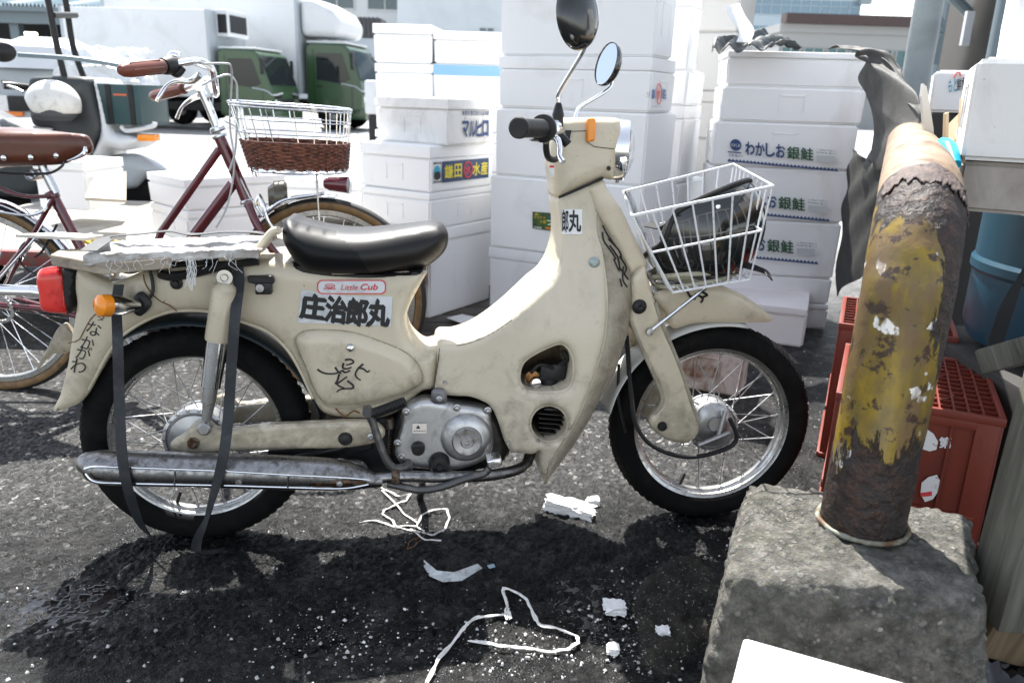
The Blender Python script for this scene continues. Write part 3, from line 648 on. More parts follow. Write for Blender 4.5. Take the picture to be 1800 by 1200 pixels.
# pedals
m = MB(); m.tube([B3(719, 820, .115), B3(706, 822, .13), B3(692, 822, .14), B3(678, 806, .145), B3(666, 775, .145), B3(655, 742, .145), B3(646, 722, .145)], [.010, .0095, .009, .0085, .0085, .0085, .010], 12)
m.lathe([(0, -.012), (.011, -.012), (.012, .016)], B3(717, 819, .115), seg=20); m.lathe([(0, -.012), (.0105, -.012), (.0105, .012)], B3(646, 722, .15), seg=16); kk = part(m, 'kick_lever', mat('grey_cast', (.10, .10, .10), .45, .7, (.22, .2, .18), 40, .5, .7))
m = MB(); a = B3(655, 727, .155); b = B3(712, 706, .165); d = b-a; L = d.length; prof = [(0, 0), (.0105, 0)]
k = .004
while k < L-.004: prof += [(.0115, k), (.0115, k+.0022), (.0098, k+.0028), (.0098, k+.0042)]; k += .0048
prof += [(.011, L), (0, L+.001)]; m.lathe(prof, a, d, 20); part(m, 'kick_rubber', BLACK, kk)
m = MB(); m.tube([B3(682, 850, .14), B3(710, 856, .15), B3(740, 861, .155), B3(775, 856, .155), B3(815, 842, .15), B3(850, 832, .15), B3(860, 822, .15)], .0082, 12); bp_ = part(m, 'brake_pedal', mat('grey_cast', (.1, .1, .1)))
m = MB(); M = Matrix.Translation(B3(868, 808, .155)) @ Matrix.Rotation(RAD(-10), 4, 'Y'); m.box((-.016, -.02, -.009), (.016, .02, .009), .004, 0, M, 3)
for k in range(7): m.box((-.0135+k*.0042, -.019, .008), (-.0118+k*.0042, .019, .0108), 0, 0, M)
part(m, 'pedal_pad', CHROME, bp_)
# springs, wires and dark clutter between engine and frame
m = MB(); m.tube([B3(684, 735, .05), B3(686, 752, .05)], .010, 12); pts = [];
for k in range(60): a = k*.9; p = B3(685, 770+k*.75, .06); pts.append(p+Vector((.004*cos(a), .004*sin(a), 0)))
m.tube(pts, .0011, 5, smooth=False); m.tube([B3(684, 752, .055), B3(683, 772, .06)], .0018, 6); part(m, 'brake_spring', RUSTY)
m = MB(); m.tube([B3(668, 752, .08), B3(650, 757, .085), B3(625, 775, .09), B3(600, 786, .09), B3(560, 795, .085), B3(520, 803, .07)], .0065, 8); part(m, 'stand_bracket', BLACK)
m = infl([(600,735),(700,725),(712,830),(660,830),(640,800),(600,790)], .0, .0, .05, .04, .02); part(m, 'pivot_block', BLACK)
m = MB(); m.tube([B3(735, 800, -.06), B3(742, 850, -.10), B3(736, 890, -.16), B3(739, 930, -.20)], .009, 10); m.tube([B3(731, 930, -.21), B3(748, 929, -.19)], .012, 8); part(m, 'side_stand', BLACK)
# --- carrier
m = MB()
for s in (1, -1):
    e = .10*s
    m.tube([B3(488, 405, e), B3(478, 409, e), B3(462, 428, e), B3(450, 441, e), B3(420, 449, e), B3(385, 452, e)], .0085, 12)
m.tube([B3(488, 405, .10), B3(488, 405, -.10)], .0085, 12); part(m, 'carrier_handle', mat('cream_paint', (.55, .5, .385)))
m = MB()
for e in (.09, .0, -.09): m.tube([B3(200, 468, e), B3(300, 466, e), B3(420, 452, e), B3(455, 445, e)], .006, 8)
for x in (205, 300, 420): m.tube([B3(x, 466-(x-200)*.06, .10), B3(x, 466-(x-200)*.06, -.10)], .006, 8)
m.tube([B3(283, 482, .07), B3(300, 486, .085), B3(340, 480, .09), B3(400, 465, .09), B3(455, 458, .085)], .0095, 8)
part(m, 'carrier', BLACK)
# --- stickers and marks on the moped
eW = .0796
def patch(pts, w, name, mt, parent, th=0.0):
    m = MB(); m.add([B3(x, y, w) for x, y in pts], [tuple(range(len(pts)))]); return part(m, name, mt, parent, 0)
st = patch([(523,567),(530,509),(610,520),(690,521),(687,574),(640,571),(580,569)], eW, 'name_sticker', STICK, bodyo)
m = MB()
qs = [((527,558),(568,563),(574,520),(531,516)), ((570,564),(607,569),(611,524),(576,520)), ((608,570),(643,573),(648,527),(613,524)), ((644,573),(683,573),(684,528),(650,527))]
for chh, q_ in zip("庄治郎丸", qs): add_text(m, chh, quadmap(*[B3(x, y, eW+.0005) for x, y in q_]), bold=.05)
part(m, 'sticker_writing', INKB, st, 0)
def rr(cx, cy, hw, hh, r, n=6):
    out = []
    for sx, sy, a0 in ((1, -1, -90), (1, 1, 0), (-1, 1, 90), (-1, -1, 180)):
        for k in range(n+1): a = RAD(a0+90*k/n); out.append((cx+sx*(hw-r)+r*cos(a), cy+sy*(hh-r)+r*sin(a)))
    return out
bd = patch(rr(618, 504.5, 60.5, 12.5, 9), eW+.0004, 'maker_badge', INKR, bodyo)
patch(rr(618, 504.5, 58.5, 10.6, 8), eW+.0008, 'badge_face', STICK, bd)
m = MB(); f = lambda x0, y0, x1, y1: quadmap(*[B3(x, y, eW+.0012) for x, y in ((x0, y1), (x1, y1), (x1, y0), (x0, y0))])
add_text(m, "Little", f(599, 500.5, 629, 509.5), bold=.008, shear=.25); add_text(m, "Cub", f(634, 499, 664, 509.5), bold=.035, shear=.25); add_text(m, "HONDA", f(569, 505.5, 590, 509), bold=.03)
m.tube([B3(580+8.5*cos(t*pi/10), 502.3+3*sin(t*pi/10), eW+.001) for t in range(20)], .0008, 4, closed=True, cap=False); m.tube([B3(574, 502.5, eW+.001), B3(586, 502.5, eW+.001)], .0008, 4)
part(m, 'badge_writing', INKR, bd, 0)
# marker scribble on the side cover
m = MB()
def stroke(pts, w, r=.0021, fn=None):
    P = [fn(x, y) if fn else B3(x, y, w) for x, y in pts]; m.tube(P, [r*(1.1-.5*i/len(P)) for i in range(len(P))], 5)
def z8(*pts): return [(510+x/5.45, 480+y/5.45) for x, y in pts]
for s_ in (z8((262,920),(300,945),(360,962),(440,958),(500,930)), z8((432,900),(455,935),(490,960)), z8((525,830),(580,825),(608,850),(575,870),(535,878)), z8((512,860),(505,905),(545,915),(590,900)), z8((500,930),(530,950),(575,930)), z8((470,965),(455,1020),(440,1060),(490,1030),(545,990)), z8((432,1045),(470,1080),(520,1100)), z8((550,1030),(600,1070),(600,1100),(540,1105),(480,1112),(445,1138)), z8((700,870),(650,915),(625,965),(640,1000),(675,1025)), z8((650,905),(700,915),(740,945),(762,930))):
    stroke(s_, .0948)
part(m, 'marker_scribble', INKB, sco, 0)
# handwriting down the tail
m = MB(); wt = .0555
def ftail(px, py):
    w_ = .06
    for _ in range(5): w_ = .0785*bodyw(*B(px, py, w_))+.0006
    return B3(px, py, w_)
for chh, (cx, cy), sz, rot in (("な", (165, 578), 13, 12), ("か", (154, 603), 12, 14), ("が", (147, 620), 13, 14), ("わ", (138, 643), 13.5, 10), ("タ", (177, 559), 6, 20)):
    a = RAD(rot)
    def fq(s, t, cx=cx, cy=cy, sz=sz, a=a):
        x = (s-.5)*2*sz; y = -(t-.5)*1.9*sz; return ftail(cx + x*cos(a)+y*sin(a)*-1, cy + x*sin(a)+y*cos(a))
    add_text(m, chh, fq, bold=-.004)
part(m, 'marker_name', INKB, bodyo, 0)
# sticker round the neck, marks on the shield front, warning label
def nk(x, y, e=.0): return at_shield(x, y, e+.0012)
m = MB(); rows = []
for i in range(9):
    rows.append([nk(987.5+(1023.5-987.5)*i/8, 367+(411-367)*j/5+(.8 if i else 0), 0) for j in range(6)])
m.grid(rows); ns = part(m, 'neck_sticker', PAPER, moto, 60)
m = MB(); add_text(m, "郎", lambda s, t: nk(988+11*s, 408-39*t, .0008), bold=.02); add_text(m, "丸", lambda s, t: nk(1000+21*s, 407-37*t, .0008), bold=.03); part(m, 'neck_writing', INKB, ns, 0)
def onfront(s, t):   # s across the band, t down it (0..1)
    i = t*(len(crd)-1); a = int(min(i, len(crd)-2)); fr = i-a
    C = crd[a].lerp(crd[a+1], fr); O = oud[a].lerp(oud[a+1], fr); wC = _wc-C.y
    K = Vector((C.x*.55+O.x*.45, _wc-wC*1.02, C.z*.55+O.z*.45)); return C*(1-s)**2+K*2*s*(1-s)+O*s*s + Vector((.0008, -.0012, 0))
m = MB()
for pts in ([(.45,.12),(.55,.15),(.72,.19)],[(.3,.15),(.25,.19),(.45,.24),(.5,.26)],[(.5,.17),(.8,.21),(.75,.25)],[(.45,.2),(.6,.25),(.55,.3),(.42,.26)],[(.7,.24),(.85,.28),(.7,.31)],[(.6,.29),(.8,.33)],[(.5,.33),(.55,.36)],[(.75,.28),(.6,.33),(.75,.36)]):
    m.tube([onfront(a, b) for a, b in pts], .0019, 5)
part(m, 'marker_letters', INKB, moto, 0)
m = MB()
for i in range(5): m.add([B3(965.5, 291+i*4, .052), B3(974, 291+i*4, .054), B3(974, 295+i*4, .054), B3(966, 295+i*4, .052)], [(0, 1, 2, 3)], 1 if i == 0 else 0)
part(m, 'warning_label', [PAPER, INKR], moto, 0)
m = MB()
for pts in ([(1208,512),(1216,524),(1228,518)], [(1222,516),(1235,524),(1232,532)], [(1232,512),(1243,518),(1236,522)], [(1214,520),(1222,526)]): m.tube([B3(x, y, .0575) for x, y in pts], .0026, 5)
part(m, 'mudguard_mark', INKB, moto, 0)
# rust runs on the body
m = MB(); m.tube([ftail(x, y) for x, y in ((252,482),(255,497),(264,512),(280,528),(298,537),(311,547))], .0012, 4); m.tube([ftail(x, y) for x, y in ((176,545),(160,560),(148,580),(138,597),(120,603))], .001, 4)
m.tube([B3(x, y, .0795) for x, y in ((590,718),(598,726),(606,732),(613,728),(622,722),(632,726))], .0016, 4); part(m, 'rust_runs', mat('rust_stain', (.16, .07, .02), .8), bodyo, 0)
# --- basket
BN = [(1108,378,.17),(1359,327,.19),(1319,492,.13),(1183,516,.13)]
def DB(px, py, D):
    return BMI @ on_y(px, py, D)
nTL = DB(1110, 380, 1.60); nTR = DB(1359, 327, 1.63); fTR = DB(1290, 289, 2.02); fTL = DB(1096, 337, 1.92)
nBL = DB(1183, 514, 1.66); nBR = DB(1318, 491, 1.68); fBR = DB(1262, 462, 1.93); fBL = DB(1148, 478, 1.90)
m = MB(); R1, R2 = .0034, .0021
def lp(a, b, t): return a.lerp(b, t)
m.tube([nTL, nTR, fTR, fTL], R1, 8, smooth=False, closed=True, cap=False)
m.tube([nBL, nBR, fBR, fBL], R1*.8, 8, smooth=False, closed=True, cap=False)
mids = [lp(a, b, .46) for a, b in ((nTL, nBL), (nTR, nBR), (fTR, fBR), (fTL, fBL))]
m.tube(mids, R2*1.2, 8, smooth=False, closed=True, cap=False)
for (t0, t1, b0, b1, k) in ((nTL, nTR, nBL, nBR, 7), (nTR, fTR, nBR, fBR, 9), (fTR, fTL, fBR, fBL, 7), (fTL, nTL, fBL, nBL, 8)):
    for i in range(k): m.tube([lp(t0, t1, i/k), lp(b0, b1, i/k)], R2, 6, smooth=False)
for i in range(1, 9): m.tube([lp(nBL, nBR, i/9), lp(fBL, fBR, i/9)], R2, 6)
for i in range(1, 5): m.tube([lp(nBL, fBL, i/5), lp(nBR, fBR, i/5)], R2, 6)
bk = part(m, 'front_basket', WIREW)
m = MB(); m.tube([DB(1099, 337, 1.78), DB(1108, 352, 1.76), DB(1150, 470, 1.74)], .003, 8, smooth=False); m.tube([DB(1106, 338, 1.74), DB(1116, 360, 1.72), DB(1158, 480, 1.70)], .003, 8, smooth=False)
m.tube([DB(1139, 478, 1.75), DB(1150, 497, 1.75), DB(1170, 505, 1.74), DB(1230, 500, 1.74)], .005, 8); part(m, 'basket_bracket', STEEL)
# ---------------------------------------------------------------- ground
def asphalt():
    m, n, b = newmat('asphalt'); co = N(n, "ShaderNodeNewGeometry").outputs['Position']
    sx = N(n, "ShaderNodeSeparateXYZ"); n.links.new(co, sx.inputs[0])
    fl = N(n, "ShaderNodeVectorMath", operation='MULTIPLY'); n.links.new(co, fl.inputs[0]); fl.inputs[1].default_value = (1, 1, 0); co = fl.outputs[0]
    vo = N(n, "ShaderNodeTexVoronoi"); vo.inputs['Scale'].default_value = 92; n.links.new(co, vo.inputs['Vector'])
    vo2 = N(n, "ShaderNodeTexVoronoi"); vo2.inputs['Scale'].default_value = 230; n.links.new(co, vo2.inputs['Vector'])
    nz = noise(n, co, 18, 6, .65); nb = noise(n, co, 1.9, 6, .62); nm = noise(n, co, 6, 6, .6); nf = noise(n, co, 420, 3, .6)
    st = ramp(n, vo.outputs['Color'], [(.15, (.008, .0083, .0087)), (.5, (.028, .028, .0278)), (.8, (.085, .084, .08)), (.96, (.34, .335, .325))])
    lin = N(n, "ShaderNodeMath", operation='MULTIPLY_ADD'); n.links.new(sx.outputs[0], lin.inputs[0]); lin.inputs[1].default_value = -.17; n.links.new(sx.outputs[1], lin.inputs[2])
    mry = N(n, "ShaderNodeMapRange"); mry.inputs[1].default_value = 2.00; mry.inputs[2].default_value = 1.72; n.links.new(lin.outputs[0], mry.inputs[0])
    mrx = N(n, "ShaderNodeMapRange"); mrx.inputs[1].default_value = .50; mrx.inputs[2].default_value = .85; n.links.new(sx.outputs[0], mrx.inputs[0])  # right-hand ground takes the same dark tone
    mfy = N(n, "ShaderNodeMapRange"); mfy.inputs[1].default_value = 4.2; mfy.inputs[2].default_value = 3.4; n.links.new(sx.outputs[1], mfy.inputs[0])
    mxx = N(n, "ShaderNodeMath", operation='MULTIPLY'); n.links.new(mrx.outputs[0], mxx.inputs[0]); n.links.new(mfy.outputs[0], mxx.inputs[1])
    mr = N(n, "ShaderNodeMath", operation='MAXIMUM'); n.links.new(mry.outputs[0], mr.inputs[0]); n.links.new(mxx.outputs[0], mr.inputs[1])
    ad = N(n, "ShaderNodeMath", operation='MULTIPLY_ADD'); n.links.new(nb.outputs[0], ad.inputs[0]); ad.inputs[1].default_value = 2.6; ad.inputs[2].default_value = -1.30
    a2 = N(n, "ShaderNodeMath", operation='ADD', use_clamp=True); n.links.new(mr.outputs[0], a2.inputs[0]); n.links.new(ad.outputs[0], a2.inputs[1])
    wet = a2.outputs[0]  # wet asphalt mask; on near ground it also paints a cast shadow's dark
    dryc = mix(n, .15, st.outputs[0], (.08, .079, .078)); wet_shade_c = mix(n, .90, st.outputs[0], (.0015, .002, .0025))
    col = mix(n, wet, dryc, wet_shade_c)
    mr2 = N(n, "ShaderNodeMapRange"); mr2.inputs[1].default_value = 3.6; mr2.inputs[2].default_value = 7.0; n.links.new(sx.outputs[1], mr2.inputs[0])
    col = mix(n, mr2.outputs[0], col, (.40, .395, .39))
    gr = ramp(n, nm.outputs[0], [(.50, 0), (.68, .65)]); col = mix(n, gr.outputs[0], col, (.035, .034, .032), 'MIX')
    n.links.new(col, b.inputs['Base Color'])
    # the film of water lies in patches; only there is the surface shiny
    wz = N(n, "ShaderNodeMath", operation='LESS_THAN'); n.links.new(sx.outputs[2], wz.inputs[0]); wz.inputs[1].default_value = -.00435
    fm = ramp(n, nz.outputs[0], [(.50, 0), (.60, .6)]); wf = N(n, "ShaderNodeMath", operation='MULTIPLY'); n.links.new(fm.outputs[0], wf.inputs[0]); n.links.new(wet, wf.inputs[1]); wf_ = N(n, "ShaderNodeMath", operation='MAXIMUM'); n.links.new(wf.outputs[0], wf_.inputs[0]); n.links.new(wz.outputs[0], wf_.inputs[1]); wf = wf_
    rr = N(n, "ShaderNodeMapRange"); rr.inputs[3].default_value = .40; rr.inputs[4].default_value = .07; n.links.new(wf.outputs[0], rr.inputs[0]); n.links.new(rr.outputs[0], b.inputs['Roughness'])
    sp = N(n, "ShaderNodeMapRange"); sp.inputs[3].default_value = .16; sp.inputs[4].default_value = .50; n.links.new(wf.outputs[0], sp.inputs[0]); n.links.new(sp.outputs[0], b.inputs['Specular IOR Level'])
    h = N(n, "ShaderNodeMath", operation='MULTIPLY_ADD'); n.links.new(vo2.outputs['Distance'], h.inputs[0]); h.inputs[1].default_value = -.8; n.links.new(nf.outputs[0], h.inputs[2])
    bump(n, b, h.outputs[0], .9, .0035); iv = N(n, "ShaderNodeMath", operation='SUBTRACT'); iv.inputs[0].default_value = .9; n.links.new(wz.outputs[0], iv.inputs[1]); n.links.new(iv.outputs[0], [x for x in n.nodes if x.type == 'BUMP'][0].inputs['Strength'])
    return m
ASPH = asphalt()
def worley(X, Y, sc, seed):
    """distance to the nearest random point, in cells"""
    x, y = X*sc, Y*sc; ix, iy = np.floor(x).astype(np.int64), np.floor(y).astype(np.int64); d = np.full(X.shape, 9.); hid = np.zeros(X.shape)
    for dx in (-1, 0, 1):
        for dy in (-1, 0, 1):
            cx, cy = ix+dx, iy+dy; h = (cx*73856093 ^ cy*19349663 ^ seed*83492791) & 0xffffff; r1 = ((h*1103515245+12345) & 0x7fffffff)/2147483647.; r2 = ((h*69069+907133923) & 0x7fffffff)/2147483647.
            q = np.sqrt((cx+r1-x)**2+(cy+r2-y)**2); m_ = q < d; d = np.where(m_, q, d); hid = np.where(m_, r2, hid)
    return d, hid
gx = np.arange(-1.75, 1.30, .0040); gy = np.concatenate([np.arange(1.12, 1.75, .0036), np.arange(1.75, 2.35, .0055)])
GX, GY = np.meshgrid(gx, gy); d1, h1_ = worley(GX, GY, 88, 3); d2, h2_ = worley(GX, GY, 170, 11)
Z = .0075*np.clip(1-d1*1.15, 0, 1)**.6*(.25+h1_) + .0026*np.clip(1-d2*1.2, 0, 1) + .0035*np.sin(GX*9+np.sin(GY*7)*1.3)*np.cos(GY*11+GX*3) - .0075
low_ = np.sin(GX*5.1+1.3*np.sin(GY*4+1))+np.sin(GY*6.3+GX*2.2+2); zone = np.clip((1.60-(GY-.12*GX))/.14+.30*low_, 0, 1)*np.clip((.75-GX)/.1, 0, 1)
Z = np.maximum(Z+.0060*(1-zone), -.0044)
fx = np.clip(np.minimum(GX-gx[0], gx[-1]-GX)/.10, 0, 1)*np.clip(np.minimum(GY-gy[0], gy[-1]-GY)/.10, 0, 1); Z = Z*fx
gnx, gny = len(gx), len(gy); V = np.stack([GX, GY, Z], -1).reshape(-1, 3)
I = np.arange(gnx*gny).reshape(gny, gnx); F = np.stack([I[:-1, :-1], I[:-1, 1:], I[1:, 1:], I[1:, :-1]], -1).reshape(-1, 4)
x0, x1, y0, y1 = gx[0], gx[-1], gy[0], gy[-1]; ex_ = [(-90, -3, 0), (90, -3, 0), (90, 140, 0), (-90, 140, 0), (x0, y0, 0), (x1, y0, 0), (x1, y1, 0), (x0, y1, 0)]; o_ = len(V)
me = bpy.data.meshes.new('ground'); me.from_pydata(V.tolist()+ex_, [], F.tolist()+[tuple(i+o_ for i in f) for f in ((0, 1, 5, 4), (1, 2, 6, 5), (2, 3, 7, 6), (3, 0, 4, 7))])
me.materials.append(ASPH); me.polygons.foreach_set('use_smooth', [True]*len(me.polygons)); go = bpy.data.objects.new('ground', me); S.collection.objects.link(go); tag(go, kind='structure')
# ---------------------------------------------------------------- foam boxes
from mathutils import noise as mn_
def cx_at(px, D, z):      # x so that (x, D, z) shows at px
    lo, hi = -40., 40.
    for _ in range(50):
        mid = (lo+hi)/2
        if proj((mid, D, z))[0] < px: lo = mid
        else: hi = mid
    return (lo+hi)/2
def along(P, d, px):      # how far from P along d until px
    lo, hi = 0., 3.
    s = 1 if proj(P+d*.01)[0] > proj(P)[0] else -1
    for _ in range(50):
        mid = (lo+hi)/2
        if (proj(P+d*mid)[0] < px) == (s > 0): lo = mid
        else: hi = mid
    return (lo+hi)/2
def foam(N_, a, La, b, Lb, z0, z1, lab, grp, mt=None, lid=True, kind='foam_box', jit=.004):
    """near bottom corner N_, faces along unit directions a and b"""
    mt = mt or FOAM
    H = z1-z0-.002; j = Vector((random.uniform(-jit, jit), random.uniform(-jit, jit), 0))
    if a.cross(b).z > 0: X, LX, Yd, LY = a, La, b, Lb
    else: X, LX, Yd, LY = b, Lb, a, La
    root = empty(kind, M=Matrix(((X.x, Yd.x, 0, N_.x+j.x), (X.y, Yd.y, 0, N_.y+j.y), (0, 0, 1, z0+.001), (0, 0, 0, 1))), label=lab, cat='foam box', group=grp)
    lh = min(.055, H*.24)*random.uniform(.75, 1.1) if lid else 0
    bm = bmesh.new(); bmesh.ops.create_cube(bm, size=1); t = .006
    for v in bm.verts:
        top = v.co.z > 0; k = .003 if not top else .0
        v.co = Vector(((v.co.x+.5)*(LX-2*k)+k, (v.co.y+.5)*(LY-2*k)+k, 0 if not top else H-lh-.0012))
    bmesh.ops.bevel(bm, geom=bm.edges[:], offset=.008, segments=3, affect='EDGES')
    bmesh.ops.subdivide_edges(bm, edges=[e for e in bm.edges if e.calc_length() > .04], cuts=5, use_grid_fill=True)
    so_ = Vector((random.uniform(0, 50), random.uniform(0, 50), 0))
    for v in bm.verts:
        p = v.co+so_; v.co = v.co + Vector((mn_.noise(p*7), mn_.noise(p*7+Vector((9, 0, 0))), 0))*.0022 + Vector((mn_.noise(p*31), mn_.noise(p*31+Vector((0, 9, 0))), mn_.noise(p*23)*.5))*.0009
    bm.verts.index_update(); mb = MB().add([v.co[:] for v in bm.verts], [[v.index for v in f.verts] for f in bm.faces]); bm.free()
    mb.box((.02, .02, H-lh-.004), (LX-.02, LY-.02, H-lh+.003))
    # hand recess marks on two faces
    if H > .13:
        hx, hy = LX*.5, LY*.5
        for (p0, p1) in (((hx-.055, -.0015, (H-lh)*.30), (hx+.055, .004, (H-lh)*.78)), ((-.0015, hy-.05, (H-lh)*.30), (.004, hy+.05, (H-lh)*.78))):
            if random.random() < .6:
                for q0, q1 in ((0, .06), (.94, 1)):
                    a0 = [p0[i]+(p1[i]-p0[i])*q0 if (p1[i]-p0[i]) > .03 and i < 2 else p0[i] for i in range(3)]; a1 = [p0[i]+(p1[i]-p0[i])*q1 if (p1[i]-p0[i]) > .03 and i < 2 else p1[i] for i in range(3)]
                    mb.box(a0, a1, .0008)
                mb.box(p0[:2]+(p1[2]-.006,), p1, .0008)
    mb.build('body', mt, root, 30)
    if lid:
        l = MB(); l.box((-.0012, -.0012, H-lh), (LX+.0012, LY+.0012, H), .006, 0, Matrix.Translation((random.uniform(-.004, .004), random.uniform(-.004, .004), 0)), 3); l.box((.03, .03, H-.002), (LX-.03, LY-.03, H+.0015), .0015)
        l.build('lid', mt, root, 30)
    root['_d'] = 0; del root['_d']
    return root, X, Yd, LX, LY, H
def dirs(deg): a = RAD(deg); return Vector((cos(a), sin(a), 0))
GA = 'white foam boxes in the near left stack'
P0 = on_z(756, 561); dA, dB = dirs(57), dirs(147)
def lev(N0, dz): return Vector((N0.x, N0.y, dz))
def stackbox(N0, a, b, z0, z1, pa, pb, lab, grp, **k):
    P = lev(N0, (z0+z1)/2); La = along(P, a, pa); Lb = along(P, b, pb)
    return foam(N0, a, La, b, Lb, z0, z1, lab, grp, **k)
def hz(N0, py):            # height of the point above N0 that shows at py
    lo, hi = -.2, 6.
    for _ in range(50):
        mid = (lo+hi)/2
        if proj((N0.x, N0.y, mid))[1] > py: lo = mid
        else: hi = mid
    return lo
zA = [0, hz(P0, 405), hz(P0, 340), hz(P0, 257), hz(P0, 172)]
LA = ["tall plain white foam box at the bottom of the stack behind the saddle", "flat white foam box with a square recess, under the blue banner box", "white foam box with a blue banner and yellow characters", "grubby open white foam box with dark blue katakana on its side"]
sa = []
for i in range(3): sa.append(stackbox(P0, dA, dB, zA[i], zA[i+1], (864, 872, 868)[i], (640, 636, 633)[i], LA[i], GA))
P1 = lev(P0, 0) + dA*.05 + dB*-.0 + Vector((.045, .0, 0))
s4 = stackbox(P1, dA, dB, zA[3], zA[4], 868, 663, LA[3], GA, mt=FOAM_G, lid=True)
def facemap(st, face, x0, x1, z0, z1, off=.0035):
    root, X, Yd, LX, LY, H = st
    if face == 'x': return lambda s, t: Vector((x0+(x1-x0)*s, -off, z0+(z1-z0)*t))
    return lambda s, t: Vector((-off, x0+(x1-x0)*s, z0+(z1-z0)*t))
def sticker(st, face, x0, x1, z0, z1, mt, name='label', off=.0036):
    f = facemap(st, face, x0, x1, z0, z1, off); m = MB(); m.add([f(0, 0), f(1, 0), f(1, 1), f(0, 1)], [(0, 1, 2, 3)]); return m.build(name, mt, st[0], 0)
def facex(st, px):         # distance along the X face of st that shows at px (near bottom corner = 0)
    root, X, Yd, LX, LY, H = st; P = Vector(root.matrix_world.translation) + Vector((0, 0, H/2)); return along(P, X, px)
# banner
def circ(f, cx, cy, rx, ry, n=24): return [f(cx+rx*cos(2*pi*k/n), cy+ry*sin(2*pi*k/n)) for k in range(n)]
bx = sa[2]; x0, x1 = facex(bx, 776), facex(bx, 858); zz = bx[5]
bn = sticker(bx, 'x', x0, x1, zz*.20, zz*.66, mat('navy_banner', (.018, .045, .12), .5), 'banner')
f = facemap(bx, 'x', x0, x1, zz*.20, zz*.66, .0042); m = MB()
for chh, a, b in (("鎌", .05, .22), ("田", .25, .40), ("水", .64, .80), ("産", .82, .97)): add_text(m, chh, f, 0, .02, (a, .18, b, .82))
add_text(m, "水", f, 1, .02, (.47, .28, .60, .72)); P = circ(f, .53, .5, .09, .38); m.tube(P, .004, 5, 1, closed=True, cap=False)
m.build('banner_writing', [INKY, INKR], bn, 0)
f = facemap(bx, 'x', facex(bx, 761), facex(bx, 774), zz*.20, zz*.66, .0042); m = MB()
m.add(circ(f, .5, .5, .45, .33), [tuple(range(24))], 0); m.add([f(.5+.45*cos(a), .36+.20*sin(a)) for a in [2*pi*k/20 for k in range(20)]], [tuple(range(20))], 1); m.v[24:] = [tuple(Vector(v)+Vector((0, -.0004, 0))) for v in m.v[24:]]
add_text(m, "鎌田水産", f, 1, .02, (0, .02, 1, .12)); add_text(m, "鎌田水産", f, 1, .02, (0, .9, 1, 1)); m.build('round_emblem', [INKT, INKB], bn, 0)
f = facemap(s4, 'x', facex(s4, 811), facex(s4, 858), s4[5]*.10, s4[5]*.9, .0042); m = MB()
for k, chh in enumerate("マルヒロ"): add_text(m, chh, f, 0, .045, (.02+k*.25, .10, .24+k*.25, .52))
add_text(m, "氷見市 株式会社丸弘水産", f, 0, .012, (.0, .68, 1, .82)); m.build('printed_name', INK, s4[0], 0)
# two columns of boxes behind the near left stack
P2 = Vector((cx_at(660, 4.25, .9), 4.25, 0)); f0, f1 = dirs(-4), dirs(86)
def xonline(P, d, px, z): return lev(P+d*along(lev(P, z), d, px), 0)
Pm = xonline(P2, f0, 763, 1.0)
zb = [0, .30, .60, .80, hz(P2, 172), hz(P2, 110), hz(P2, 41)]
LB = ["dusty foam box hidden low in the back row", "foam box in the back row above the lowest", "foam box in the back row under the plain one", "plain box", "", ""]
for i in range(6):
    foam(P2, f0, along(lev(P2, 1), f0, 762)-.004, f1, .38, zb[i], zb[i+1], ["white foam box standing on the ground at the left end of the back row", "second foam box up at the left end of the back row", "third foam box up at the left end of the back row", "fourth foam box up, left end of the back row behind the katakana box", "white foam box below the topmost at the left end of the back row", "topmost foam box at the left end of the back row, square recess"][i], 'white foam boxes in the back row')
zb2 = [0, .30, .60, .80, hz(Pm, 186), hz(Pm, 112), hz(Pm, 54)]
bb = []
for i in range(6):
    bb.append(foam(Pm, f0, along(lev(Pm, 1), f0, 885), f1, .38, zb2[i], zb2[i+1], ["white foam box on the ground between the back row's left end and the tall stack", "second foam box up beside the tall stack, in the back row", "third foam box up beside the tall stack, in the back row", "fourth foam box up beside the tall stack, in the back row", "white foam box with a pale blue strip along its top edge", "scuffed foam box with a brown smear, above the blue strip box"][i], 'white foam boxes in the back row'))
sticker(bb[4], 'x', .0, bb[4][3], bb[4][5]*.74, bb[4][5]*.985, mat('pale_blue_tape', (.22, .42, .62), .5), 'blue_strip', .0045)
# wooden deck under the stacks
m = MB(); WOOD_D = mat('dark_wet_wood', (.075, .062, .052), .55, 0, (.02, .016, .014), 4, .4, .7, 40, .5, .003)
deck = empty('timber_deck', label='low dark wet timber deck under the white foam box stacks', cat='timber deck')
for i in range(7):
    m = MB(); y = 3.02+i*.145; m.box((-.75, y, -.03), (1.15, y+.128, .003), .003); o = m.build('plank', WOOD_D, deck, 30); o.rotation_euler = (0, 0, 0)
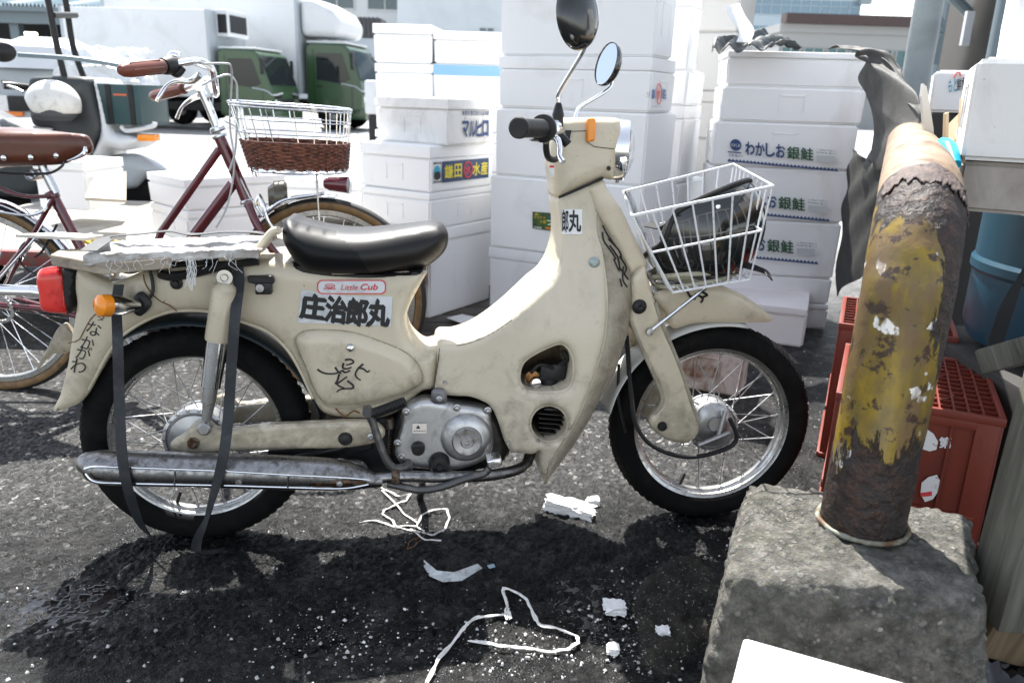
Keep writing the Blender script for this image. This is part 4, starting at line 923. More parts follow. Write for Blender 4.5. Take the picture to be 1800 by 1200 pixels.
# tall stack in the middle
GC = 'white foam boxes in the tall middle stack'
NC = Vector((cx_at(1130, 3.34, .6), 3.34, 0)); cA, cB = dirs(63), dirs(153)
zc = [0, hz(NC, 466), hz(NC, 328), hz(NC, 199), hz(NC, 100)]
while zc[-1] < 1.75: zc.append(zc[-1]+.27)
sc_ = []
LC = ["lowest foam box of the tall middle stack, behind the moped's leg shield", "second foam box up the tall middle stack, with the black and green label", "third foam box up the tall middle stack, behind the moped's handlebar", "fourth foam box up the tall middle stack, behind the mirror stems", "fifth foam box up the tall middle stack, behind the upper mirror", "sixth foam box up the tall middle stack, behind the upper mirror's black shell", "topmost foam box of the tall middle stack, above the frame's upper edge"]
for i in range(len(zc)-1):
    sc_.append(stackbox(NC, cA, cB, zc[i], zc[i+1], 1186, (858, 862, 872, 877, 878, 879, 880)[i], LC[min(i, 6)], GC, lid=(i in (0, 3))))
NC2 = lev(NC + cA*(sc_[1][3]+.012), 0)
for i in range(len(zc)-1):
    k = .06*((i % 2)-.5)
    stackbox(NC2, cA, cB, max(0, zc[i]+(k if i else 0)), zc[i+1]+(.06*(((i+1) % 2)-.5)), 1236-(i % 3)*4, 1100, "white foam box %s in the stack receding behind the tall middle one" % ["on the ground", "second up", "third up", "fourth up", "fifth up", "sixth up", "topmost"][min(i, 6)], 'white foam boxes receding behind the middle stack', lid=(i % 2 == 0))
NC3 = lev(NC2 + cA*.62 + cB*-.06, 0)
z = 0
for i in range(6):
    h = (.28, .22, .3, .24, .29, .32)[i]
    foam(NC3, cA, .38, cB, .5, z, z+h, "foam box with brown tape, %s in the far shaded stack by the tarpaulin" % ["lowest", "second up", "third up", "fourth up", "fifth up", "topmost"][i], 'foam boxes in the far shaded stack', mt=mat('shaded_foam', (.50, .49, .475), .8, 0, (.30, .28, .26), 3, .55, .8, 200, .3, .0014), lid=(i % 2 == 1)); z += h  # grey copy of the white foam, its shade put into the colour
# label and print on the middle stack
bx = sc_[1]; root, X, Yd, LX, LY, H = bx
def onY(st, px, z):   # distance along the Y face
    root, X, Yd, LX, LY, H = st; P = Vector(root.matrix_world.translation)+Vector((0, 0, z)); return along(P, Yd, px)
def facepx(st, pts, off=.004):   # points of the Y face (x=-off) of st given as pixels
    root = st[0]; Mi = root.matrix_world.inverted(); Xw = st[1]; p0 = Vector(root.matrix_world.translation) - Xw*off; out = []
    for px, py in pts: r = ray(px, py); t = (p0-CO).dot(Xw)/r.dot(Xw); out.append(Mi @ (CO+r*t))
    return out
def facepxX(st, pts, off=.004):
    root = st[0]; Mi = root.matrix_world.inverted(); Yw = st[2]; p0 = Vector(root.matrix_world.translation) - Yw*off; out = []
    for px, py in pts: r = ray(px, py); t = (p0-CO).dot(Yw)/r.dot(Yw); out.append(Mi @ (CO+r*t))
    return out
bpy.context.view_layer.update()
lb = sc_[1]
q = facepx(lb, [(936, 401), (1018, 413), (1018, 378), (936, 372)]); m = MB(); m.add(q, [(0, 1, 2, 3)]); lo_ = m.build('printed_label', mat('green_black_label', (.012, .035, .010), .35, 0, (.04, .12, .02), 9, .45, .6), lb[0], 0)
f = quadmap(*[p-Vector((.0008, 0, 0)) for p in q]); m = MB(); add_text(m, "プロック", f, 0, .03, (.32, .30, 1.0, .62)); m.add([f(.28, .08), f(.98, .06), f(.98, .2), f(.28, .17)], [(0, 1, 2, 3)], 1)
m.add([f(.04, .8), f(.14, .8), f(.09, .97)], [(0, 1, 2)], 2); add_text(m, "カネヤマ", f, 2, .02, (.04, .62, .28, .76)); add_text(m, "冷凍水産品", f, 3, .03, (.34, .72, .9, .86)); add_text(m, "北海道", f, 0, .02, (.03, .05, .2, .14)); add_text(m, "十勝", f, 2, .02, (.16, .36, .3, .56))
m.build('label_writing', [PAPER, mat('orange_ink', (.75, .2, .03), .6), mat('gold_ink', (.55, .35, .03), .6), mat('blue_ink', (.03, .12, .45), .6)], lo_, 0)
pb = sc_[2]
q = facepxX(sc_[3], [(1134, 190), (1172, 190), (1172, 145), (1134, 145)]); f = quadmap(*q); m = MB()
add_text(m, "釧", f, 0, .02, (.30, .35, .46, .75)); add_text(m, "路", f, 0, .02, (.80, .35, .97, .75)); add_text(m, "北海", f, 2, .0, (.06, .42, .22, .66)); m.tube(circ(f, .63, .55, .11, .40), .0022, 5, 1, closed=True, cap=False); add_text(m, "水", f, 1, .03, (.56, .36, .71, .78)); add_text(m, "株式会社 カネ水", f, 2, 0, (.3, .02, .8, .1))
m.build('printed_name', [mat('faded_blue_ink', (.10, .2, .42), .6), mat('faded_red_ink', (.75, .22, .2), .6), INKGR], sc_[3][0], 0)
# right stack with wave prints
GD = 'white foam boxes printed with salmon lettering'
DN = 3.6; ND = Vector((cx_at(1246, DN, .55), DN, 0)); 
d0 = dirs(-5); d1 = dirs(80)
zd = [0, .0]
zd = [hz(ND, y) for y in (505, 448, 372, 288)]; zd = [0, .14, .28] + zd[:]
zz_ = [0]; 
for y in (0,): pass
levs = [hz(ND, 478), hz(ND, 382), hz(ND, 291), hz(ND, 212), hz(ND, 150), hz(ND, 88)]
base = levs[0]; n0 = 2; lower = [base*k/n0 for k in range(n0)]
allz = lower + levs
LD = ["lowest foam box of the lettered salmon stack, behind the loose foam box", "plain foam box second from the ground in the salmon stack, under the lettered ones", "lettered salmon foam box, lowest of the three with green characters", "lettered salmon foam box in the middle of the three, behind the wire basket", "lettered salmon foam box, topmost of the three, full blue and green writing visible", "unprinted foam box above the lettered salmon boxes", "top foam box of the lettered stack, under the grey tarpaulin edge"]
sd = []
for i in range(len(allz)-1):
    z0, z1 = allz[i], allz[i+1]; zm = (z0+z1)/2
    yy = proj((ND.x, ND.y, zm))[1]; rx = 1531 - (yy-88)*.175; lx = 1283 - (yy-88)*.17 if yy < 300 else 1246
    Nn = Vector((cx_at(lx, DN, zm), DN, 0)); La = along(lev(Nn, zm), d0, rx)
    sd.append(foam(Nn, d0, La, d1, .36, z0, z1, LD[min(i, 6)], GD, lid=(i in (0, 6))))
bpy.context.view_layer.update()
for k, (st, dy, dx) in enumerate(((sd[4], 0, 0), (sd[3], 88, -15), (sd[2], 163, -35))):
    def W(x, y): return (x+dx*(1)-(0 if k == 0 else 0), y+dy)
    q = facepxX(st, [W(1279, 285), W(1473, 303), W(1473, 262), W(1279, 246)], .0045); f = quadmap(*q); m = MB()
    for j, chh in enumerate("わかしお"): add_text(m, chh, f, 0, .035, (.165+j*.093, .42, .245+j*.093, .98))
    for j, chh in enumerate("銀鮭"): add_text(m, chh, f, 1, .022, (.545+j*.123, .40, .655+j*.123, .93))
    add_text(m, "この製品は冷凍品です", f, 1, .0, (.81, .86, .99, .93)); add_text(m, "宮城県産 銀さけ", f, 1, .0, (.81, .74, .99, .82))
    m.add([f(.81, .38), f(.97, .36), f(.97, .68), f(.81, .66)], [(0, 1, 2, 3)], 2)
    m.add(circ(f, .075, .80, .052, .26), [tuple(range(24))], 3); add_text(m, "わかしお", lambda s, t: f(s, t)+Vector((0, -.0006, 0)), 4, .01, (.035, .72, .115, .86))
    m.add([f(.0, .44), f(.125, .44), f(.125, .49), f(.0, .49)], [(0, 1, 2, 3)], 3); add_text(m, "石巻 銀ざけ", f, 3, 0, (.01, .26, .14, .38))
    K = 30
    for j in range(K):
        a = j/K; b_ = (j+1)/K; t0 = .12-.0*a; m.add([f(a, .03), f(b_, .03), f(b_, .08), f((a+b_)/2, .17), f(a, .08)], [(0, 1, 2, 3, 4)], 0)
    m.build('printed_lettering', [INK, INKG, mat('pale_grey_ink', (.50, .53, .54), .6), INK, PAPER], st[0], 0)
# loose closed box on the ground in front of it
NE = on_z(1415, 612) ; NE.z = 0
NE = on_z(1410, 612, 0); top = hz(NE, 543); eb = dirs(60)
foam(NE, eb, along(lev(NE, .1), eb, 1463), dirs(170), .62, .0, top, "closed pinkish white foam box behind the moped's front mudguard", 'loose foam boxes by the front wheel', mt=mat('pinkish_foam', (.80, .75, .745), .75, 0, (.55, .50, .48), 4, .6, .9, 220, .22, .0012))
NE2 = on_z(1300, 700, 0); foam(NE2, dirs(66), .16, dirs(156), .26, 0, .17, "small brown stained foam box seen through the front wheel's spokes", 'loose foam boxes by the front wheel', mt=mat('stained_foam', (.62, .56, .52), .8, 0, (.22, .12, .07), 9, .48, .66, 200, .3, .0014), lid=False)
# boxes seen behind the bicycle, on a hand cart
GF = 'white foam boxes on the hand cart'
NF = Vector((cx_at(325, 3.25, .6), 3.25, 0)); z0 = hz(NF, 430); zf = [z0, hz(NF, 372), hz(NF, 315)]
for i in range(2): foam(NF, dirs(35), along(lev(NF, zf[i]), dirs(35), 520), dirs(150), .36, zf[i], zf[i+1], ["lower foam box of the pair seen through the bicycle frame", "upper foam box of the pair seen through the bicycle frame"][i], GF)
NG = Vector((cx_at(152, 3.7, .55), 3.7, 0)); foam(NG, dirs(172), along(lev(NG, .6), dirs(172), 60), dirs(82), .3, hz(NG, 372), hz(NG, 284), "small foam box behind the bicycle saddle, faint blue mark on its face", GF, mt=FOAM)
NH = Vector((cx_at(527, 4.1, .6), 4.1, 0)); foam(NH, dirs(176), along(lev(NH, .7), dirs(176), 390), dirs(86), .4, hz(NH, 300), hz(NH, 213), "wide foam box behind the bicycle's wire basket", GF)
NI = Vector((cx_at(634, 3.9, .4), 3.9, 0)); foam(NI, dirs(175), along(lev(NI, .4), dirs(175), 470), dirs(85), .4, hz(NI, 385), hz(NI, 318), "low foam box behind the bicycle's red lamp", GF)
cart = empty('hand_cart', loc=(-1.6, 3.9, 0), label='flat red framed hand cart carrying foam boxes, yellow rope on its rail', cat='hand cart')
m = MB(); zt = z0-.004
m.box((-1.1, -.75, zt-.05), (1.25, .75, zt-.02), .004); m.build('cart_bed', mat('worn_board', (.42, .40, .36), .8, 0, (.2, .17, .13), 6, .45, .7), cart, 30)
m = MB(); m.box((-1.1, -.80, zt-.075), (1.25, -.752, zt-.015), .006); m.build('side_rail', mat('chipped_red_paint', (.22, .03, .025), .5, 0, (.10, .07, .06), 25, .45, .6), cart, 30)
for x in (-.8, .8):
    m = MB(); m.lathe([(.12, -.03), (.16, -.025), (.165, 0), (.16, .025), (.12, .03)], (x, -.5, .165), seg=32, closed=True); m.lathe([(0, -.02), (.12, -.02), (.12, .02), (0, .02)], (x, -.5, .165), seg=24); m.build('cart_wheel', RUBBER, cart, 40)
for x in (-1.0, 1.15):
    m = MB(); m.box((x, -.7, .16), (x+.05, .7, zt-.05), .004); m.build('cart_leg', mat('chipped_red_paint', (.22, .03, .025)), cart)
YROPE = mat('yellow_rope', (.62, .43, .03), .7, 0, None, 1, 0, 0, 500, .5, .002)
m = MB(); c0 = Vector((cx_at(178, 3.05, .5), 3.05, zt))
for k in range(5):
    pts = [c0+Vector((random.uniform(-.10, .09), -.03+random.uniform(-.03, .02), random.uniform(-.09, .06))) for _ in range(9)]; m.tube(pts, .007, 7)
tag(m.build('net_rope', YROPE), 'tangled yellow rope net hanging on the red cart rail', 'rope')
m = MB(); CARD = mat('cardboard', (.52, .42, .28), .85, 0, (.36, .28, .18), 8, .5, .8)
a = Vector((cx_at(158, 3.35, .55), 3.35, 0)); 
Pc = [on_y(150, 352, 3.3), on_y(222, 356, 3.3), on_y(222, 306, 3.75), on_y(165, 318, 3.75)]
m.add([p for p in Pc]+[p+Vector((0, 0, .012)) for p in Pc], [(0, 1, 2, 3), (7, 6, 5, 4), (0, 4, 5, 1), (1, 5, 6, 2), (2, 6, 7, 3), (3, 7, 4, 0)])
tag(m.build('cardboard_sheet', mat('pale_cardboard', (.62, .56, .45), .85, 0, (.45, .4, .3), 8, .5, .8), smooth=0), 'flattened pale cardboard on the hand cart behind the saddle', 'cardboard sheet')
# paper on the deck
m = MB(); P = [on_z(785, 558, .02), on_z(812, 552, .012), on_z(866, 563, .01), on_z(850, 573, .012), on_z(815, 569, .025)]; m.add(P, [(0, 1, 2, 3, 4)]); o = m.build('paper_scrap', PAPER, smooth=0); tag(o, 'crumpled white paper lying on the timber deck', 'paper'); md = o.modifiers.new('s', 'SOLIDIFY'); md.thickness = .002
# ---------------------------------------------------------------- concrete block and bent pipe
from mathutils import noise as mno
def concrete():
    m, n, b = newmat('block_concrete'); co = N(n, "ShaderNodeTexCoord").outputs['Object']
    v = N(n, "ShaderNodeTexVoronoi"); v.inputs['Scale'].default_value = 85; v.inputs['Randomness'].default_value = 1; nd = noise(n, co, 14, 3)
    va = N(n, "ShaderNodeVectorMath", operation='MULTIPLY_ADD'); n.links.new(nd.outputs['Color'], va.inputs[0]); va.inputs[1].default_value = (.012, .012, .012); n.links.new(co, va.inputs[2]); n.links.new(va.outputs[0], v.inputs['Vector'])
    fn = noise(n, co, 300, 4, .7); nz = noise(n, co, 5, 8, .7); n7 = noise(n, co, 30, 8, .75)
    mort = ramp(n, n7.outputs[0], [(.32, (.035, .035, .03)), (.48, (.13, .125, .11)), (.66, (.30, .285, .25))])
    pc = ramp(n, v.outputs['Color'], [(.35, (.08, .09, .09)), (.6, (.30, .28, .25)), (.8, (.12, .13, .13)), (1, (.62, .58, .52))])
    near = ramp(n, v.outputs['Distance'], [(.30, 1), (.42, 0)]); pick = ramp(n, v.outputs['Color'], [(.38, 0), (.42, 1)]); expo = ramp(n, nz.outputs[0], [(.40, 0), (.50, 1)])
    m1 = N(n, "ShaderNodeMath", operation='MULTIPLY'); n.links.new(near.outputs[0], m1.inputs[0]); n.links.new(pick.outputs[0], m1.inputs[1]); m2 = N(n, "ShaderNodeMath", operation='MULTIPLY'); n.links.new(m1.outputs[0], m2.inputs[0]); n.links.new(expo.outputs[0], m2.inputs[1])
    c2 = mix(n, m2.outputs[0], mort.outputs[0], pc.outputs[0]); c3 = mix(n, .4, c2, fn.outputs['Color'], 'OVERLAY')
    moss = ramp(n, noise(n, co, 3.2, 6, .7).outputs[0], [(.52, 0), (.7, .55)]); c4 = mix(n, moss.outputs[0], c3, (.06, .065, .035))
    n.links.new(c4, b.inputs['Base Color']); b.inputs['Roughness'].default_value = .9
    h = N(n, "ShaderNodeMath", operation='MULTIPLY_ADD'); n.links.new(m2.outputs[0], h.inputs[0]); h.inputs[1].default_value = .45
    h2 = N(n, "ShaderNodeMath", operation='MULTIPLY_ADD'); n.links.new(n7.outputs[0], h2.inputs[0]); h2.inputs[1].default_value = .9; n.links.new(fn.outputs[0], h2.inputs[2]); n.links.new(h2.outputs[0], h.inputs[2])
    bump(n, b, h.outputs[0], 1, .010); return m
BH = .31
tl_, bl_ = on_z(1318, 852, BH-.02), on_z(1262, 1180, 0)
tr_ = on_z(1700, 905, BH); br_ = on_z(1738, 1075, BH-.02)
C1, C2, C3 = on_z(1322, 836, BH), on_z(1704, 900, BH), on_z(1738, 1062, BH)
C4 = on_z(1268, 1010, BH)
def blockmesh():
    top = [Vector((p.x, p.y, BH)) for p in (C4, C3, C2, C1)]; bt = [p+Vector(o) for p, o in zip((C4, C3, C2, C1), ((-.03, -.03, 0), (.035, -.03, 0), (.03, .03, 0), (-.025, .02, 0)))]
    bt = [Vector((p.x, p.y, -.01)) for p in bt]; n = 130; m = MB(); ctr = sum(top, Vector())/4; ctr.z = .15
    def corner_round(p):
        # pull points close to the hull's edges inwards
        return p
    faces = [top] + [[bt[i], bt[(i+1) % 4], top[(i+1) % 4], top[i]] for i in range(4)]
    R = .030
    for fi, q in enumerate(faces):
        rows = []
        N_ = (q[1]-q[0]).cross(q[3]-q[0]).normalized()
        if N_.dot((sum(q, Vector())/4)-ctr) < 0: N_ = -N_
        L1 = (q[1]-q[0]).length; L2 = (q[3]-q[0]).length
        for i in range(n+1):
            r = []
            for j in range(n+1):
                s_, t = j/n, i/n; p = (q[0]*(1-s_)+q[1]*s_)*(1-t)+(q[3]*(1-s_)+q[2]*s_)*t
                # rounding depends on position only, so neighbouring faces still meet
                def drop(d): d = min(1, d/R); return R*(1-d)**2
                e1 = min(s_, 1-s_)*L1; e2 = ((1-t) if fi else min(t, 1-t))*L2
                k = .42*(drop(e1) + drop(e2)); c = (ctr-p).normalized()
                p = p + (ctr-p).normalized()*k
                vv = mno.voronoi(p*42)[0][0]; expo = max(0, min(1, (mno.noise(p*5+Vector((9, 2, 1)))+.15)*4))
                d = mno.fractal(p*9, 1, 2, 6)*.011 + mno.noise(p*60)*.0025 - max(0, mno.noise(p*8+Vector((3, 1, 7)))-.22)*.05 + expo*max(0, .5-vv)*.016 - max(0, mno.noise(p*30+Vector((1, 8, 2)))-.45)*.02
                r.append(p + (p-ctr).normalized()*d)
            rows.append(r)
        m.grid(rows)
    bm = bmesh.new(); vs = [bm.verts.new(v) for v in m.v]
    for f in m.f: bm.faces.new([vs[i] for i in f])
    bmesh.ops.remove_doubles(bm, verts=bm.verts[:], dist=.0008); bmesh.ops.recalc_face_normals(bm, faces=bm.faces[:]); bm.verts.index_update()
    m = MB().add([v.co[:] for v in bm.verts], [[v.index for v in f.verts] for f in bm.faces]); bm.free(); return m
m = blockmesh()
tag(m.build('concrete_block', concrete(), smooth=60), 'rough concrete footing block holding the rusty bent pipe', 'concrete block')
def rustpipe():
    m, n, b = newmat('rusty_yellow_pipe'); g = N(n, "ShaderNodeNewGeometry").outputs['Position']; co = N(n, "ShaderNodeTexCoord").outputs['Object']
    sx = N(n, "ShaderNodeSeparateXYZ"); n.links.new(g, sx.inputs[0])
    st = N(n, "ShaderNodeMapping"); st.inputs['Scale'].default_value = (1.1, 1.1, .30); n.links.new(co, st.inputs[0])
    n1 = noise(n, st.outputs[0], 8, 12, .72, .3); n2 = noise(n, co, 60, 5, .6); n3 = noise(n, co, 22, 4, .55)
    hi = ramp(n, sx.outputs[2], [(.0, .0), (.36, .20), (.46, -.06+.12), (.50, .0), (.66, .0), (.74, .10), (.80, .30), (.93, .30)])
    e = hi.color_ramp.elements
    for el, (p, c) in zip(e, ((0, .32), (.40, .24), (.48, .12), (.54, .03), (.76, .01), (.81, .10), (.87, .24), (1, .30))): el.position = p; el.color = (c, c, c, 1)
    xr = N(n, "ShaderNodeMapRange"); xr.inputs[1].default_value = PB.x+.005; xr.inputs[2].default_value = PB.x+.06; xr.inputs[3].default_value = 0; xr.inputs[4].default_value = .26; n.links.new(sx.outputs[0], xr.inputs[0])
    zr = ramp(n, sx.outputs[2], [(.56, 0), (.66, 1), (.95, 1)]); xz = N(n, "ShaderNodeMath", operation='MULTIPLY'); n.links.new(xr.outputs[0], xz.inputs[0]); n.links.new(zr.outputs[0], xz.inputs[1])
    a = N(n, "ShaderNodeMath", operation='ADD'); n.links.new(n1.outputs[0], a.inputs[0]); n.links.new(hi.outputs[0], a.inputs[1]); a2 = N(n, "ShaderNodeMath", operation='ADD'); n.links.new(a.outputs[0], a2.inputs[0]); n.links.new(xz.outputs[0], a2.inputs[1])
    rust = ramp(n, a2.outputs[0], [(.60, 0), (.62, 1)])
    yc = mix(n, ramp(n, n3.outputs[0], [(.35, 0), (.65, 1)]).outputs[0], (.15, .105, .02), (.25, .165, .008))
    yc = mix(n, ramp(n, n1.outputs[0], [(.40, 0), (.58, .8)]).outputs[0], yc, (.075, .058, .028))
    wmk = ramp(n, noise(n, co, 26, 3, .5).outputs[0], [(.66, 0), (.672, 1)]); yc = mix(n, wmk.outputs[0], yc, (.72, .70, .66))
    tb = ramp(n, noise(n, st.outputs[0], 15, 7, .7, .6).outputs[0], [(.50, 0), (.58, .8)]); yc = mix(n, tb.outputs[0], yc, (.13, .08, .04))
    sp = ramp(n, noise(n, co, 30, 7, .68).outputs[0], [(.57, 0), (.60, .95)]); yc = mix(n, sp.outputs[0], yc, (.035, .018, .012))
    # rust tones scatter by fine noise
    rc = ramp(n, n2.outputs[0], [(.3, (.006, .003, .0025)), (.5, (.018, .0075, .005)), (.66, (.05, .022, .012)), (.8, (.14, .075, .04))])
    rc2 = mix(n, ramp(n, n3.outputs[0], [(.45, 0), (.62, .75)]).outputs[0], rc.outputs[0], (.018, .015, .014))
    edge = ramp(n, a2.outputs[0], [(.57, 0), (.595, 1), (.615, 1), (.635, 0)]); col = mix(n, rust.outputs[0], yc, rc2)
    n.links.new(col, b.inputs['Base Color'])
    rg = ramp(n, a2.outputs[0], [(.60, .42), (.62, .60)]); n.links.new(rg.outputs[0], b.inputs['Roughness'])
    h = N(n, "ShaderNodeMath", operation='MULTIPLY_ADD'); n.links.new(n2.outputs[0], h.inputs[0]); n.links.new(rust.outputs[0], h.inputs[1]); 
    hm = N(n, "ShaderNodeMath", operation='MULTIPLY'); n.links.new(rust.outputs[0], hm.inputs[0]); hm.inputs[1].default_value = .25; n.links.new(hm.outputs[0], h.inputs[2])
    h3 = N(n, "ShaderNodeMath", operation='MULTIPLY_ADD'); n.links.new(n3.outputs[0], h3.inputs[0]); h3.inputs[1].default_value = .3; n.links.new(h.outputs[0], h3.inputs[2])
    bump(n, b, h3.outputs[0], 1, .009); return m
PB = on_z(1514, 925, BH); PR = .0665
topz = .86
bd_ = Vector((.45, 1, 0)).normalized()
LX_ = .008
path = [Vector((PB.x+LX_*(z-BH)/.55, PB.y, z)) for z in (BH-.02, .45, .6, topz-.15)]
for k in range(1, 8):
    a = RAD(90*k/8); path.append(Vector((PB.x+LX_*.73, PB.y, topz-.15)) + bd_*(.15-.15*cos(a)) + Vector((0, 0, .15*sin(a)*.9)))
RUSTP = rustpipe()
rows_seg = 72
def pipe_mesh(path, r, rough):
    # dense tube with pitted surface
    P = []
    for i in range(len(path)-1):
        L = (path[i+1]-path[i]).length; k = max(1, int(L/.006))
        for t in range(k): P.append(path[i].lerp(path[i+1], t/k))
    P.append(path[-1]); m = MB(); vs = []; up = bd_.cross(Vector((0, 0, 1)))
    for i, p in enumerate(P):
        t = (P[min(i+3, len(P)-1)]-P[max(0, i-3)]).normalized(); x = up; y = t.cross(x).normalized()
        for k in range(rows_seg):
            a = 2*pi*k/rows_seg; d = x*cos(a)+y*sin(a); q = p+d*r
            pit = mno.fractal(q*14, 1, 2, 6)*.0026 + mno.noise(q*60)*.0008; lv = max(0, min(1, (abs(q.z-.6)-.06)/.12)) if rough else .15
            vs.append(q+d*pit*(.15+.85*lv))
    n = len(P); fs = [(i*rows_seg+k, i*rows_seg+(k+1) % rows_seg, (i+1)*rows_seg+(k+1) % rows_seg, (i+1)*rows_seg+k) for i in range(n-1) for k in range(rows_seg)]
    return m.add(vs, fs)
bollard = empty('bent_pipe_barrier', loc=(PB.x, PB.y, BH), label='thick bent pipe barrier, yellow paint peeling from rust, set in the concrete block', cat='pipe barrier')
def unloc(m): m.v = [tuple(Vector(v)-Vector((PB.x, PB.y, BH))) for v in m.v]; return m
unloc(pipe_mesh(path, PR, True)).build('upright', RUSTP, bollard, 80)
e0 = path[-1]; run = [e0, e0+bd_*.05+Vector((0, 0, .012)), e0+bd_*.35+Vector((0, 0, .03)), e0+bd_*1.8+Vector((0, 0, .04)), e0+bd_*1.92+Vector((0, 0, -.02)), e0+bd_*1.98+Vector((0, 0, -.15)), Vector((*(e0+bd_*1.99)[:2], 0))]
unloc(pipe_mesh(run, PR*.985, False)).build('rear_rail', mat('cream_pipe_paint', (.27, .195, .13), .6, 0, (.11, .06, .035), 14, .48, .66, 60, .5, .003), bollard, 80)
# torn skin of rust lifting at the bend
m = MB(); rows = []
for i in range(150):
    a = RAD(-150+ 175*i/149); row = []
    for j in range(9):
        s_ = j/8.0; wob = mno.noise(Vector((a*2.2, 1, 2)))*.018; t_ = .66+ s_*(.17+.10*mno.noise(Vector((a*2.5, 5, 1)))) + wob*2.2+.05*mno.noise(Vector((a*7, s_*1.5, 4)))+.03*mno.noise(Vector((a*22, s_*2, 4)))
        ang = RAD(90)*t_; c = Vector((PB.x+LX_*.73, PB.y, topz-.15)) + bd_*(.15-.15*cos(ang)) + Vector((0, 0, .15*sin(ang)*.9)); tt = (bd_*sin(ang)+Vector((0, 0, .9*cos(ang)))).normalized(); x = bd_.cross(Vector((0, 0, 1))); y = tt.cross(x).normalized()
        lift = .0005+.006*max(0, 1-s_*4)*max(0, mno.noise(Vector((a*5, 1, 0)))+.4)+mno.noise(Vector((a*9, s_*5, 0)))*.0012
        row.append(c+(x*cos(a)+y*sin(a))*(PR+lift))
    rows.append(row)
m.grid(rows); o = unloc(m).build('lifted_rust', mat('grey_rust_flake', (.075, .055, .05), .75, 0, (.17, .12, .10), 30, .45, .7, 120, .8, .004), bollard, 60); md = o.modifiers.new('s', 'SOLIDIFY'); md.thickness = .002
m = MB(); P = []
for k in range(40):
    a = 2*pi*k/40; P.append(Vector(((PR+.005+.003*mno.noise(Vector((cos(a)*2, sin(a)*2, 0))))*cos(a), (PR+.005)*sin(a), .010)))
m.tube(P, [.0045+.002*mno.noise(Vector((k*.5, 0, 3))) for k in range(40)], 8, closed=True, cap=False, smooth=False); m.build('base_collar', mat('pale_green_rust', (.22, .235, .19), .7, 0, (.10, .055, .025), 40, .42, .6), bollard, 60)
# foam box in the near corner
c_ = on_z(1312, 1122, .35); fd = on_z(1590, 1200, .35)-c_; fd.z = 0; fd.normalize(); sd_ = Vector((fd.y, -fd.x, 0))
foam(Vector((c_.x, c_.y, 0))+sd_*.30, fd, .40, -sd_, .30, .0, .35, "white foam box at the bottom edge in front of the concrete block", None, lid=True, kind='foam_box')
# ---------------------------------------------------------------- crates
CR = mat('red_crate_plastic', (.17, .026, .013), .42, 0, (.11, .018, .010), 7, .45, .75, 120, .15, .001, .2, (160, .70, (.05, .02, .015)))
def crate(L, W, H, lab, grp, loc, rz, cols=9, rows=8):
    """upside down bottle crate: lattice base on top, flaring rim below, hand holes low in the ends"""
    root = empty('bottle_crate', loc, rz, lab, 'bottle crate', grp)
    m = MB(); t = .004
    m.box((-L/2, -W/2, H-.018), (L/2, -W/2+.012, H), .002); m.box((-L/2, W/2-.012, H-.018), (L/2, W/2, H), .002)
    m.box((-L/2, -W/2+.012, H-.018), (-L/2+.012, W/2-.012, H), .002); m.box((L/2-.012, -W/2+.012, H-.018), (L/2, W/2-.012, H), .002)
    for i in range(1, cols): x = -L/2+.012+(L-.024)*i/cols; m.box((x-.0018, -W/2+.012, H-.014), (x+.0018, W/2-.012, H-.002))
    for j in range(1, rows): y = -W/2+.012+(W-.024)*j/rows; m.box((-L/2+.012, y-.0018, H-.015), (L/2-.012, y+.0018, H-.003))
    for (x, y) in ((-L/4, -W/5), (-L/4, W/5), (L/8, -W/5), (L/8, W/5)): m.tube([(x+.034*cos(k*pi/8), y+.034*sin(k*pi/8), H-.007) for k in range(16)], .0028, 6, closed=True, cap=False)
    m.build('lattice_base', CR, root, 30)
    for (nm, ax, sgn) in (('side_wall', 0, -1), ('side_wall', 0, 1), ('end_wall', 1, -1), ('end_wall', 1, 1)):
        m = MB(); Ln = L if ax == 0 else W; Wn = W if ax == 0 else L; inset = .010
        y0 = Wn/2-inset
        m.box((-Ln/2+.03, y0-t, H*.36), (Ln/2-.03, y0, H-.018)); m.box((-Ln/2+.03, y0-t, 0), (Ln/2-.03, y0, .055))
        m.box((-Ln/2+.03, y0-t, .055), (-.055, y0, H*.36)); m.box((.055, y0-t, .055), (Ln/2-.03, y0, H*.36))
        m.box((-Ln/2+.02, y0, H*.36-.006), (Ln/2-.02, y0+.012, H*.36+.006), .001); m.box((-Ln/2, y0-.004, 0), (Ln/2, y0+.016, .016), .002)
        m.box((-Ln/2+.02, y0, H-.036), (Ln/2-.02, y0+.008, H-.018), .001)
        for s in (-1, 1): m.box((s*(Ln/2-.03)-.022, y0-t, .0), (s*(Ln/2-.03)+.022, y0+.009, H-.018), .002)
        m.box((-Ln*.22, y0, H*.36+.006), (-Ln*.22+.004, y0+.007, H-.036)); 
        M = Matrix.Rotation(0 if ax == 0 else pi/2, 4, 'Z') @ (Matrix.Rotation(pi, 4, 'Z') if sgn < 0 else Matrix())
        m.v = [tuple(M @ Vector(v)) for v in m.v]; m.build(nm, CR, root, 30)
    return root
cl, cr_ = on_z(1636, 716, .375), on_z(1771, 738, .375)
far_r = on_z(1738, 634, .375)
ed = (cr_-cl); ed.z = 0; ang = atan2(ed.y, ed.x)
CL, CW = .335, .43; ex = Vector((cos(ang), sin(ang), 0)); ey = Vector((-ex.y, ex.x, 0))
cen = cr_ - ex*CL/2 + ey*CW/2
k1 = crate(CL, CW, .375, "front red bottle crate turned upside down, torn white label on its side", 'red bottle crates', (cen.x, cen.y, 0), ang, 11, 12)
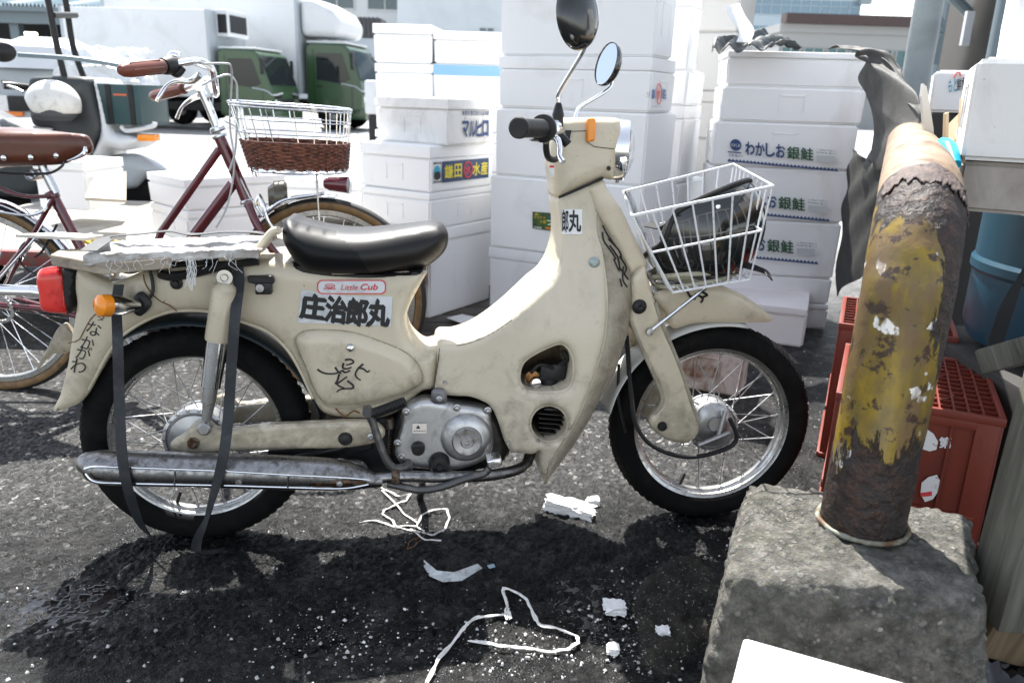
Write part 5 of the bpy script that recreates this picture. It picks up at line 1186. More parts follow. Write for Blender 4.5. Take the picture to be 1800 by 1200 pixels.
def wallpt(px, py, off): # on the near wall
    nrm = -ey; p0 = Vector((cr_.x, cr_.y, 0)) + nrm*off; r = ray(px, py); t = (p0-CO).dot(nrm)/r.dot(nrm); return k1.matrix_world.inverted() @ (CO+r*t)
bpy.context.view_layer.update()
LBL = mat('torn_label', (.72, .70, .68), .7, 0, (.35, .3, .3), 40, .55, .6)
m = MB(); m.add([wallpt(x, y, -.007) for x, y in ((1616,757),(1628,753),(1641,762),(1649,776),(1646,790),(1634,793),(1618,788))], [tuple(range(7))]); m.build('torn_label', LBL, k1, 0)
m = MB(); add_text(m, "第", quadmap(wallpt(1651, 786, -.0065), wallpt(1672, 788, -.0065), wallpt(1672, 768, -.0065), wallpt(1651, 768, -.0065)), 0, .03); m.build('crate_print', PAPER, k1, 0)
m = MB(); m.add([wallpt(x, y, -.004) for x, y in ((1618,868),(1620,848),(1632,838),(1647,834),(1653,845),(1650,862),(1640,877),(1626,882))], [tuple(range(8))], 0); m.add([wallpt(x, y, -.0035) for x, y in ((1617,866),(1638,863),(1638,871),(1619,873))], [(0, 1, 2, 3)], 1); m.build('round_label', [LBL, INKR], k1, 0)
c2r = Vector((1.185, 2.035, 0)); crate(.30, .36, .41, "rear red bottle crate whose corners show left and right of the yellow pipe", 'red bottle crates', (c2r-ex*.15+ey*.18)[:], ang+RAD(1), 9, 10)
# ---------------------------------------------------------------- blue drum, grubby boxes on the right
TEAL = mat('teal_plastic', (.004, .050, .085), .30, 0, (.008, .045, .07), 6, .45, .75, 200, .1, .001, .2, (120, .72, (.005, .02, .03)))
dc = Vector((1.45, 1.93, .0)); 
drum = empty('plastic_drum', loc=dc, label='teal blue plastic drum under the grubby foam box, dark strap across it', cat='plastic drum')
m = MB(); m.lathe([(0, .405), (.22, .405), (.27, .43), (.285, .47), (.285, .60), (.292, .61), (.292, .63), (.285, .64), (.285, .76), (.25, .80), (0, .80)], (0, 0, 0), (0, 0, 1), 64); m.build('body', TEAL, drum, 30)
m = MB(); m.lathe([(.04, .80), (.045, .81), (0, .811)], (.1, .1, 0), (0, 0, 1), 24); m.build('bung', TEAL, drum)
m = MB(); a = [(on_y(1800, 470, 1.64)-dc, Vector((0.3, 0, 1))), (on_y(1770, 540, 1.64)-dc, Vector((1, 0, .4))), (on_y(1738, 640, 1.66)-dc, Vector((1, 0, .3)))]; m.ribbon(a, .035, .003); m.build('strap', MATTE, drum)
m = MB(); m.box((dc.x-.30, dc.y-.30, 0), (dc.x+.32, dc.y+.30, .395), .01); tag(m.build('plinth_box', mat('dark_board', (.03, .028, .026), .8)), 'dark wooden box supporting the teal drum', 'wooden box')
a0 = on_y(1690, 95, 1.50); z1_ = on_y(1700, 283, 1.50).z; zb_ = on_y(1690, 365, 1.50).z; zt_ = on_y(1700, 100, 1.50).z
N1 = Vector((on_y(1688, 280, 1.52).x, 1.52, 0)); rA, rB = dirs(-22), dirs(60)
foam(N1+Vector((.006, .01, 0)), rA, .50, rB, .42, .806, z1_, "muddy brown stained foam box resting on the teal drum", 'grubby foam boxes on the drum', mt=FOAM_B, lid=False)
foam(N1+Vector((-.004, -.004, 0)), rA, .54, rB, .42, z1_, zt_, "grey white foam box with a rust smear, above the muddy one", 'grubby foam boxes on the drum', mt=FOAM_G, lid=False)
m = MB(); f = quadmap(*[on_y(x, y, 1.5) for x, y in ((1795, 262), (1806, 262), (1806, 240), (1795, 240))])
# lettered box behind and bright boxes above
N2 = Vector((on_y(1637, 160, 3.0).x, 3.0, 0)); zl, zh = on_y(1636, 197, 3.0).z, on_y(1645, 124, 3.0).z
s5 = foam(N2, dirs(-24), .55, dirs(64), .4, zl, zh+.0, "white foam box with pale blue and red lettering, behind the grubby box", 'foam boxes at the right edge', lid=False)
bpy.context.view_layer.update()
q = facepxX(s5, [(1666, 163), (1698, 158), (1698, 132), (1668, 140)], .003); f = quadmap(*q); m = MB(); add_text(m, "もと", f, 0, .01, (0, 0, .5, 1)); add_text(m, "鮮魚", f, 1, .01, (.5, 0, 1, .9)); m.tube([f(.5+.18*cos(k*pi/8), 1.0+.35*sin(k*pi/8)) for k in range(9)], .003, 5, 2); m.build('printed_name', [INKT, INKB, mat('faded_red_ink', (.75, .22, .2))], s5[0], 0)
for k, (x, z0_, z1__, l) in enumerate(((1718, zt_+.005, zt_+.17, "bright white foam box above the grubby grey one at the right edge"), (1725, zt_+.172, zt_+.40, "topmost white foam box at the right edge of the photo"))):
    p = on_y(x, 60, 1.75); foam(Vector((p.x, 1.62+.02*k, 0)), rA, .5, rB, .35, z0_, z1__, l, 'foam boxes at the right edge', lid=False)
# support under the lettered box: a cardboard carton
p = on_y(1655, 215, 2.2); 
m = MB()
for (pts, D1, D2) in ((((1655,290),(1658,200),(1663,198),(1661,300)), 1.75, 1.95), (((1660,225),(1690,195),(1690,310),(1670,330)), 2.0, 1.9), (((1687,172),(1701,183),(1686,285),(1676,310)), 1.85, 1.7)):
    P = [on_y(x, y, D1 if i in (0, 1) else D2) for i, (x, y) in enumerate(pts)]; m.add(P, [(0, 1, 2, 3)])
o = m.build('cardboard_carton', CARD, smooth=0); tag(o, 'open brown cardboard carton with raised flaps beside the foam box', 'cardboard box'); md = o.modifiers.new('s', 'SOLIDIFY'); md.thickness = .006
m = MB(); m.box((N2.x, 2.98, 0), (N2.x+.55, 3.3, zl-.003), .01); tag(m.build('dark_locker', mat('dark_board', (.03, .028, .026))), 'dark cabinet under the lettered foam box', 'cabinet')
m = MB(); P = [on_y(x, y, 2.0) for x, y in ((1627,245),(1620,170),(1623,147),(1629,152),(1641,225),(1643,262))]; m.add([p_ for p_ in P]+[p_+Vector((0, .012, 0)) for p_ in P], [(0,1,2,3,4,5),(11,10,9,8,7,6)]+[(i, i+6, (i+1) % 6+6, (i+1) % 6) for i in range(6)]); tag(m.build('plastic_offcut', mat('white_plastic', (.6, .6, .57)), smooth=0), 'pointed white plastic strip standing upright behind the pipe', 'plastic strip')
m = MB(); m.tube([on_y(1657, 252, 1.6), on_y(1668, 262, 1.55), on_y(1680, 290, 1.5)], [.012, .016, .010], 10); tag(m.build('blue_tie', mat('blue_film', (.01, .32, .48), .3)), 'bright blue plastic tie round the pipe bend', 'plastic tie')
# ---------------------------------------------------------------- timber on the right
def wood(name, c, c2, sc=(1, 1, .08), axis_s=None):
    if name in MATS: return MATS[name]
    m, n, b = newmat(name); MATS[name] = m; co = N(n, "ShaderNodeTexCoord").outputs['Object']; mp_ = N(n, "ShaderNodeMapping"); mp_.inputs['Scale'].default_value = sc; n.links.new(co, mp_.inputs[0])
    ns = noise(n, mp_.outputs[0], 45, 8, .65, .8); r = ramp(n, ns.outputs[0], [(.3, c2), (.65, c)]); n2 = noise(n, co, 4, 5); c3 = mix(n, ramp(n, n2.outputs[0], [(.5, 0), (.75, .6)]).outputs[0], r.outputs[0], c2)
    n.links.new(c3, b.inputs['Base Color']); b.inputs['Roughness'].default_value = .85; bump(n, b, ns.outputs[0], .5, .003); return m
GW = wood('weathered_timber', (.15, .148, .12), (.055, .053, .042)); BWD = wood('brown_plank', (.17, .125, .07), (.06, .042, .024), (.08, 1, 1))
def beam(a, b, wx, wy, name, mt, lab, cat, xd=Vector((1, 0, 0))):
    d = b-a; z = d.normalized(); y = z.cross(xd).normalized(); x = y.cross(z).normalized(); m = MB(); m.box((-wx/2, -wy/2, 0), (wx/2, wy/2, d.length), .006, 0)
    o = m.build(name, mt, None, 30); o.matrix_world = Matrix(((x.x, y.x, z.x, a.x), (x.y, y.y, z.y, a.y), (x.z, y.z, z.z, a.z), (0, 0, 0, 1))); tag(o, lab, cat); return o
beam(on_y(1768, 1080, 1.12), on_y(1893, 640, 1.12), .085, .10, 'timber_post', GW, 'weathered grey timber post leaning at the right edge beside the crate', 'timber post')
beam(on_y(1722, 1092, 1.13), on_y(1900, 1142, 1.13), .09, .06, 'timber_plank', BWD, 'brown plank with a knot lying behind the concrete block', 'timber plank', Vector((0, 0, 1)))
beam(on_y(1745, 632, 1.55), on_y(1860, 600, 1.45), .05, .10, 'timber_offcut', wood('grey_timber_side', (.17, .165, .14), (.05, .048, .04), (.08, 1, 1)), 'short weathered timber offcut lying above the front crate', 'timber offcut', Vector((0, 0, 1)))
# black film on the ground at the corner
m = MB(); rows = []
c_ = on_z(1765, 1175, .15)
for i in range(26):
    rows.append([c_ + Vector((-.06+.24*i/25, -.10+.22*j/19, .03*mno.fractal(Vector((i*.25, j*.3, 1)), 1, 2, 4)-.03)) for j in range(20)])
m.grid(rows); tag(m.build('black_film', mat('black_film', (.015, .015, .016), .18)), 'crumpled black plastic film right of the concrete block', 'plastic film')
# ---------------------------------------------------------------- tarpaulin over the salmon stack
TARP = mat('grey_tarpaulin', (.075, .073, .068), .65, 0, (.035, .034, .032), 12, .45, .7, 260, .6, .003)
tp = [[(1455,86,3.30),(1500,84,3.2),(1545,92,3.1),(1552,100,2.95)],
      [(1480,80,3.15),(1535,90,3.05),(1570,112,2.95),(1578,150,2.85)],
      [(1500,90,3.05),(1560,98,2.95),(1598,150,2.8),(1600,190,2.7)],
      [(1508,95,3.02),(1558,130,2.9),(1607,180,2.7),(1620,220,2.6)],
      [(1520,110,3.0),(1545,170,2.9),(1590,220,2.7),(1618,238,2.55)],
      [(1512,150,3.02),(1540,215,2.9),(1560,238,2.8),(1592,246,2.6)],
      [(1548,228,2.95),(1535,270,2.92),(1530,300,2.9),(1550,310,2.8)],
      [(1535,250,3.0),(1518,290,2.98),(1520,320,2.95),(1540,350,2.9)]]
ctl = [[on_y(x, y, D) for x, y, D in r] for r in tp]
def bez(ctl, n=64, m_=36):
    rows = []
    R, C = len(ctl), len(ctl[0])
    def cr1(P, t):
        k = min(int(t*(len(P)-1)), len(P)-2); f = t*(len(P)-1)-k; g = lambda j: P[max(0, min(len(P)-1, j))]
        p0, p1, p2, p3 = g(k-1), g(k), g(k+1), g(k+2); return .5*((2*p1)+(p2-p0)*f+(2*p0-5*p1+4*p2-p3)*f*f+(3*p1-p0-3*p2+p3)*f**3)
    for i in range(n):
        P = [cr1([ctl[r][c] for r in range(R)], i/(n-1)) for c in range(C)]; rows.append([cr1(P, j/(m_-1)) for j in range(m_)])
    return rows
rows = bez(ctl)
for i, r in enumerate(rows):
    for j, p in enumerate(r): rows[i][j] = p + Vector((0, -1, .3))*(.018*sin(i*.42+j*.16)+.012*mno.noise(Vector((i*.16, j*.2, 0)))) 
m = MB(); m.grid(rows); o = m.build('tarpaulin', TARP, smooth=70); tag(o, 'grey woven tarpaulin draped over the right end of the lettered stack', 'tarpaulin'); md = o.modifiers.new('s', 'SOLIDIFY'); md.thickness = .003
ct2 = [[on_y(x, y, D) for x, y, D in r] for r in [[(1252,92,3.25),(1290,86,3.3),(1350,84,3.35)],[(1254,78,3.3),(1300,76,3.4),(1360,78,3.45)],[(1262,72,3.4),(1320,66,3.5),(1385,74,3.5)],[(1300,74,3.5),(1350,58,3.6),(1410,88,3.5)]]]
rows = bez(ct2, 40, 40)
for i, r in enumerate(rows):
    for j, p in enumerate(r): rows[i][j] = p + Vector((0, 0, 1))*(.014*sin(j*.5)+.012*mno.noise(Vector((i*.3, j*.3, 4))))
m = MB(); m.grid(rows); o = m.build('tarpaulin', mat('dark_tarpaulin', (.05, .058, .06), .5, 0, (.2, .2, .19), 8, .5, .6, 200, .4, .002), smooth=70); tag(o, 'bunched dark tarpaulin lying on top of the lettered stack', 'tarpaulin'); md = o.modifiers.new('s', 'SOLIDIFY'); md.thickness = .003
m = MB(); m.ribbon([(on_y(1287, 10, 3.5), (1, 0, .3)), (on_y(1296, 30, 3.45), (1, 0, .3)), (on_y(1312, 55, 3.4), (1, 0, .2)), (on_y(1306, 75, 3.35), (1, .3, 0))], .06, .003); tag(m.build('plastic_strip', PAPER), 'white plastic strip curling up beside the tall stack', 'plastic strip')
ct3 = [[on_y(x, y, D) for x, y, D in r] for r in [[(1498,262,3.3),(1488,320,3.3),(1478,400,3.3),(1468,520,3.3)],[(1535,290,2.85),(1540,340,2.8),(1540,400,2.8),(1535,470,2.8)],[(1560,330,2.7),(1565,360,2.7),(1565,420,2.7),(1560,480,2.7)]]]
rows = bez(ct3, 20, 30); m = MB(); m.grid([[p+Vector((0, -.02*sin(j*.7+i), 0)) for j, p in enumerate(r)] for i, r in enumerate(rows)]); o = m.build('tarpaulin', mat('shaded_tarpaulin', (.022, .022, .021), .8, 0, (.045, .045, .04), 12, .45, .7), smooth=70); tag(o, 'lower fold of grey tarpaulin hanging between the lettered stack and the pipe', 'tarpaulin')  # near-black copy of the grey tarpaulin; the shade is in its colour
# ---------------------------------------------------------------- helmet, rope in the basket
hc_ = BM @ DB(1232, 396, 1.80); helm = empty('black_helmet', label='glossy black open face helmet lying in the wire basket', cat='helmet')
GB = mat('gloss_black', (.012, .014, .014), .12, coat=.5)
Rm = (Matrix.Rotation(RAD(18), 4, 'Z') @ Matrix.Rotation(RAD(-22), 4, 'Y') @ Matrix.Rotation(RAD(150), 4, 'X')).to_3x3()
# shell axis: dome points down and towards the viewer's right
ax = (Vector((.42, -.30, -.80))).normalized(); fwd = Vector((.85, -.1, .5)); fwd = (fwd-ax*fwd.dot(ax)).normalized(); side = ax.cross(fwd)
helm.matrix_world = Matrix(((fwd.x, side.x, ax.x, hc_.x), (fwd.y, side.y, ax.y, hc_.y), (fwd.z, side.z, ax.z, hc_.z), (0, 0, 0, 1)))
m = MB(); rows = []
for i in range(25):
    r = []; th = RAD(2+106*i/24)
    for j in range(49):
        ph = 2*pi*j/48; cut = 1 if cos(ph) > -.2 else 1-.20*ss((-cos(ph)-.2)/.5); t2 = th*cut
        r.append((.142*sin(t2)*cos(ph), .118*sin(t2)*sin(ph), .135*cos(t2)))
    rows.append(r)
m.grid(rows); o = m.build('shell', GB, helm, 60); md = o.modifiers.new('s', 'SOLIDIFY'); md.thickness = .022; md.offset = -1
m = MB(); P = [Vector(p) for p in rows[-1][:-1]]; m.tube(P, .006, 8, closed=True, cap=False, smooth=False); m.build('edge_trim', BLACK, helm)
m = MB(); m.lathe([(.0, .0), (.07, .005), (.095, .03), (.1, .07)], (0, 0, -.045), (0, 0, 1), 40); m.build('lining', MATTE, helm)
for s in (-1, 1):
    m = MB(); m.lathe([(0, -.002), (.004, -.002), (.0055, 0)], Vector((.045, s*.112, -.01)), (0, -s, 0), 16); m.build('snap_button', CHROME, helm)
m = MB(); m.ribbon([((-.06, -.09, -.02), (1, 0, 0)), ((-.09, -.07, -.05), (1, 0, 0)), ((-.11, -.02, -.06), (1, .2, 0)), ((-.08, .06, -.03), (1, 0, 0))], .02, .003); m.build('chin_strap', MATTE, helm)
m = MB(); P = [BM @ DB(x, y, D) for x, y, D in ((1206,372,1.70),(1222,366,1.70),(1226,376,1.70),(1210,382,1.70))]
CORD = mat('pale_cord', (.42, .40, .30), .85, 0, (.25, .23, .16), 60, .5, .7, 600, .6, .0015)
m = MB(); cc_ = BM @ DB(1215, 498, 1.78)
pts = [];
for k in range(64): a = k*.52; rr_ = .075+.03*sin(k*.37); pts.append(cc_+Vector((rr_*cos(a)+.0, rr_*.75*sin(a), .010*sin(k*.9)+.018+.012*cos(k*.21))))
m.tube(pts, .0055, 8); tag(m.build('cord_coil', CORD), 'loose coil of pale cord under the helmet in the basket', 'cord')
m = MB(); P = [BM @ DB(x, y, D) for x, y, D in ((1262,465,1.74),(1290,462,1.72),(1325,470,1.68),(1345,478,1.64),(1356,487,1.62))]; m.ribbon([(p, (0, 1, .45)) for p in P], .022, .005); tag(m.build('rubber_strap', BLACK), 'black rubber strap poking out through the basket front', 'strap')
# ---------------------------------------------------------------- planks and straps on the carrier
PLK = wood('raw_plank', (.42, .36, .28), (.20, .16, .12), (.08, 1, 1))
def slab(name, pts, w0, w1, th, mt, lab, cat, bev=.003):
    """pts: pixels of the near and far top corners given with their own w"""
    P = [BM @ B3(x, y, w) for x, y, w in pts]; up = bV; m = MB(); n = len(P); m.add([p for p in P]+[p-up*th for p in P], [tuple(range(n)), tuple(range(2*n-1, n-1, -1))]+[(i, i+n, (i+1) % n+n, (i+1) % n) for i in range(n)])
    o = m.build(name, mt, None, 30); tag(o, lab, cat)
    if bev: b_ = o.modifiers.new('b', 'BEVEL'); b_.width = bev; b_.segments = 2
    return o
slab('carrier_board', [(88,447,.10),(178,464,.16),(300,452,.16),(300,432,-.03),(105,438,-.02)], 0, 0, .022, PLK, 'thick weathered wooden board sticking out of the rear carrier', 'wooden board')
slab('thin_board', [(27,412,-.02),(150,418,.0),(182,413,-.05),(110,408,-.12),(30,411,-.05)], 0, 0, .006, mat('pale_board', (.55, .52, .48), .7, 0, (.4, .37, .33), 8, .5, .7), 'thin pale board jutting back behind the carrier', 'thin board', 0)
WRAP = mat('wrapped_board', (.50, .49, .47), .3, 0, (.24, .20, .17), 14, .42, .62, 60, .8, .006)
m = MB(); rows = []
for i in range(60):
    t = i/59; x = 145+(455-145)*t; row = []
    for j in range(28):
        s_ = j/27; 
        # section: near edge face then the top going away
        if s_ < .25: w_ = .155; dy = 20-20*(s_/.25)
        else: w_ = .155-.22*((s_-.25)/.75); dy = 0
        yb = 446-9*t
        p = BM @ B3(x, yb, .155); q = Vector(p) - bW*(.155-w_) - bV*(dy/20*.018*(1 if t > .25 else 1.2)); q = q + bV*(.006*mno.fractal(Vector((x*.03, s_*4, 0)), 1, 2, 4)) + bW*(.004*mno.noise(Vector((x*.09, s_*7, 3))))
        row.append(q)
    rows.append(row)
m.grid(rows); o = m.build('wrapped_board', WRAP, smooth=60); tag(o, 'board wrapped in torn clear plastic lying on the rear carrier', 'wrapped board'); md = o.modifiers.new('s', 'SOLIDIFY'); md.thickness = .008; md.offset = -1
m = MB()
for k in range(24):
    x = random.uniform(180, 425); y = 452-9*(x-145)/310+random.uniform(4, 14); p = BM @ B3(x, y, .160); L = random.uniform(.01, .028); m.tube([p, p+Vector((random.uniform(-.01, .01), -.004, -L*.5)), p+Vector((random.uniform(-.015, .015), -.002, -L))], .0004, 4)
for k in range(14):
    p = BM @ B3(333+random.uniform(-3, 8), 452, .162); P = [p]; 
    for q in range(5): p = p+Vector((random.uniform(-.005, .004), 0, -random.uniform(.006, .016))); P.append(p)
    m.tube(P, .0006, 4)
tag(m.build('frayed_threads', PAPER), 'frayed white threads hanging from the wrapped board', 'threads', None, 'stuff')
WEB = mat('black_webbing', (.016, .019, .022), .6, 0, (.04, .042, .045), 40, .5, .7, 900, .5, .0008)
def strapth(pts, wid, lab, name='strap'):
    m = MB(); m.ribbon([(BM @ B3(x, y, w_), d) for x, y, w_, d in pts], wid, .0016); tag(m.build(name, WEB), lab, 'strap')
X1 = bU; 
strapth([(155,441,.16,bU+bW*.2),(178,425,.10,bU),(200,415,.02,bW),(250,411,.05,bW),(300,406,.06,bW),(340,412,.07,bW),(400,407,.06,bW),(455,409,.04,bW),(470,416,.03,bW)], .032, 'black webbing strap lying along the wrapped board')
strapth([(209,500,.085,bU),(205,540,.10,bU*1+bW*.1),(207,600,.165,bU),(209,680,.17,bU),(212,760,.185,bU),(217,820,.195,bU),(228,870,.19,bU),(244,915,.16,bU+bW*.3),(262,940,.12,bU+bW),(270,946,.08,bW)], .020, 'black strap dangling over the tail end of the muffler')
strapth([(418,466,.085,bU),(420,500,.10,bU),(413,560,.14,bU),(407,640,.145,bU),(402,720,.15,bU),(396,780,.19,bU),(386,830,.195,bU+bW*.2),(372,880,.19,bU*.6+bW*.6),(362,915,.17,bU*.6+bW),(348,945,.15,bU+bW*.2),(344,968,.14,bU)], .021, 'black strap hanging beside the rear shock absorber')
strapth([(344,968,.14,bW+bU*.3),(365,970,.10,bW),(410,962,.05,bW+bU*.2),(430,950,.02,bW)], .020, 'loose end of a black strap lying under the rear tyre')
# ---------------------------------------------------------------- litter
def onground(pts, z=.004): return [on_z(x, y, z+random.uniform(0, .004)) for x, y in pts]
TW = mat('white_twine', (.78, .77, .74), .55, 0, (.5, .48, .44), 60, .5, .7, 400, .6, .002)
TW2 = mat('wet_film', (.50, .53, .54), .25, 0, (.2, .2, .2), 50, .5, .7, 200, .5, .003)
def twine(loops, name, lab, r=.0035, mt=TW):
    m = MB()
    for L in loops:
        P = onground(L); Q_ = []
        for i in range(len(P)-1): Q_ += [P[i], P[i].lerp(P[i+1], .5)+Vector((random.uniform(-.0012, .0012), random.uniform(-.0012, .0012), random.uniform(0, .002)))]
        Q_.append(P[-1])
        for st_ in range(6):
            off = [Vector((random.uniform(-1, 1), random.uniform(-1, 1), random.uniform(0, .7)))*r*.65 for _ in Q_]; m.tube([p+o_ for p, o_ in zip(Q_, off)], [r*random.uniform(.16, .36) for _ in Q_], 5)
    tag(m.build(name, mt), lab, 'twine')
twine([[(655,852),(680,862),(700,872),(722,868),(714,880),(700,885),(675,897),(672,903),(690,915),(697,925),(730,925),(745,933)],[(632,918),(660,915),(690,925),(720,932),(760,940),(782,930),(790,910),(785,895),(760,897),(742,905),(732,925)],[(722,930),(745,948),(775,950)],[(672,862),(695,885),(712,905),(735,920)]], 'twine_tangle', 'tangled white twine on the asphalt below the exhaust pipe')
twine([[(750,1200),(770,1160),(795,1130),(815,1105),(830,1090),(855,1083),(890,1079),(892,1065),(884,1040),(885,1034),(905,1040),(925,1052),(935,1075),(950,1098),(985,1105),(1012,1118),(1016,1130),(1000,1140),(970,1146),(930,1140),(880,1135),(825,1126)],[(886,1072),(892,1090)],[(893,1070),(897,1088)]], 'twine_loop', 'long loop of flat white twine lying in the foreground', .0048)
twine([[(745,925),(735,945),(720,952),(716,965),(728,960),(740,950),(752,935)]], 'rubber_band', 'brown elastic loop lying beside the twine tangle', .0022, mat('brown_elastic', (.14, .07, .03), .6))
m = MB(); P = [on_z(x, y, .006+z) for x, y, z in ((745,983,.0),(768,1002,.01),(755,1012,.0),(778,1022,.004),(798,1005,.012),(812,1020,.0),(840,990,.01),(848,998,.0),(745,995,.0))]
m.add(P, [(0, 1, 2, 8), (2, 1, 4, 3), (3, 4, 5), (5, 4, 6, 7)]); o = m.build('film_scrap', TW2, smooth=0); tag(o, 'scrap of clear bluish plastic with faint print on the wet asphalt', 'plastic scrap'); md = o.modifiers.new('s', 'SOLIDIFY'); md.thickness = .001
m = MB(); P = [on_z(x, y, .008) for x, y in ((856,993),(868,990),(871,996),(860,999))]; m.add(P, [(0, 1, 2, 3)]); tag(m.build('film_scrap', mat('blue_scrap', (.3, .42, .5), .4), smooth=0), 'tiny pale blue plastic chip beyond the film scrap', 'plastic chip')
def rock(c, s, name, mt, lab, cat, seed=0, sub=3, amp=.25):
    bm = bmesh.new(); bmesh.ops.create_icosphere(bm, subdivisions=sub+1, radius=1)
    for v in bm.verts:
        n_ = v.co.copy(); k = 1+amp*mno.noise(n_*1.3+Vector((seed, 0, 0)))*2+.22*mno.noise(n_*4+Vector((seed, 2, 0)))+.07*mno.noise(n_*13+Vector((seed, 5, 0))); q = Vector((max(-.7, min(.7, n_.x*k)), max(-.7, min(.7, n_.y*k)), max(-.6, min(.6, n_.z*k)))); q = q*(1+.20*mno.noise(n_*3.1+Vector((seed, 9, 0)))+.12*mno.noise(n_*9+Vector((seed, 7, 0)))); v.co = Vector((q.x*s[0], q.y*s[1], q.z*s[2]))
    bm.verts.index_update(); m = MB().add([v.co[:] for v in bm.verts], [[v.index for v in f.verts] for f in bm.faces]); bm.free(); o = m.build(name, mt, None, 35); o.location = c; tag(o, lab, cat); return o
c_ = on_z(1002, 890, .02); o = rock((c_.x, c_.y, .014), (.085, .032, .028), 'foam_chunk', FOAM_G, 'broken grey foam chunk on the asphalt under the leg shield', 'foam chunk', 3, 4); o.rotation_euler = (0, .05, RAD(-22))
c_ = on_z(1042, 881, .01); rock((c_.x, c_.y, .008), (.022, .018, .018), 'foam_chunk', FOAM, 'small white foam lump beside the larger grey chunk', 'foam chunk', 8)
for (x, y, sx_, l) in ((1080,1066,.03,"ragged white foam flake near the tar mound"),(1165,1110,.018,"small white foam lump on the tar mound"),(1078,1140,.016,"white foam crumb nearest the bottom edge, left of the mound")):
    c_ = on_z(x, y, .01); rock((c_.x, c_.y, .010), (sx_, sx_*.9, .012), 'foam_chunk', FOAM, l, 'foam chunk', x)
# mound of old asphalt beside the block
m = MB(); rows = []
PG = [on_z(x, y, 0) for x, y in ((1105, 950), (1290, 950), (1260, 1240), (1075, 1200))]
for i in range(90):
    row = []
    for j in range(90):
        s_, t = j/89, i/89; p = (PG[0]*(1-s_)+PG[1]*s_)*(1-t)+(PG[3]*(1-s_)+PG[2]*s_)*t; rr_ = sqrt(((s_-.52)/.5)**2+((t-.5)/.5)**2); e = ss((1.0-rr_)*2.2+.9*mno.noise(p*6)-.15)*(1 if rr_ < 1.05 else 0)
        c = 0
        v_ = mno.voronoi(p*9)[0]; lump = max(0, .62-v_[0])
        row.append(p+Vector((0, 0, -.012+e*(.022+.035*lump+.010*mno.fractal(p*22, 1, 2, 6)+.006*mno.noise(p*70)))))
    rows.append(row)
m.grid(rows); tag(m.build('tar_mound', mat('old_tar', (.014, .0135, .011), .6, 0, (.05, .047, .036), 14, .45, .75, 260, .9, .004, .2, (150, .62, (.26, .25, .23)), spec=.25), smooth=70), 'lumpy mound of old tar on the ground left of the concrete block', 'tar mound')
# countless foam crumbs: one mass
def crumbs(n, region, smin, smax, dens=None):
    m = MB(); k = 0
    while k < n:
        x = random.uniform(region[0], region[2]); y = random.uniform(region[1], region[3])
        if dens and random.random() > dens(x, y): continue
        p = on_z(x, y, .002); s_ = smin+(smax-smin)*random.random()**5; a = random.uniform(0, 6.28); h = s_*random.uniform(.3, .8)
        q = [(cos(a+t)*s_*random.uniform(.5, 1), sin(a+t)*s_*random.uniform(.5, 1)) for t in (0, 1.4, 2.9, 4.4)]
        m.add([(p.x+u, p.y+v, 0) for u, v in q]+[(p.x+u*.5, p.y+v*.5, h) for u, v in q], [(4, 5, 6, 7), (0, 1, 5, 4), (1, 2, 6, 5), (2, 3, 7, 6), (3, 0, 4, 7)]); k += 1
    return m
def dd_(x, y):
    a = .035
    for cx_, cy_, rx, ry, w_ in ((1240,930,70,50,1),(1150,1040,80,60,.6),(900,1150,130,60,.7),(1100,1120,90,70,.6),(700,930,90,30,.4),(1230,790,110,70,.5),(600,1130,150,70,.3),(1430,760,40,120,.5)): a = max(a, w_*math.exp(-((x-cx_)/rx)**2-((y-cy_)/ry)**2))
    return a
tag(crumbs(3600, (0, 560, 1480, 1215), .0008, .0062, dd_).build('foam_crumbs', mat('crumb_foam', (.34, .34, .335), .7, 0, (.75, .75, .74), 9, .46, .6), smooth=0), 'white foam crumbs scattered over the asphalt', 'foam crumbs', None, 'stuff')
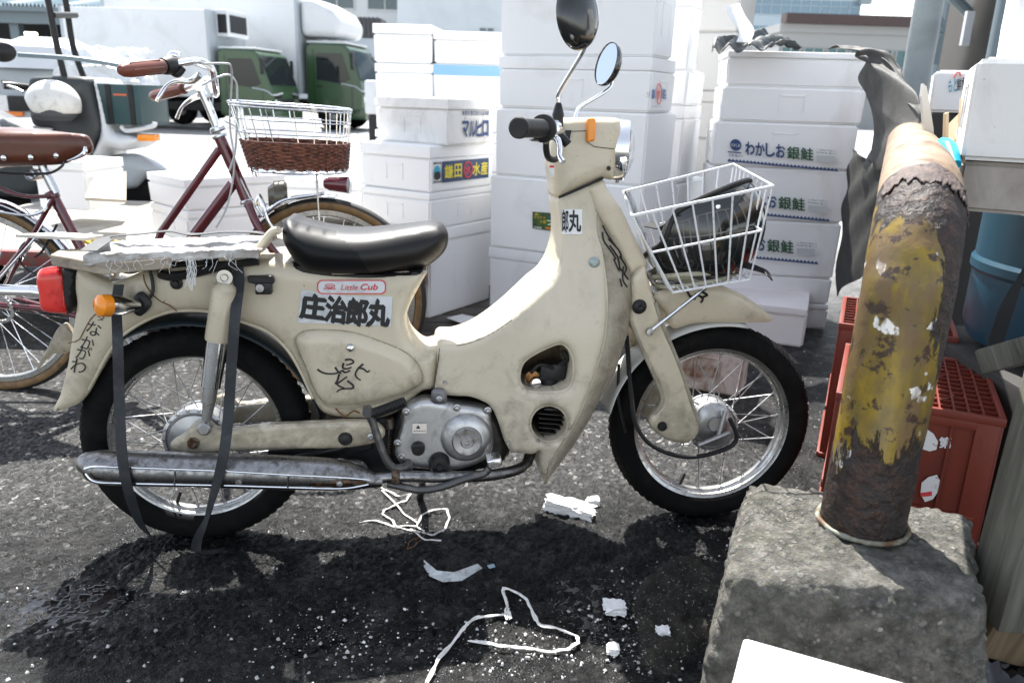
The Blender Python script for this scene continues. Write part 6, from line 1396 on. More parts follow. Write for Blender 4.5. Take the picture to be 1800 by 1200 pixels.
# ---------------------------------------------------------------- bicycle
BD = 2.50
def K(px, py, w=0.0): return on_y(px, py, BD-w)
ka, kf = K(-18, 525), K(579, 522)
bike = empty('bicycle', loc=(0, BD, 0), label='burgundy bicycle with brown leather saddle, tan tyres and a wire and wicker basket', cat='bicycle')
def kb(m, name, mt, parent=bike, smooth=40, label=None):
    o = m.build(name, mt, None, smooth, label); 
    me = o.data; me.transform(Matrix.Translation((0, -BD, 0))); o.parent = parent; return o
TY = mat('worn_black_tread', (.02, .02, .02), .7)
def kwheel(c, R, steer=0):
    root = empty('wheel', parent=bike); root.location = c-Vector((0, BD, 0)); root.rotation_euler = (0, 0, steer)
    m = MB(); prof = [(R-.019+.019*cos(a), .018*sin(a)) for a in [2*pi*k/16 for k in range(16)]]; m.lathe(prof, seg=96, closed=True)
    for i, f in enumerate(m.f):
        cc = sum((Vector(m.v[j]) for j in f), Vector())/len(f)
        if sqrt(cc.x**2+cc.z**2) > R-.010: m.m[i] = 1
    m.build('tyre', [TAN, TY], root, 60)
    m = MB(); m.lathe([(R-.036, .012), (R-.052, .012), (R-.056, .006), (R-.056, -.006), (R-.052, -.012), (R-.036, -.012)], seg=80, closed=True); m.build('rim', RIMM, root, 40)
    m = MB(); m.lathe([(0, .05), (.006, .05), (.006, .035), (.024, .034), (.024, .030), (.013, .028), (.013, -.028), (.024, -.030), (.024, -.034), (.006, -.035), (.006, -.05), (0, -.05)], seg=24); m.build('hub', CHROME, root)
    protos = []
    for sd in (-1, 1):
        for sg in (1, -1):
            m = MB(); a = RAD(32)*sg; m.tube([Vector((.023, sd*.031, 0)), Vector(((R-.056)*cos(a), 0, (R-.056)*sin(a)))], .0013, 5); protos.append(m.build('spoke', CHROME, root))
    for q, pr in enumerate(protos):
        for k in range(8):
            o = pr if k == 0 else pr.copy()
            if k: S.collection.objects.link(o); o.parent = root
            o.rotation_euler = (0, 2*pi*(k+.25*q)/8, 0)
R_ = .318
kwheel(ka, R_); kwheel(kf, R_, RAD(-4))
def arcf(c, R, a0, a1, w=.028, name='mudguard', mt=CHROME):
    m = MB(); rows = []
    for k in range(50):
        a = RAD(a0+(a1-a0)*k/49); rows.append([c+Vector(((R-abs(y)*8*.05)*cos(a), y, (R-abs(y)*.4)*sin(a))) for y in (-w, -w*.6, 0, w*.6, w)])
    m.grid(rows); o = kb(m, name, mt, bike, 60); md = o.modifiers.new('s', 'SOLIDIFY'); md.thickness = .0015
arcf(ka, R_+.018, 15, 120); arcf(kf, R_+.016, 84, 130)
FB = K(225, 575, 0)      # bottom bracket
m = MB()
m.tube([K(385, 240), K(398, 268), K(420, 318), K(434, 352)], [.0175, .0175, .0175, .0185], 20, smooth=False)
m.tube([K(386, 262), K(283, 408), FB], .0125, 16, smooth=False); m.tube([K(410, 322), K(345, 408), FB], .0175, 16, smooth=False)
m.tube([K(92, 342), K(140, 432), FB], .0160, 16, smooth=False)
m.lathe([(.021, -.034), (.021, .034)], FB, (0, 1, 0), 24)
for s in (-1, 1):
    m.tube([K(93, 350, .03*s), K(50, 425, .045*s), ka+Vector((0, -.055*s, 0))], .0075, 10, smooth=False); m.tube([FB+Vector((0, -.03*s, 0)), K(100, 545, .04*s), ka+Vector((0, -.055*s, 0))], .0095, 10, smooth=False)
    m.tube([K(88, 345, .02*s), K(45, 345, .045*s), K(10, 335, .05*s), K(-20, 320, .05*s)], .006, 10); 
m.lathe([(.019, -.012), (.0205, -.01), (.0205, .010), (.019, .012)], K(92, 343), (.4, 0, -.9), 20)
kb(m, 'frame', BURG)
m = MB()
for s in (-1, 1): m.tube([K(437, 360, .035*s), K(452, 395, .05*s), K(480, 440, .055*s), K(530, 495, .055*s), kf+Vector((0, -.055*s, 0))], [.013, .013, .012, .010, .008], 12)
m.tube([K(437, 360, .04), K(437, 360, -.04)], .015, 12); kb(m, 'fork', BURG)
m = MB(); m.lathe([(.022, -.006), (.024, -.004), (.024, .006), (.020, .010)], K(383, 228), (-.35, 0, .9), 24); m.lathe([(.0215, -.004), (.0235, -.002), (.0235, .004)], K(386, 240), (-.35, 0, .9), 24); m.lathe([(.021, -.004), (.023, 0), (.021, .006)], K(434, 354), (-.35, 0, .9), 24); kb(m, 'headset', mat('satin_silver', (.55, .56, .58), .25, 1))
m = MB(); m.tube([K(383, 228), K(368, 190), K(350, 152), K(346, 145)], [.0125, .0125, .0125, .015], 16, smooth=False); m.tube([K(350, 150, -.02), K(350, 150, .03)], .017, 16); kb(m, 'stem', CHROME)
m = MB(); m.tube([K(283, 117, .31), K(310, 113, .27), K(350, 108, .20), K(372, 122, .12), K(379, 158, .05), K(378, 166, .0), K(374, 158, -.06), K(366, 140, -.14), K(345, 148, -.22), K(325, 156, -.27)], .0105, 14); kb(m, 'handlebar', CHROME)
def grip(a, b, nm='grip'):
    d = b-a; L = d.length; m = MB(); m.lathe([(0, -.004), (.011, -.002), (.016, .008), (.0185, .03), (.0195, L*.6), (.018, L), (.0, L)], a, d, 24)
    for k in range(6):
        a_ = pi*k/3; x = d.normalized().cross(Vector((0, 0, 1))).normalized(); y = x.cross(d.normalized())
        m.tube([a+d*.15+(x*cos(a_)+y*sin(a_))*.0185, a+d*.9+(x*cos(a_)+y*sin(a_))*.0192], .0016, 5)
    kb(m, nm, mat('brown_grip', (.16, .042, .022), .38, 0, (.06, .02, .012), 14, .5, .75))
grip(K(213, 124, .46), K(284, 117, .31)); grip(K(267, 170, -.37), K(323, 156, -.27))
m = MB(); m.lathe([(.0, 0), (.021, 0), (.023, .01), (.023, .03), (.018, .05), (.0, .05)], K(287, 117, .30), K(312, 113, .25)-K(287, 117, .30), 20); m.tube([K(300, 125, .27), K(312, 131, .27), K(322, 120, .26)], .009, 8); kb(m, 'gear_shifter', BLACK)
m = MB()
m.tube([K(352, 132, .2), K(335, 143, .2), K(310, 143, .22), K(292, 152, .24), K(280, 170, .26), K(277, 178, .26)], [.010, .009, .0055, .005, .0055, .007], 10); kb(m, 'brake_lever', CHROME); m = MB(); m.tube([K(352, 168, -.1), K(337, 174, -.15), K(320, 188, -.18), K(311, 208, -.2)], [.010, .008, .005, .0065], 10)
kb(m, 'brake_lever', CHROME); m = MB(); m.tube([K(300, 104, .24), K(305, 97, .24), K(315, 100, .24)], .012, 10); kb(m, 'bell', CHROME)
m = MB()
m.tube([K(345, 113, .2), K(395, 112, .18), K(406, 118, .15), K(407, 150, .1), K(404, 220, .06), K(412, 290, .04), K(400, 360, .03), K(380, 400, .03)], .0028, 8)
m.tube([K(355, 150, .15), K(395, 132, .1), K(412, 140, .08), K(417, 165, .06), K(414, 260, .05), K(403, 300, .04)], .0030, 8)
m.tube([K(335, 112, -.1), K(380, 135, -.1), K(375, 200, -.06), K(430, 330, .02), K(460, 380, .04)], .0026, 8); kb(m, 'cables', mat('grey_cable', (.5, .52, .54), .35))
# basket: rings and ribs, wicker lower band
bt = [K(415, 187, .10), K(606, 178, .10)]; cT = K(511, 186); cB = K(527, 300)
def ring(t, n=44, grow=0):
    c = cT.lerp(cB, t); rx = (.178-.036*t)+grow; ry = (.125-.03*t)+grow; out = []
    for k in range(n):
        a = 2*pi*k/n; e = .75; cx_, sy = cos(a), sin(a); out.append(c+Vector((math.copysign(abs(cx_)**e, cx_)*rx, math.copysign(abs(sy)**e, sy)*ry, (-.008*cx_)*(1-t))))
    return out
m = MB(); m.tube(ring(0), .0042, 8, closed=True, cap=False); m.tube(ring(.04), .003, 8, closed=True, cap=False)
for t in (.22, .42): m.tube(ring(t), .0022, 6, closed=True, cap=False)
m.tube(ring(1), .004, 8, closed=True, cap=False); m.tube(ring(.95), .003, 8, closed=True, cap=False)
A, Bq = ring(0, 22), ring(1, 22)
for a, b in zip(A, Bq): m.tube([a, b], .0018, 6)
for k in range(1, 8): q = ring(1, 44); m.tube([q[k*2+1], q[43-k*2]], .0018, 5)
kb(m, 'wire_basket', CHROME)
m = MB(); WICK = mat('wicker', (.20, .075, .045), .5, 0, (.06, .02, .012), 60, .4, .6, 0)
for j in range(15):
    t = .55+.40*j/14; q = ring(t, 88); P = []
    for k, p in enumerate(q):
        c = cT.lerp(cB, t); n_ = (p-c); n_.z = 0; n_.normalize(); P.append(p+n_*(.0035*cos(k*pi*.5+ (j % 2)*pi)))
    m.tube(P, .0034, 6, closed=True, cap=False, smooth=False)
for a, b in zip(ring(.53, 22), ring(.97, 22)): m.tube([a, b], .003, 6)
kb(m, 'wicker_band', WICK)
m = MB(); m.tube([K(418, 190, .03), K(424, 235, .03), K(447, 310, .03)], .0055, 8, smooth=False); m.tube([K(424, 190, -.03), K(432, 235, -.03), K(453, 310, -.03)], .0055, 8, smooth=False)
for s in (-1, 1): m.tube([K(556, 305, .05*s), K(561, 385, .05*s), kf+Vector((0, -.065*s, 0))], .003, 8, smooth=False)
m.tube([K(470, 372, .03), K(500, 352, .03), K(560, 342, .03), K(570, 340, .03)], .006, 8); m.tube([K(470, 372, -.03), K(500, 352, -.03), K(560, 342, -.03)], .006, 8); m.tube([K(440, 235, 0), K(395, 212, 0)], .0035, 8); kb(m, 'basket_support', CHROME)
m = MB(); m.tube([K(455, 342, .03), K(462, 360, .04), K(470, 385, .045), K(480, 402, .04)], [.006, .008, .006, .007], 8); m.tube([K(455, 342, .03), K(450, 360, .03), K(462, 380, .03)], .004, 8); kb(m, 'front_brake', CHROME)
m = MB(); a, b = K(569, 322, .04), K(611, 325, .04); m.lathe([(0, 0), (.014, .002), (.022, .02), (.025, .07), (.026, .075)], a, b-a, 24); l_ = kb(m, 'front_lamp', BURG); 
m = MB(); m.lathe([(.0265, .075), (.0255, .082), (0, .084)], a, b-a, 24); kb(m, 'lamp_glass', LENS)
m = MB(); c_ = K(482, 345, -.02); m.lathe([(0, -.02), (.03, -.018), (.048, 0), (.05, .03), (.04, .04)], c_, (1, .3, 0), 28); kb(m, 'bell_lamp', mat('olive_glass', (.10, .095, .07), .15))
# saddle
sa_ = [(-40,232),(0,226),(45,229),(100,234),(135,238),(144,244),(151,262),(146,272),(128,278),(118,281),(100,290),(40,293),(0,294),(-40,296)]
o_ = [(K(x, y, .04).x, K(x, y, .04).z) for x, y in sa_]; ux = K(150, 262, .0).x
m = inflate(MB(), o_, .10, .035, .035, (), 0, lambda u, v: .22+.78*ss((ux-u)/.26), .006); m.v = [(a, b, c) for a, b, c in m.v]; o = m.build('saddle', LEATH, bike, 60)
def sadw(x, y):
    u = K(x, y, .04).x; return .10*(.22+.78*ss((ux-u)/.26))
for (x, y) in ((5, 278), (53, 277), (98, 274)):
    m = MB(); p = K(x, y, sadw(x, y)); p = Vector((p.x, BD-sadw(x, y)*.96-.002, p.z)); m.lathe([(0, -.003), (.006, -.002), (.0085, 0), (.0085, .003)], p, (0, 1, 0), 16); kb(m, 'rivet', CHROME)
m = MB(); m.tube([K(150, 258, .025), K(148, 270, .03), K(132, 279, .035), K(118, 283, .04)], [.004, .008, .005, .002], 8); kb(m, 'nose_plate', CHROME)
m = MB()
for s in (-1, 1): m.tube([K(112, 284, .02*s), K(108, 293, .025*s), K(88, 304, .028*s), K(50, 306, .03*s), K(10, 305, .04*s), K(-30, 300, .06*s)], .004, 8)
kb(m, 'saddle_rail', mat('dark_steel', (.08, .075, .08), .3, .8))
m = MB(); m.tube([K(72, 285), K(78, 300), K(98, 340)], .0135, 16, smooth=False); m.lathe([(.013, -.03), (.017, -.028), (.017, .028), (.013, .03)], K(62, 307), (0, 1, 0), 16); kb(m, 'seat_post', mat('satin_silver', (.55, .56, .58)))
m = MB(); m.tube([K(-30, 510, .06), K(60, 512, .06), K(115, 520, .06)], .020, 14, smooth=False); kb(m, 'chain_guard', CHROME)
m = MB(); m.lathe([(.0, -.004), (.06, -.004), (.085, -.003), (.085, .003), (.06, .004), (0, .004)], FB+Vector((0, -.05, 0)), (0, 1, 0), 48); m.tube([FB+Vector((0, -.06, 0)), FB+Vector((.12, -.07, -.12))], .009, 8); kb(m, 'crank_set', STEEL)
m = MB(); q = []
for k in range(26):
    a = 2*pi*k/26
    m.lathe([(0, -.004), (.006, -.004), (.006, .004), (0, .004)], ka+Vector((.045*cos(a)+.06, -.055, .04*sin(a)-.02)), (0, 1, 0), 8)
m.lathe([(.02, -.004), (.045, -.003), (.045, .003), (.02, .004)], ka+Vector((0, -.05, 0)), (0, 1, 0), 32); kb(m, 'derailleur', STEEL)
m = MB(); m.tube([K(100, 395, .04), K(75, 440, .04), K(60, 452, .05)], .004, 8); m.lathe([(.05, -.002), (.055, 0), (.05, .002)], K(62, 452, .05), (0, 1, 0), 32); kb(m, 'ring_lock', BLACK)
for s in (-1, 1):
    m = MB(); m.tube([ka+Vector((0, -.065*s, 0)), K(60, 420, .05*s), K(75, 395, .05*s)], .003, 8, smooth=False); kb(m, 'guard_stay', CHROME)
m = MB(); 
for s in (-1, 1): m.tube([K(88, 352, .02*s), K(75, 372, .05*s), K(40, 378, .06*s), K(-40, 365, .06*s)], .0045, 8)
kb(m, 'rear_carrier', CHROME)
# ---------------------------------------------------------------- delivery scooter behind
SD_ = 5.0
def Q(px, py, w=0.0): return on_y(px, py, SD_-w)
sco = empty('delivery_scooter', loc=(0, SD_, 0), label='parked white and dark grey delivery scooter with a teal crate and roof struts', cat='scooter')
def qb(m, name, mt, parent=sco, smooth=40): o = m.build(name, mt, None, smooth); o.data.transform(Matrix.Translation((0, -SD_, 0))); o.parent = parent; return o
def qinf(pts, half, we, R, name, mt, c=0, par=sco, sp=.012):
    o_ = [(Q(x, y, c).x, Q(x, y, c).z) for x, y in pts]; m = inflate(MB(), o_, half, we, R, (), c, None, sp); o = m.build(name, mt, par, 50); return o
DG = mat('dark_grey_panel', (.022, .028, .030), .5, 0, (.04, .045, .05), 3, .45, .7); WG = mat('white_panel', (.62, .64, .66), .35, 0, (.45, .46, .47), 3, .5, .8); SG = mat('silver_panel', (.36, .40, .43), .35)
qinf([(84,142),(90,137),(140,135),(178,138),(186,146),(196,190),(203,222),(190,255),(160,322),(120,318),(130,230),(90,215)], .22, .19, .08, 'leg_shield_inner', DG)
qinf([(186,140),(196,146),(207,190),(215,222),(225,232),(262,242),(240,262),(205,262),(180,322),(157,322),(190,255),(199,222),(190,160)], .20, .14, .08, 'front_cowl', WG)
qinf([(188,325),(200,280),(230,270),(262,280),(290,298),(262,312),(240,330)], .09, .03, .06, 'front_mudguard', SG)
m = MB(); c_ = Q(232, 345); m.lathe([(.18, -.05), (.24, -.045), (.26, 0), (.24, .045), (.18, .05)], c_, (0, 1, 0), 40, closed=True); m.lathe([(0, -.03), (.18, -.03), (.18, .03), (0, .03)], c_, (0, 1, 0), 32); qb(m, 'front_wheel', RUBBER)
m = MB(); c_ = Q(-20, 345); m.lathe([(.18, -.05), (.24, -.045), (.26, 0), (.24, .045), (.18, .05)], c_, (0, 1, 0), 40, closed=True); m.lathe([(0, -.03), (.18, -.03), (.18, .03), (0, .03)], c_, (0, 1, 0), 32); qb(m, 'rear_wheel', RUBBER)
qinf([(-60,205),(-30,195),(20,215),(70,225),(88,235),(150,215),(172,213),(170,225),(120,240),(100,330),(40,340),(-60,320)], .20, .16, .06, 'body', mat('dark_grey_panel', (.022, .028, .03)))
qinf([(-80,222),(-20,212),(20,208),(45,210),(70,222),(88,236),(60,240),(-80,240)], .17, .12, .06, 'seat', mat('grey_vinyl', (.13, .14, .15), .45))
m = MB(); m.box((Q(80, 222).x, -.14, Q(120, 226).z), (Q(172, 214).x, .14, Q(120, 216).z), .01); m.build('floor_rack', CHROME, sco)
for s in (.16, -.16):
    m = MB(); dx = -0 if s > 0 else 28
    m.tube([Q(114+dx*1.2, 138, s), Q(100+dx, 80, s), Q(84+dx*1.1, 0, s), Q(70+dx, -60, s)], .018, 10); qb(m, 'roof_strut', BLACK)
m = MB(); m.tube([Q(93, 27, .16), Q(133, 27, -.16)], .018, 10); qb(m, 'strut_crossbar', BLACK)
m = MB(); m.tube([Q(5, 150, .3), Q(28, 152, .25), Q(60, 156, .15)], .022, 10); m.tube([Q(5, 143), Q(60, 152, .2)], .012, 8); qb(m, 'handle_grip', BLACK)
m = MB(); m.tube([Q(10, 150, .3), Q(28, 156, .3), Q(40, 162, .3)], .008, 8); qb(m, 'brake_lever', CHROME)
m = MB(); m.box((-.05, -.05, -.02), (.05, .05, .02), .01, 0, Matrix.Translation(Q(262, 242, .1))); qb(m, 'indicator', AMBER)
m = MB(); m.tube([Q(213, 222, .15), Q(225, 230, .15), Q(268, 222, .15), Q(272, 215, .15)], .014, 8); m.tube([Q(213, 228, -.15), Q(272, 215, -.15)], .014, 8); qb(m, 'front_carrier', WG)
cr = empty('teal_crate', loc=Q(240, 218), rz=RAD(-3), label='dark teal plastic crate strapped on the front carrier of the scooter', cat='crate')
a, b = Q(197, 151), Q(270, 150); L_ = (b-a).length; H_ = abs(Q(205, 150).z-Q(212, 219).z)
TC = mat('teal_crate_plastic', (.018, .055, .060), .45)
m = MB(); m.box((-L_/2, -.17, 0), (L_/2, .17, .01)); m.box((-L_/2, -.17, .01), (L_/2, -.155, H_), .004); m.box((-L_/2, .155, .01), (L_/2, .17, H_), .004); m.box((-L_/2, -.155, .01), (-L_/2+.015, .155, H_), .003); m.box((L_/2-.015, -.155, .01), (L_/2, .155, H_), .003); m.build('tub', TC, cr)
for x in (-L_*.30, L_*.24):
    m = MB(); m.box((x, -.176, 0), (x+.03, -.1705, H_)); m.build('rib', BLACK, cr)
m = MB(); m.box((-.03, -.174, H_*.72), (.05, -.1702, H_*.77)); m.build('tag_strip', mat('orange_tag', (.5, .12, .05), .5), cr)
wh = empty('white_helmet', loc=Q(98, 212, .34), rz=RAD(200), label='scuffed white open face helmet sitting on the scooter behind the bicycle saddle', cat='helmet')
m = MB(); rows = []
for i in range(20):
    th = RAD(2+110*i/19); r = []
    for j in range(41):
        ph = 2*pi*j/40; cut = 1-.30*ss((cos(ph+.5)-.2)/.5); t2 = th*cut; r.append((.142*sin(t2)*cos(ph), .12*sin(t2)*sin(ph), .09+.130*cos(t2)))
    rows.append(r)
m.grid(rows); o = m.build('shell', mat('scuffed_white_paint', (.66, .65, .62), .35, 0, (.42, .40, .36), 14, .5, .75), wh, 60); md = o.modifiers.new('s', 'SOLIDIFY'); md.thickness = .015; md.offset = -1
m = MB(); m.lathe([(0, .0), (.08, .0), (.115, .03), (.118, .08), (.1, .1)], (0, 0, 0), (0, 0, 1), 32); m.build('lining', mat('grey_lining', (.06, .065, .07), .8), wh)
for x in (-.095, .10): m = MB(); m.lathe([(0, -.004), (.010, -.003), (.011, 0)], (x*.9, -.112+abs(x)*.3, .055), (0, 1, 0), 12); m.build('snap_button', BLACK, wh)
# white bags and a grey van front behind it
def bag(px, py, D, s, lab, sd):
    p = on_y(px, py, D); o = rock(p, s, 'plastic_bag', mat('white_bag_film', (.80, .82, .84), .35, 0, None, 1, 0, 0, 14, .6, .02), lab, 'plastic bag', sd, 4, .35); return o
bag(140, 135, 6.3, (.17, .2, .32), "tall pointed white plastic bag between the scooter's roof struts", 1)
bag(187, 130, 6.3, (.26, .2, .26), "white plastic bag behind the scooter's dark shield", 2); bag(222, 128, 6.2, (.22, .2, .26), "rounded white plastic bag nearest the bicycle grip", 5)
bag(205, 150, 6.0, (.30, .2, .20), "low white plastic bag above the teal crate", 7)
c1 = on_y(0, 300, 7.0)
van = empty('grey_cart_vehicle', loc=(on_y(-60, 200, 6.8).x, 6.8, 0), label='pale grey market turret cart at the left edge, white domed cover and dark vent', cat='market cart')
VX = on_y(-60, 200, 6.8).x
def vb(m, n_, mt): o = m.build(n_, mt, None, 40); o.data.transform(Matrix.Translation((-VX, -6.8, 0))); o.parent = van; return o
m = MB(); x0, x1 = on_y(-60, 200, 6.8).x, on_y(118, 200, 6.8).x; z0_, z1__ = .25, on_y(50, 116, 6.8).z
m.box((x0, 6.8, z0_), (x1, 7.8, z1__), .06, 0, None, 4); vb(m, 'body', SG)
m = MB(); m.lathe([(0, .26), (.2, .25), (.38, .17), (.46, .0)], (on_y(72, 110, 7.0).x, 7.15, z1__-.02), (0, 0, 1), 32); vb(m, 'dome_cover', mat('white_panel', (.6, .6, .6)))
m = MB(); a, b = on_y(20, 195, 6.8), on_y(70, 170, 6.8); m.box((a.x, 6.77, a.z), (b.x, 6.80, b.z), .01); vb(m, 'vent', BLACK)
m = MB(); a, b = on_y(-40, 202, 6.8), on_y(42, 197, 6.8); m.box((a.x, 6.775, a.z), (b.x, 6.80, b.z)); vb(m, 'orange_stripe', mat('orange_ink', (.75, .2, .03)))
m = MB(); a, b = on_y(-40, 195, 6.8), on_y(14, 168, 6.8); m.box((a.x, 6.78, a.z), (b.x, 6.80, b.z)); vb(m, 'white_notice', PAPER)
for x in (x0+.3, x1-.25):
    m = MB(); m.lathe([(0, -.07), (.2, -.07), (.26, -.05), (.26, .05), (.2, .07), (0, .07)], (x, 6.95, .26), (0, 1, 0), 32); vb(m, 'wheel', RUBBER)
m = MB(); c_ = on_y(4, 92, 4.4); m.lathe([(0, -.02), (.035, -.015), (.05, 0), (.045, .012), (0, .016)], (0, 0, 0), (0, 1, 0), 28); m.v = [(a*1.5, b, c) for a, b, c in m.v]; o = m.build('rear_mirror', BLACK, None); o.location = c_; o.parent = None
tag(o, 'black scooter mirror at the left edge above the saddle', 'mirror'); m = MB(); m.tube([c_+Vector((.08, 0, -.01)), c_+Vector((.35, .1, -.02)), c_+Vector((.55, .2, -.05))], .012, 8)
tag(m.build('cart_handle', mat('steel_blue_paint', (.12, .17, .20), .4)), 'blue grey bar running back from the mirror at the left edge', 'handle bar')
# ---------------------------------------------------------------- trucks
def gpt(px, D): return Vector((on_y(px, 160, D).x, D, 0))
GRN = mat('green_truck_paint', (.022, .062, .022), .3, coat=.4); TW_ = mat('truck_box_white', (.62, .645, .66), .45, 0, (.5, .52, .53), 1.5, .5, .8)
def truck(loc, rz, lab, s=1.0, deflector=True, fridge=False, boxL=5.2, boxH=3.25):
    t = empty('box_truck', loc, rz, lab, 'truck', 'green cab box trucks'); t.scale = (s, s, s)
    W = 1.9
    # cab side profile (x forward, z up)
    pr = [(0, .42), (0, 1.98), (.15, 2.06), (.95, 2.04), (1.10, 1.95), (1.38, 1.15), (1.42, .95), (1.42, .42), (1.20, .36), (1.1, .36)]
    m = MB(); m.prism(pr, -W/2, W/2); o = m.build('cab', GRN, t, 30); b_ = o.modifiers.new('b', 'BEVEL'); b_.width = .05; b_.segments = 3; b_.limit_method = 'ANGLE'
    m = MB(); m.box((.03, -W/2+.04, 2.05), (1.0, W/2-.04, 2.10), .02); m.build('cab_roof', TW_, t, 30)
    # windscreen
    m = MB(); a, b = Vector((1.115, 0, 1.90)), Vector((1.365, 0, 1.20)); n_ = Vector((.94, 0, .33))*.012
    m.add([a+n_+Vector((0, -W/2+.10, 0)), a+n_+Vector((0, W/2-.10, 0)), b+n_+Vector((0, W/2-.07, 0)), b+n_+Vector((0, -W/2+.07, 0))], [(0, 1, 2, 3)]); m.build('windscreen', GLASS, t, 0)
    for s_ in (-1, 1):
        y = s_*(W/2+.006); m = MB(); m.add([(.28, y, 1.82), (.92, y, 1.82), (1.14, y, 1.22), (.90, y, 1.12), (.28, y, 1.20)], [(0, 1, 2, 3, 4)]); m.build('side_window', GLASS, t, 0)
        m = MB(); m.box((1.17, s_*(W/2+.05)-.05, 1.45), (1.24, s_*(W/2+.05)+.05, 1.85), .02); m.tube([(1.15, s_*W/2, 1.8), (1.2, s_*(W/2+.1), 1.85)], .012, 6); m.build('door_mirror', BLACK, t)
        m = MB(); m.box((.20, s_*W/2-.004, .55), (.215, s_*W/2+.004, 1.9)); m.box((1.16, s_*W/2-.004, .55), (1.172, s_*W/2+.004, 1.15)); m.box((.27, s_*W/2-.004, 1.02), (.42, s_*W/2+.02, 1.06)); m.build('door_seam', BLACK, t)
        m = MB(); m.tube([(1.37, s_*.25, 1.18), (1.22, s_*.55, 1.62)], .012, 6); m.tube([(1.425, s_*.75, .92), (1.425, s_*.45, .92)], .05, 8); m.build('wiper', BLACK, t)
        m = MB(); m.box((1.36, s_*.62-.16, .68), (1.435, s_*.62+.16, .84), .02); m.build('headlamp', CHROME, t)
        m = MB(); m.tube([(.9, s_*(W/2+.01), 1.12), (1.25, s_*(W/2+.01), 1.06), (1.43, s_*(W/2-.05), .95), (1.45, s_*.35, 1.0)], .018, 6); m.build('trim_strip', mat('silver_panel', (.36, .4, .43)), t)
    m = MB(); m.box((1.40, -W/2+.35, .70), (1.432, W/2-.35, .86), .01); m.build('grille', BLACK, t)
    m = MB(); m.box((1.10, -W/2, .28), (1.50, W/2, .56), .04); m.build('bumper', GRN, t)
    m = MB(); m.box((-boxL-.1, -W/2+.15, .52), (1.1, W/2-.15, .72)); m.box((-boxL+.2, -W/2+.05, .35), (-1.9, -W/2+.12, .7)); m.build('chassis', BLACK, t)
    m = MB(); m.box((-boxL-.15, -1.06, .85), (-.12, 1.06, boxH), .03, 0, None, 3); bx_ = m.build('cargo_box', TW_, t, 30)
    for xa, xb in ((-boxL-.16, -boxL-.08), (-.18, -.11)): m = MB(); m.box((xa, -1.068, .85), (xb, 1.068, boxH+.005), .01); m.build('corner_rail', mat('silver_panel', (.36, .4, .43)), bx_)
    if deflector:
        dp = [(-.10, 2.2), (-.10, boxH+.02), (.25, boxH), (.75, boxH-.25), (.95, boxH-.55), (.85, 2.2)]
        m = MB(); m.prism(dp, -.95, .95); o = m.build('wind_deflector', TW_, t, 40); b_ = o.modifiers.new('b', 'BEVEL'); b_.width = .16; b_.segments = 5; b_.limit_method = 'ANGLE'
    if fridge:
        m = MB(); m.box((-.12, -.62, 2.35), (.20, .62, 3.0), .04); u = m.build('cooling_unit', TW_, t); m = MB()
        for k in range(8): m.box((-.05, -.635, 2.45+k*.055), (.17, -.622, 2.475+k*.055))
        m.box((-.06, -.63, 2.43), (.18, -.6215, 2.88)); m.build('louvre', BLACK, u)
        m = MB(); m.box((.201, -.5, 2.45), (.21, .5, 2.88)); m.build('louvre', BLACK, u)
    for x in (.62, -3.4):
        for s_ in (-1, 1):
            m = MB(); m.lathe([(.17, -.09), (.36, -.09), (.40, -.05), (.40, .05), (.36, .09), (.17, .09)], (x, s_*(W/2-.14), .40), (0, 1, 0), 32, closed=True); wl = m.build('wheel', RUBBER, t)
            m = MB(); m.lathe([(0, -.05), (.08, -.06), (.17, -.04), (.17, .04), (.08, .06), (0, .05)], (x, s_*(W/2-.14), .40), (0, 1, 0), 24); m.build('rim', STEEL, wl)
            m = MB(); m.lathe([(.43, -.11), (.47, -.11), (.47, .11), (.43, .11)], (x, s_*(W/2-.13), .40), (0, 1, 0), 24, closed=True, a0=0, a1=pi); m.build('wheel_arch', BLACK, t)
    return t
truck((gpt(652, 21).x-1.42, 21.6, 0), RAD(-7), "larger white box truck with a rounded wind deflector over its green cab", 1.0, True, False, 5.0, 3.05)
truck((gpt(492, 18.6).x-1.20, 19.2, 0), RAD(-6), "smaller white refrigerated truck with a louvred unit above its green cab", .86, False, True, 3.9, 2.95)
# ---------------------------------------------------------------- buildings and market roof
def zat(py, D, px=600): return on_y(px, py, D).z
def building(name, x0, x1, D, dep, z0, z1, rows, cols, wallm, winm, lab, wf=.72, hf=.55, cat='building', ang=0):
    a = gpt(x0, D); b = gpt(x1, D); L = (b-a).length; r = empty(name, a, ang, lab, cat)
    m = MB(); m.box((0, 0, 0), (L, dep, z1)); m.build('wall', wallm, r, 0)
    m = MB(); m.box((-.1, -.15, z1), (L+.1, dep, z1+.35)); m.build('parapet', wallm, r, 0)
    fh = (z1-z0)/rows; cw = L/cols; base = None
    for i in range(rows):
        for j in range(cols):
            xx = j*cw+cw*(1-wf)/2; zz = z0+i*fh+fh*(1-hf)/2
            if base is None or True:
                m = MB(); w_, h_ = cw*wf, fh*hf
                m.add([(xx, -.04, zz), (xx+w_, -.04, zz), (xx+w_, -.04, zz+h_), (xx, -.04, zz+h_)], [(0, 1, 2, 3)], 0)
                k = max(2, int(w_/1.0))
                for q in range(k+1): m.box((xx+w_*q/k-.03, -.09, zz), (xx+w_*q/k+.03, -.045, zz+h_), 0, 1)
                m.box((xx, -.09, zz+h_*.6), (xx+w_, -.046, zz+h_*.6+.05), 0, 1); m.box((xx-.05, -.12, zz-.08), (xx+w_+.05, -.001, zz-.01), 0, 1)
                m.build('window', [winm, wallm], r, 0)
    return r
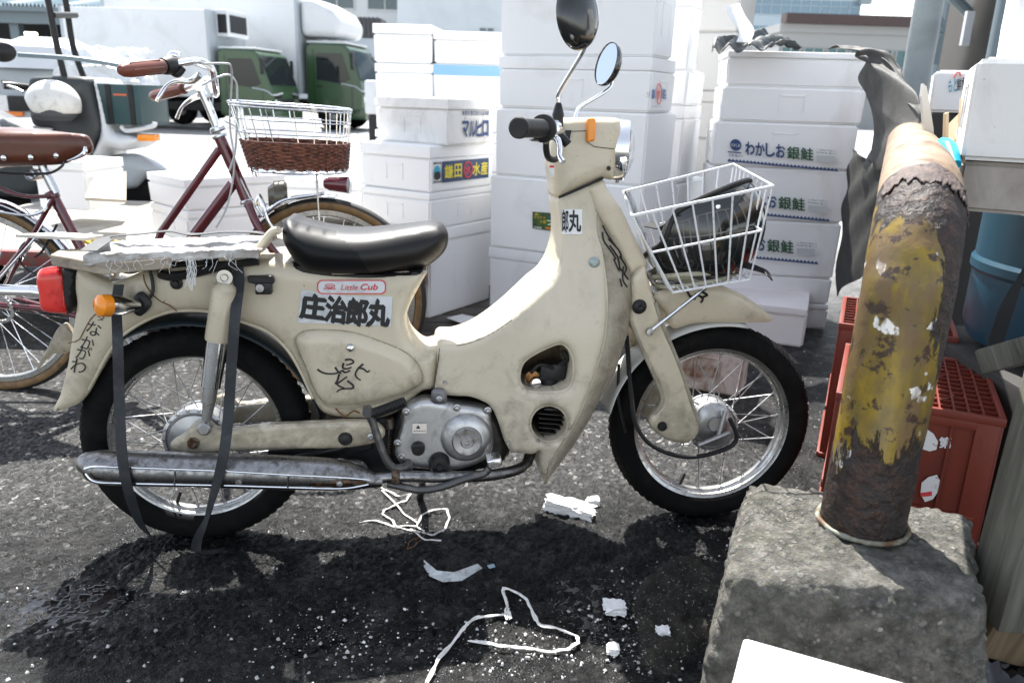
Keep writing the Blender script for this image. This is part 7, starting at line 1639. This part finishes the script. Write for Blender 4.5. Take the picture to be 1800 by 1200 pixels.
BW = mat('pale_render', (.62, .64, .65), .8, 0, (.5, .52, .54), .4, .5, .8); WN = glassmat('window_glass', (.10, .13, .14), .15)
building('office_building', 150, 720, 58, 12, 3, 13.5, 4, 7, BW, WN, "long pale office building with rows of grey windows behind the trucks")
building('plain_block', 700, 905, 50, 12, 3, 14, 4, 2, mat('bluish_render', (.52, .57, .60), .8, 0, (.45, .5, .52), .5, .5, .8), WN, "bluish white block behind the left foam stacks", .25, .2)
TB = mat('blue_curtain_glass', (.16, .25, .31), .25)
tw = building('glass_tower', 1235, 1492, 90, 25, 4, 46, 16, 1, mat('tower_band', (.40, .48, .53), .5), TB, "tall pale blue glass tower with horizontal bands above the salmon stack", .98, .55)
m = MB(); e = gpt(1492, 90)-gpt(1235, 90); L = e.length
for k in range(26): m.box((L-.5, -.9, 3+k*1.6), (L+.7, -.02, 3.5+k*1.6))
m.build('balcony_edge', mat('tower_frame', (.25, .29, .31), .5), tw, 0)
lw = building('low_hall', 1360, 1640, 38, 8, .8, 4.0, 1, 7, mat('grey_concrete', (.30, .31, .31), .8), glassmat('green_glass', (.05, .13, .14), .2), "low grey hall with green windows beyond the lettered stack", .8, .6)
m = MB(); a = gpt(1340, 37.5); b = gpt(1660, 37.5); m.box((0, -.6, 4.35), ((b-a).length, .2, 4.75)); m.build('eave', mat('dark_eave', (.05, .03, .03), .6), lw, 0)
# dark kiosk between truck and boxes
a = gpt(606, 30); kio = empty('dark_gantry', a, 0, 'dark louvred plant unit behind the deflector truck', 'plant unit')
m = MB(); zt2 = zat(30, 30, 640); m.box((0, 0, 0), (1.3, 1.5, zt2-.7), .02); m.build('cabinet', SG, kio); m = MB()
for k in range(9): m.box((-.02+k*.15, -.03, zt2-.68), (.05+k*.15, 1.2, zt2), .01)
m.box((-.05, .02, zt2-.7), (1.35, 1.25, zt2-.03)); m.build('louvre_bank', mat('dark_louvre', (.05, .052, .055), .5), kio)
# market hall roof and dark interior at the left
hall = empty('market_hall', gpt(-260, 24), 0, 'open market hall with corrugated canopy and dark interior at upper left', 'market hall')
h0 = gpt(-260, 24); h1 = gpt(255, 26)
def hb(m, n_, mt, sm=0): o = m.build(n_, mt, None, sm); o.data.transform(Matrix.Translation(-h0)); o.parent = hall; return o
z_e = zat(16, 24, 60)
m = MB(); rows = []
CORR = mat('corrugated_steel', (.30, .38, .42), .45, .2, (.2, .25, .28), 2, .45, .7)
for i in range(2):
    r = []
    for j in range(320):
        x = h0.x+(h1.x-h0.x+1.2)*j/319; y = 23.4 if i == 0 else 36; z = z_e+.05+(0 if i == 0 else 2.2)+.06*sin(j*1.6); r.append((x, y, z))
    rows.append(r)
m.grid(rows); hb(m, 'canopy', CORR, 60)
m = MB(); m.box((h0.x, 23.5, z_e-.42), (h1.x+1.2, 23.7, z_e-.02)); m.box((h0.x, 23.3, z_e-.12), (h1.x+1.2, 23.42, z_e+.0)); hb(m, 'gutter_beam', mat('blue_grey_steel', (.13, .17, .19), .5))
m = MB(); m.box((h0.x, 30, 0), (h1.x-1, 30.2, z_e+1)); m.box((h1.x-1.2, 24, 0), (h1.x-1, 30, z_e)); hb(m, 'back_wall', mat('dark_interior', (.012, .013, .014), .9))
for x in (h0.x+1, h0.x+5): m = MB(); m.box((x, 23.75, 0), (x+.25, 24, z_e-.42)); hb(m, 'column', mat('blue_grey_steel', (.13, .17, .19)))
LG = bpy.data.materials.new('lamp_glow'); LG.use_nodes = True; bb_ = LG.node_tree.nodes['Principled BSDF']; bb_.inputs['Emission Color'].default_value = (1, .9, .7, 1); bb_.inputs['Emission Strength'].default_value = 2.5
m = MB(); p = on_y(45, 60, 25); m.box((p.x-.3, 24.9, p.z-.05), (p.x+.3, 25.1, p.z+.05), .02); m.v = [tuple(v) for v in m.v]; tag(m.build('strip_lamp', LG), 'lit strip lamp in the dark market hall', 'lamp')
# vans parked before the hall
def vanbox(px0, px1, D, zt, lab, col, H0=.35):
    a = gpt(px0, D); b = gpt(px1, D); L = (b-a).length; r = empty('parked_van', a, 0, lab, 'van', 'pale vans parked before the market hall')
    pr = [(0, H0), (0, zt-.12), (.12, zt), (L*.72, zt), (L*.80, zt-.1), (L*.93, zt*.58), (L, zt*.52), (L, H0)]
    m = MB(); m.prism(pr, 0, 1.5); o = m.build('body', col, r, 30); b_ = o.modifiers.new('b', 'BEVEL'); b_.width = .05; b_.segments = 2; b_.limit_method = 'ANGLE'
    m = MB(); m.add([(.2, -.01, zt*.62), (L*.72, -.01, zt*.62), (L*.72, -.01, zt*.9), (.2, -.01, zt*.9)], [(0, 1, 2, 3)]); m.build('side_window', GLASS, r, 0)
    for x in (L*.18, L*.8):
        m = MB(); m.lathe([(0, -.08), (.2, -.08), (.28, -.05), (.28, .05), (.2, .08), (0, .08)], (x, .08, .28), (0, 1, 0), 24); m.build('wheel', RUBBER, r)
    return r
WV = mat('white_panel', (.6, .6, .6)); 
vanbox(-150, 60, 17, zat(68, 17, 0), "pale van furthest left in front of the dark market hall", WV); vanbox(66, 196, 16, zat(80, 16, 120), "pale van beside the smaller truck, in front of the market hall", WV)
m = MB(); p = on_y(80, 101, 15.5); m.box((p.x-.35, 15.4, 1.0), (p.x+.35, 15.8, p.z+.06), .02); tag(m.build('blue_container', mat('bright_blue', (.03, .25, .50), .4)), 'bright blue container among the vans at the left', 'container')
m = MB(); p = on_y(645, 222, 20); m.box((0, 0, .6), (.5, .6, 1.15), .05); m.box((.05, .05, 0), (.45, .5, .6), .03, 1); o = m.build('white_cart', [WV, BLACK]); o.location = (on_y(641, 200, 14).x, 14, 0); tag(o, 'small white cart with a dark base beside the near left stack', 'cart')
# ---------------------------------------------------------------- steel column and market frame on the right
BG = mat('blue_grey_steel', (.13, .17, .19)); CG = mat('column_grey', (.20, .23, .24), .5, 0, (.13, .15, .155), 3, .45, .7)
p = Vector((cx_at(1602, 3.9, 1.0), 3.9, 0)); m = MB(); m.tube([p, p+Vector((0, 0, 3.2))], .062, 24, smooth=False); m.lathe([(.062, 0), (.13, 0), (.13, .02), (.062, .025)], p, (0, 0, 1), 24); tag(m.build('steel_column', CG), 'blue grey round steel column behind the tarpaulin', 'column')
fr = empty('steel_structure', (2.6, 6, 0), 0, 'grey steel market frame with braces and dark interior behind the right hand boxes', 'steel frame')
def fb(m, n_, mt): o = m.build(n_, mt, None, 30); o.data.transform(Matrix.Translation((-2.6, -6, 0))); o.parent = fr; return o
for i, (x, D) in enumerate(((1640, 9.0), (1668, 7.0), (1690, 6.2), (1738, 5.0))):
    q = gpt(x, D); m = MB(); m.tube([q, q+Vector((0, 0, 4))], .05, 12, smooth=False); fb(m, 'post', BG)
for (a, b, D) in (((1628, 0), (1660, 55), 7.2), ((1655, 60), (1640, 115), 7.2), ((1660, -20), (1720, 40), 6.0), ((1610, 80), (1640, 100), 7.5)):
    m = MB(); m.tube([on_y(*a, D), on_y(*b, D)], .04, 10, smooth=False); fb(m, 'brace', BG)
for (x0_, x1_, y0_, y1_, D) in ((1690, 1715, 20, 80, 5.6),):
    m = MB(); a, b = on_y(x0_, y1_, D), on_y(x1_, y0_, D); m.box((a.x, D, a.z), (b.x, D+.03, b.z)); fb(m, 'white_panel_board', WV)
m = MB(); a, b = gpt(1618, 14), gpt(1900, 7.5); m.add([a, b, b+Vector((0, 0, 6)), a+Vector((0, 0, 6))], [(0, 1, 2, 3)]); o = fb(m, 'shade_sheet', mat('dark_interior', (.012, .013, .014)))  # near-black sheet standing in for the shade of the interior
md = o.modifiers.new('s', 'SOLIDIFY'); md.thickness = .1
m = MB(); a = gpt(1655, 6.6); b = gpt(1760, 5.2); m.add([a, b, b+Vector((0, 0, 3.5)), a+Vector((0, 0, 3.5))], [(0, 1, 2, 3)]); o = fb(m, 'plywood_panel', mat('dull_plywood', (.025, .022, .018), .8, 0, (.02, .018, .015), 2, .4, .6)); md = o.modifiers.new('s', 'SOLIDIFY'); md.thickness = .05
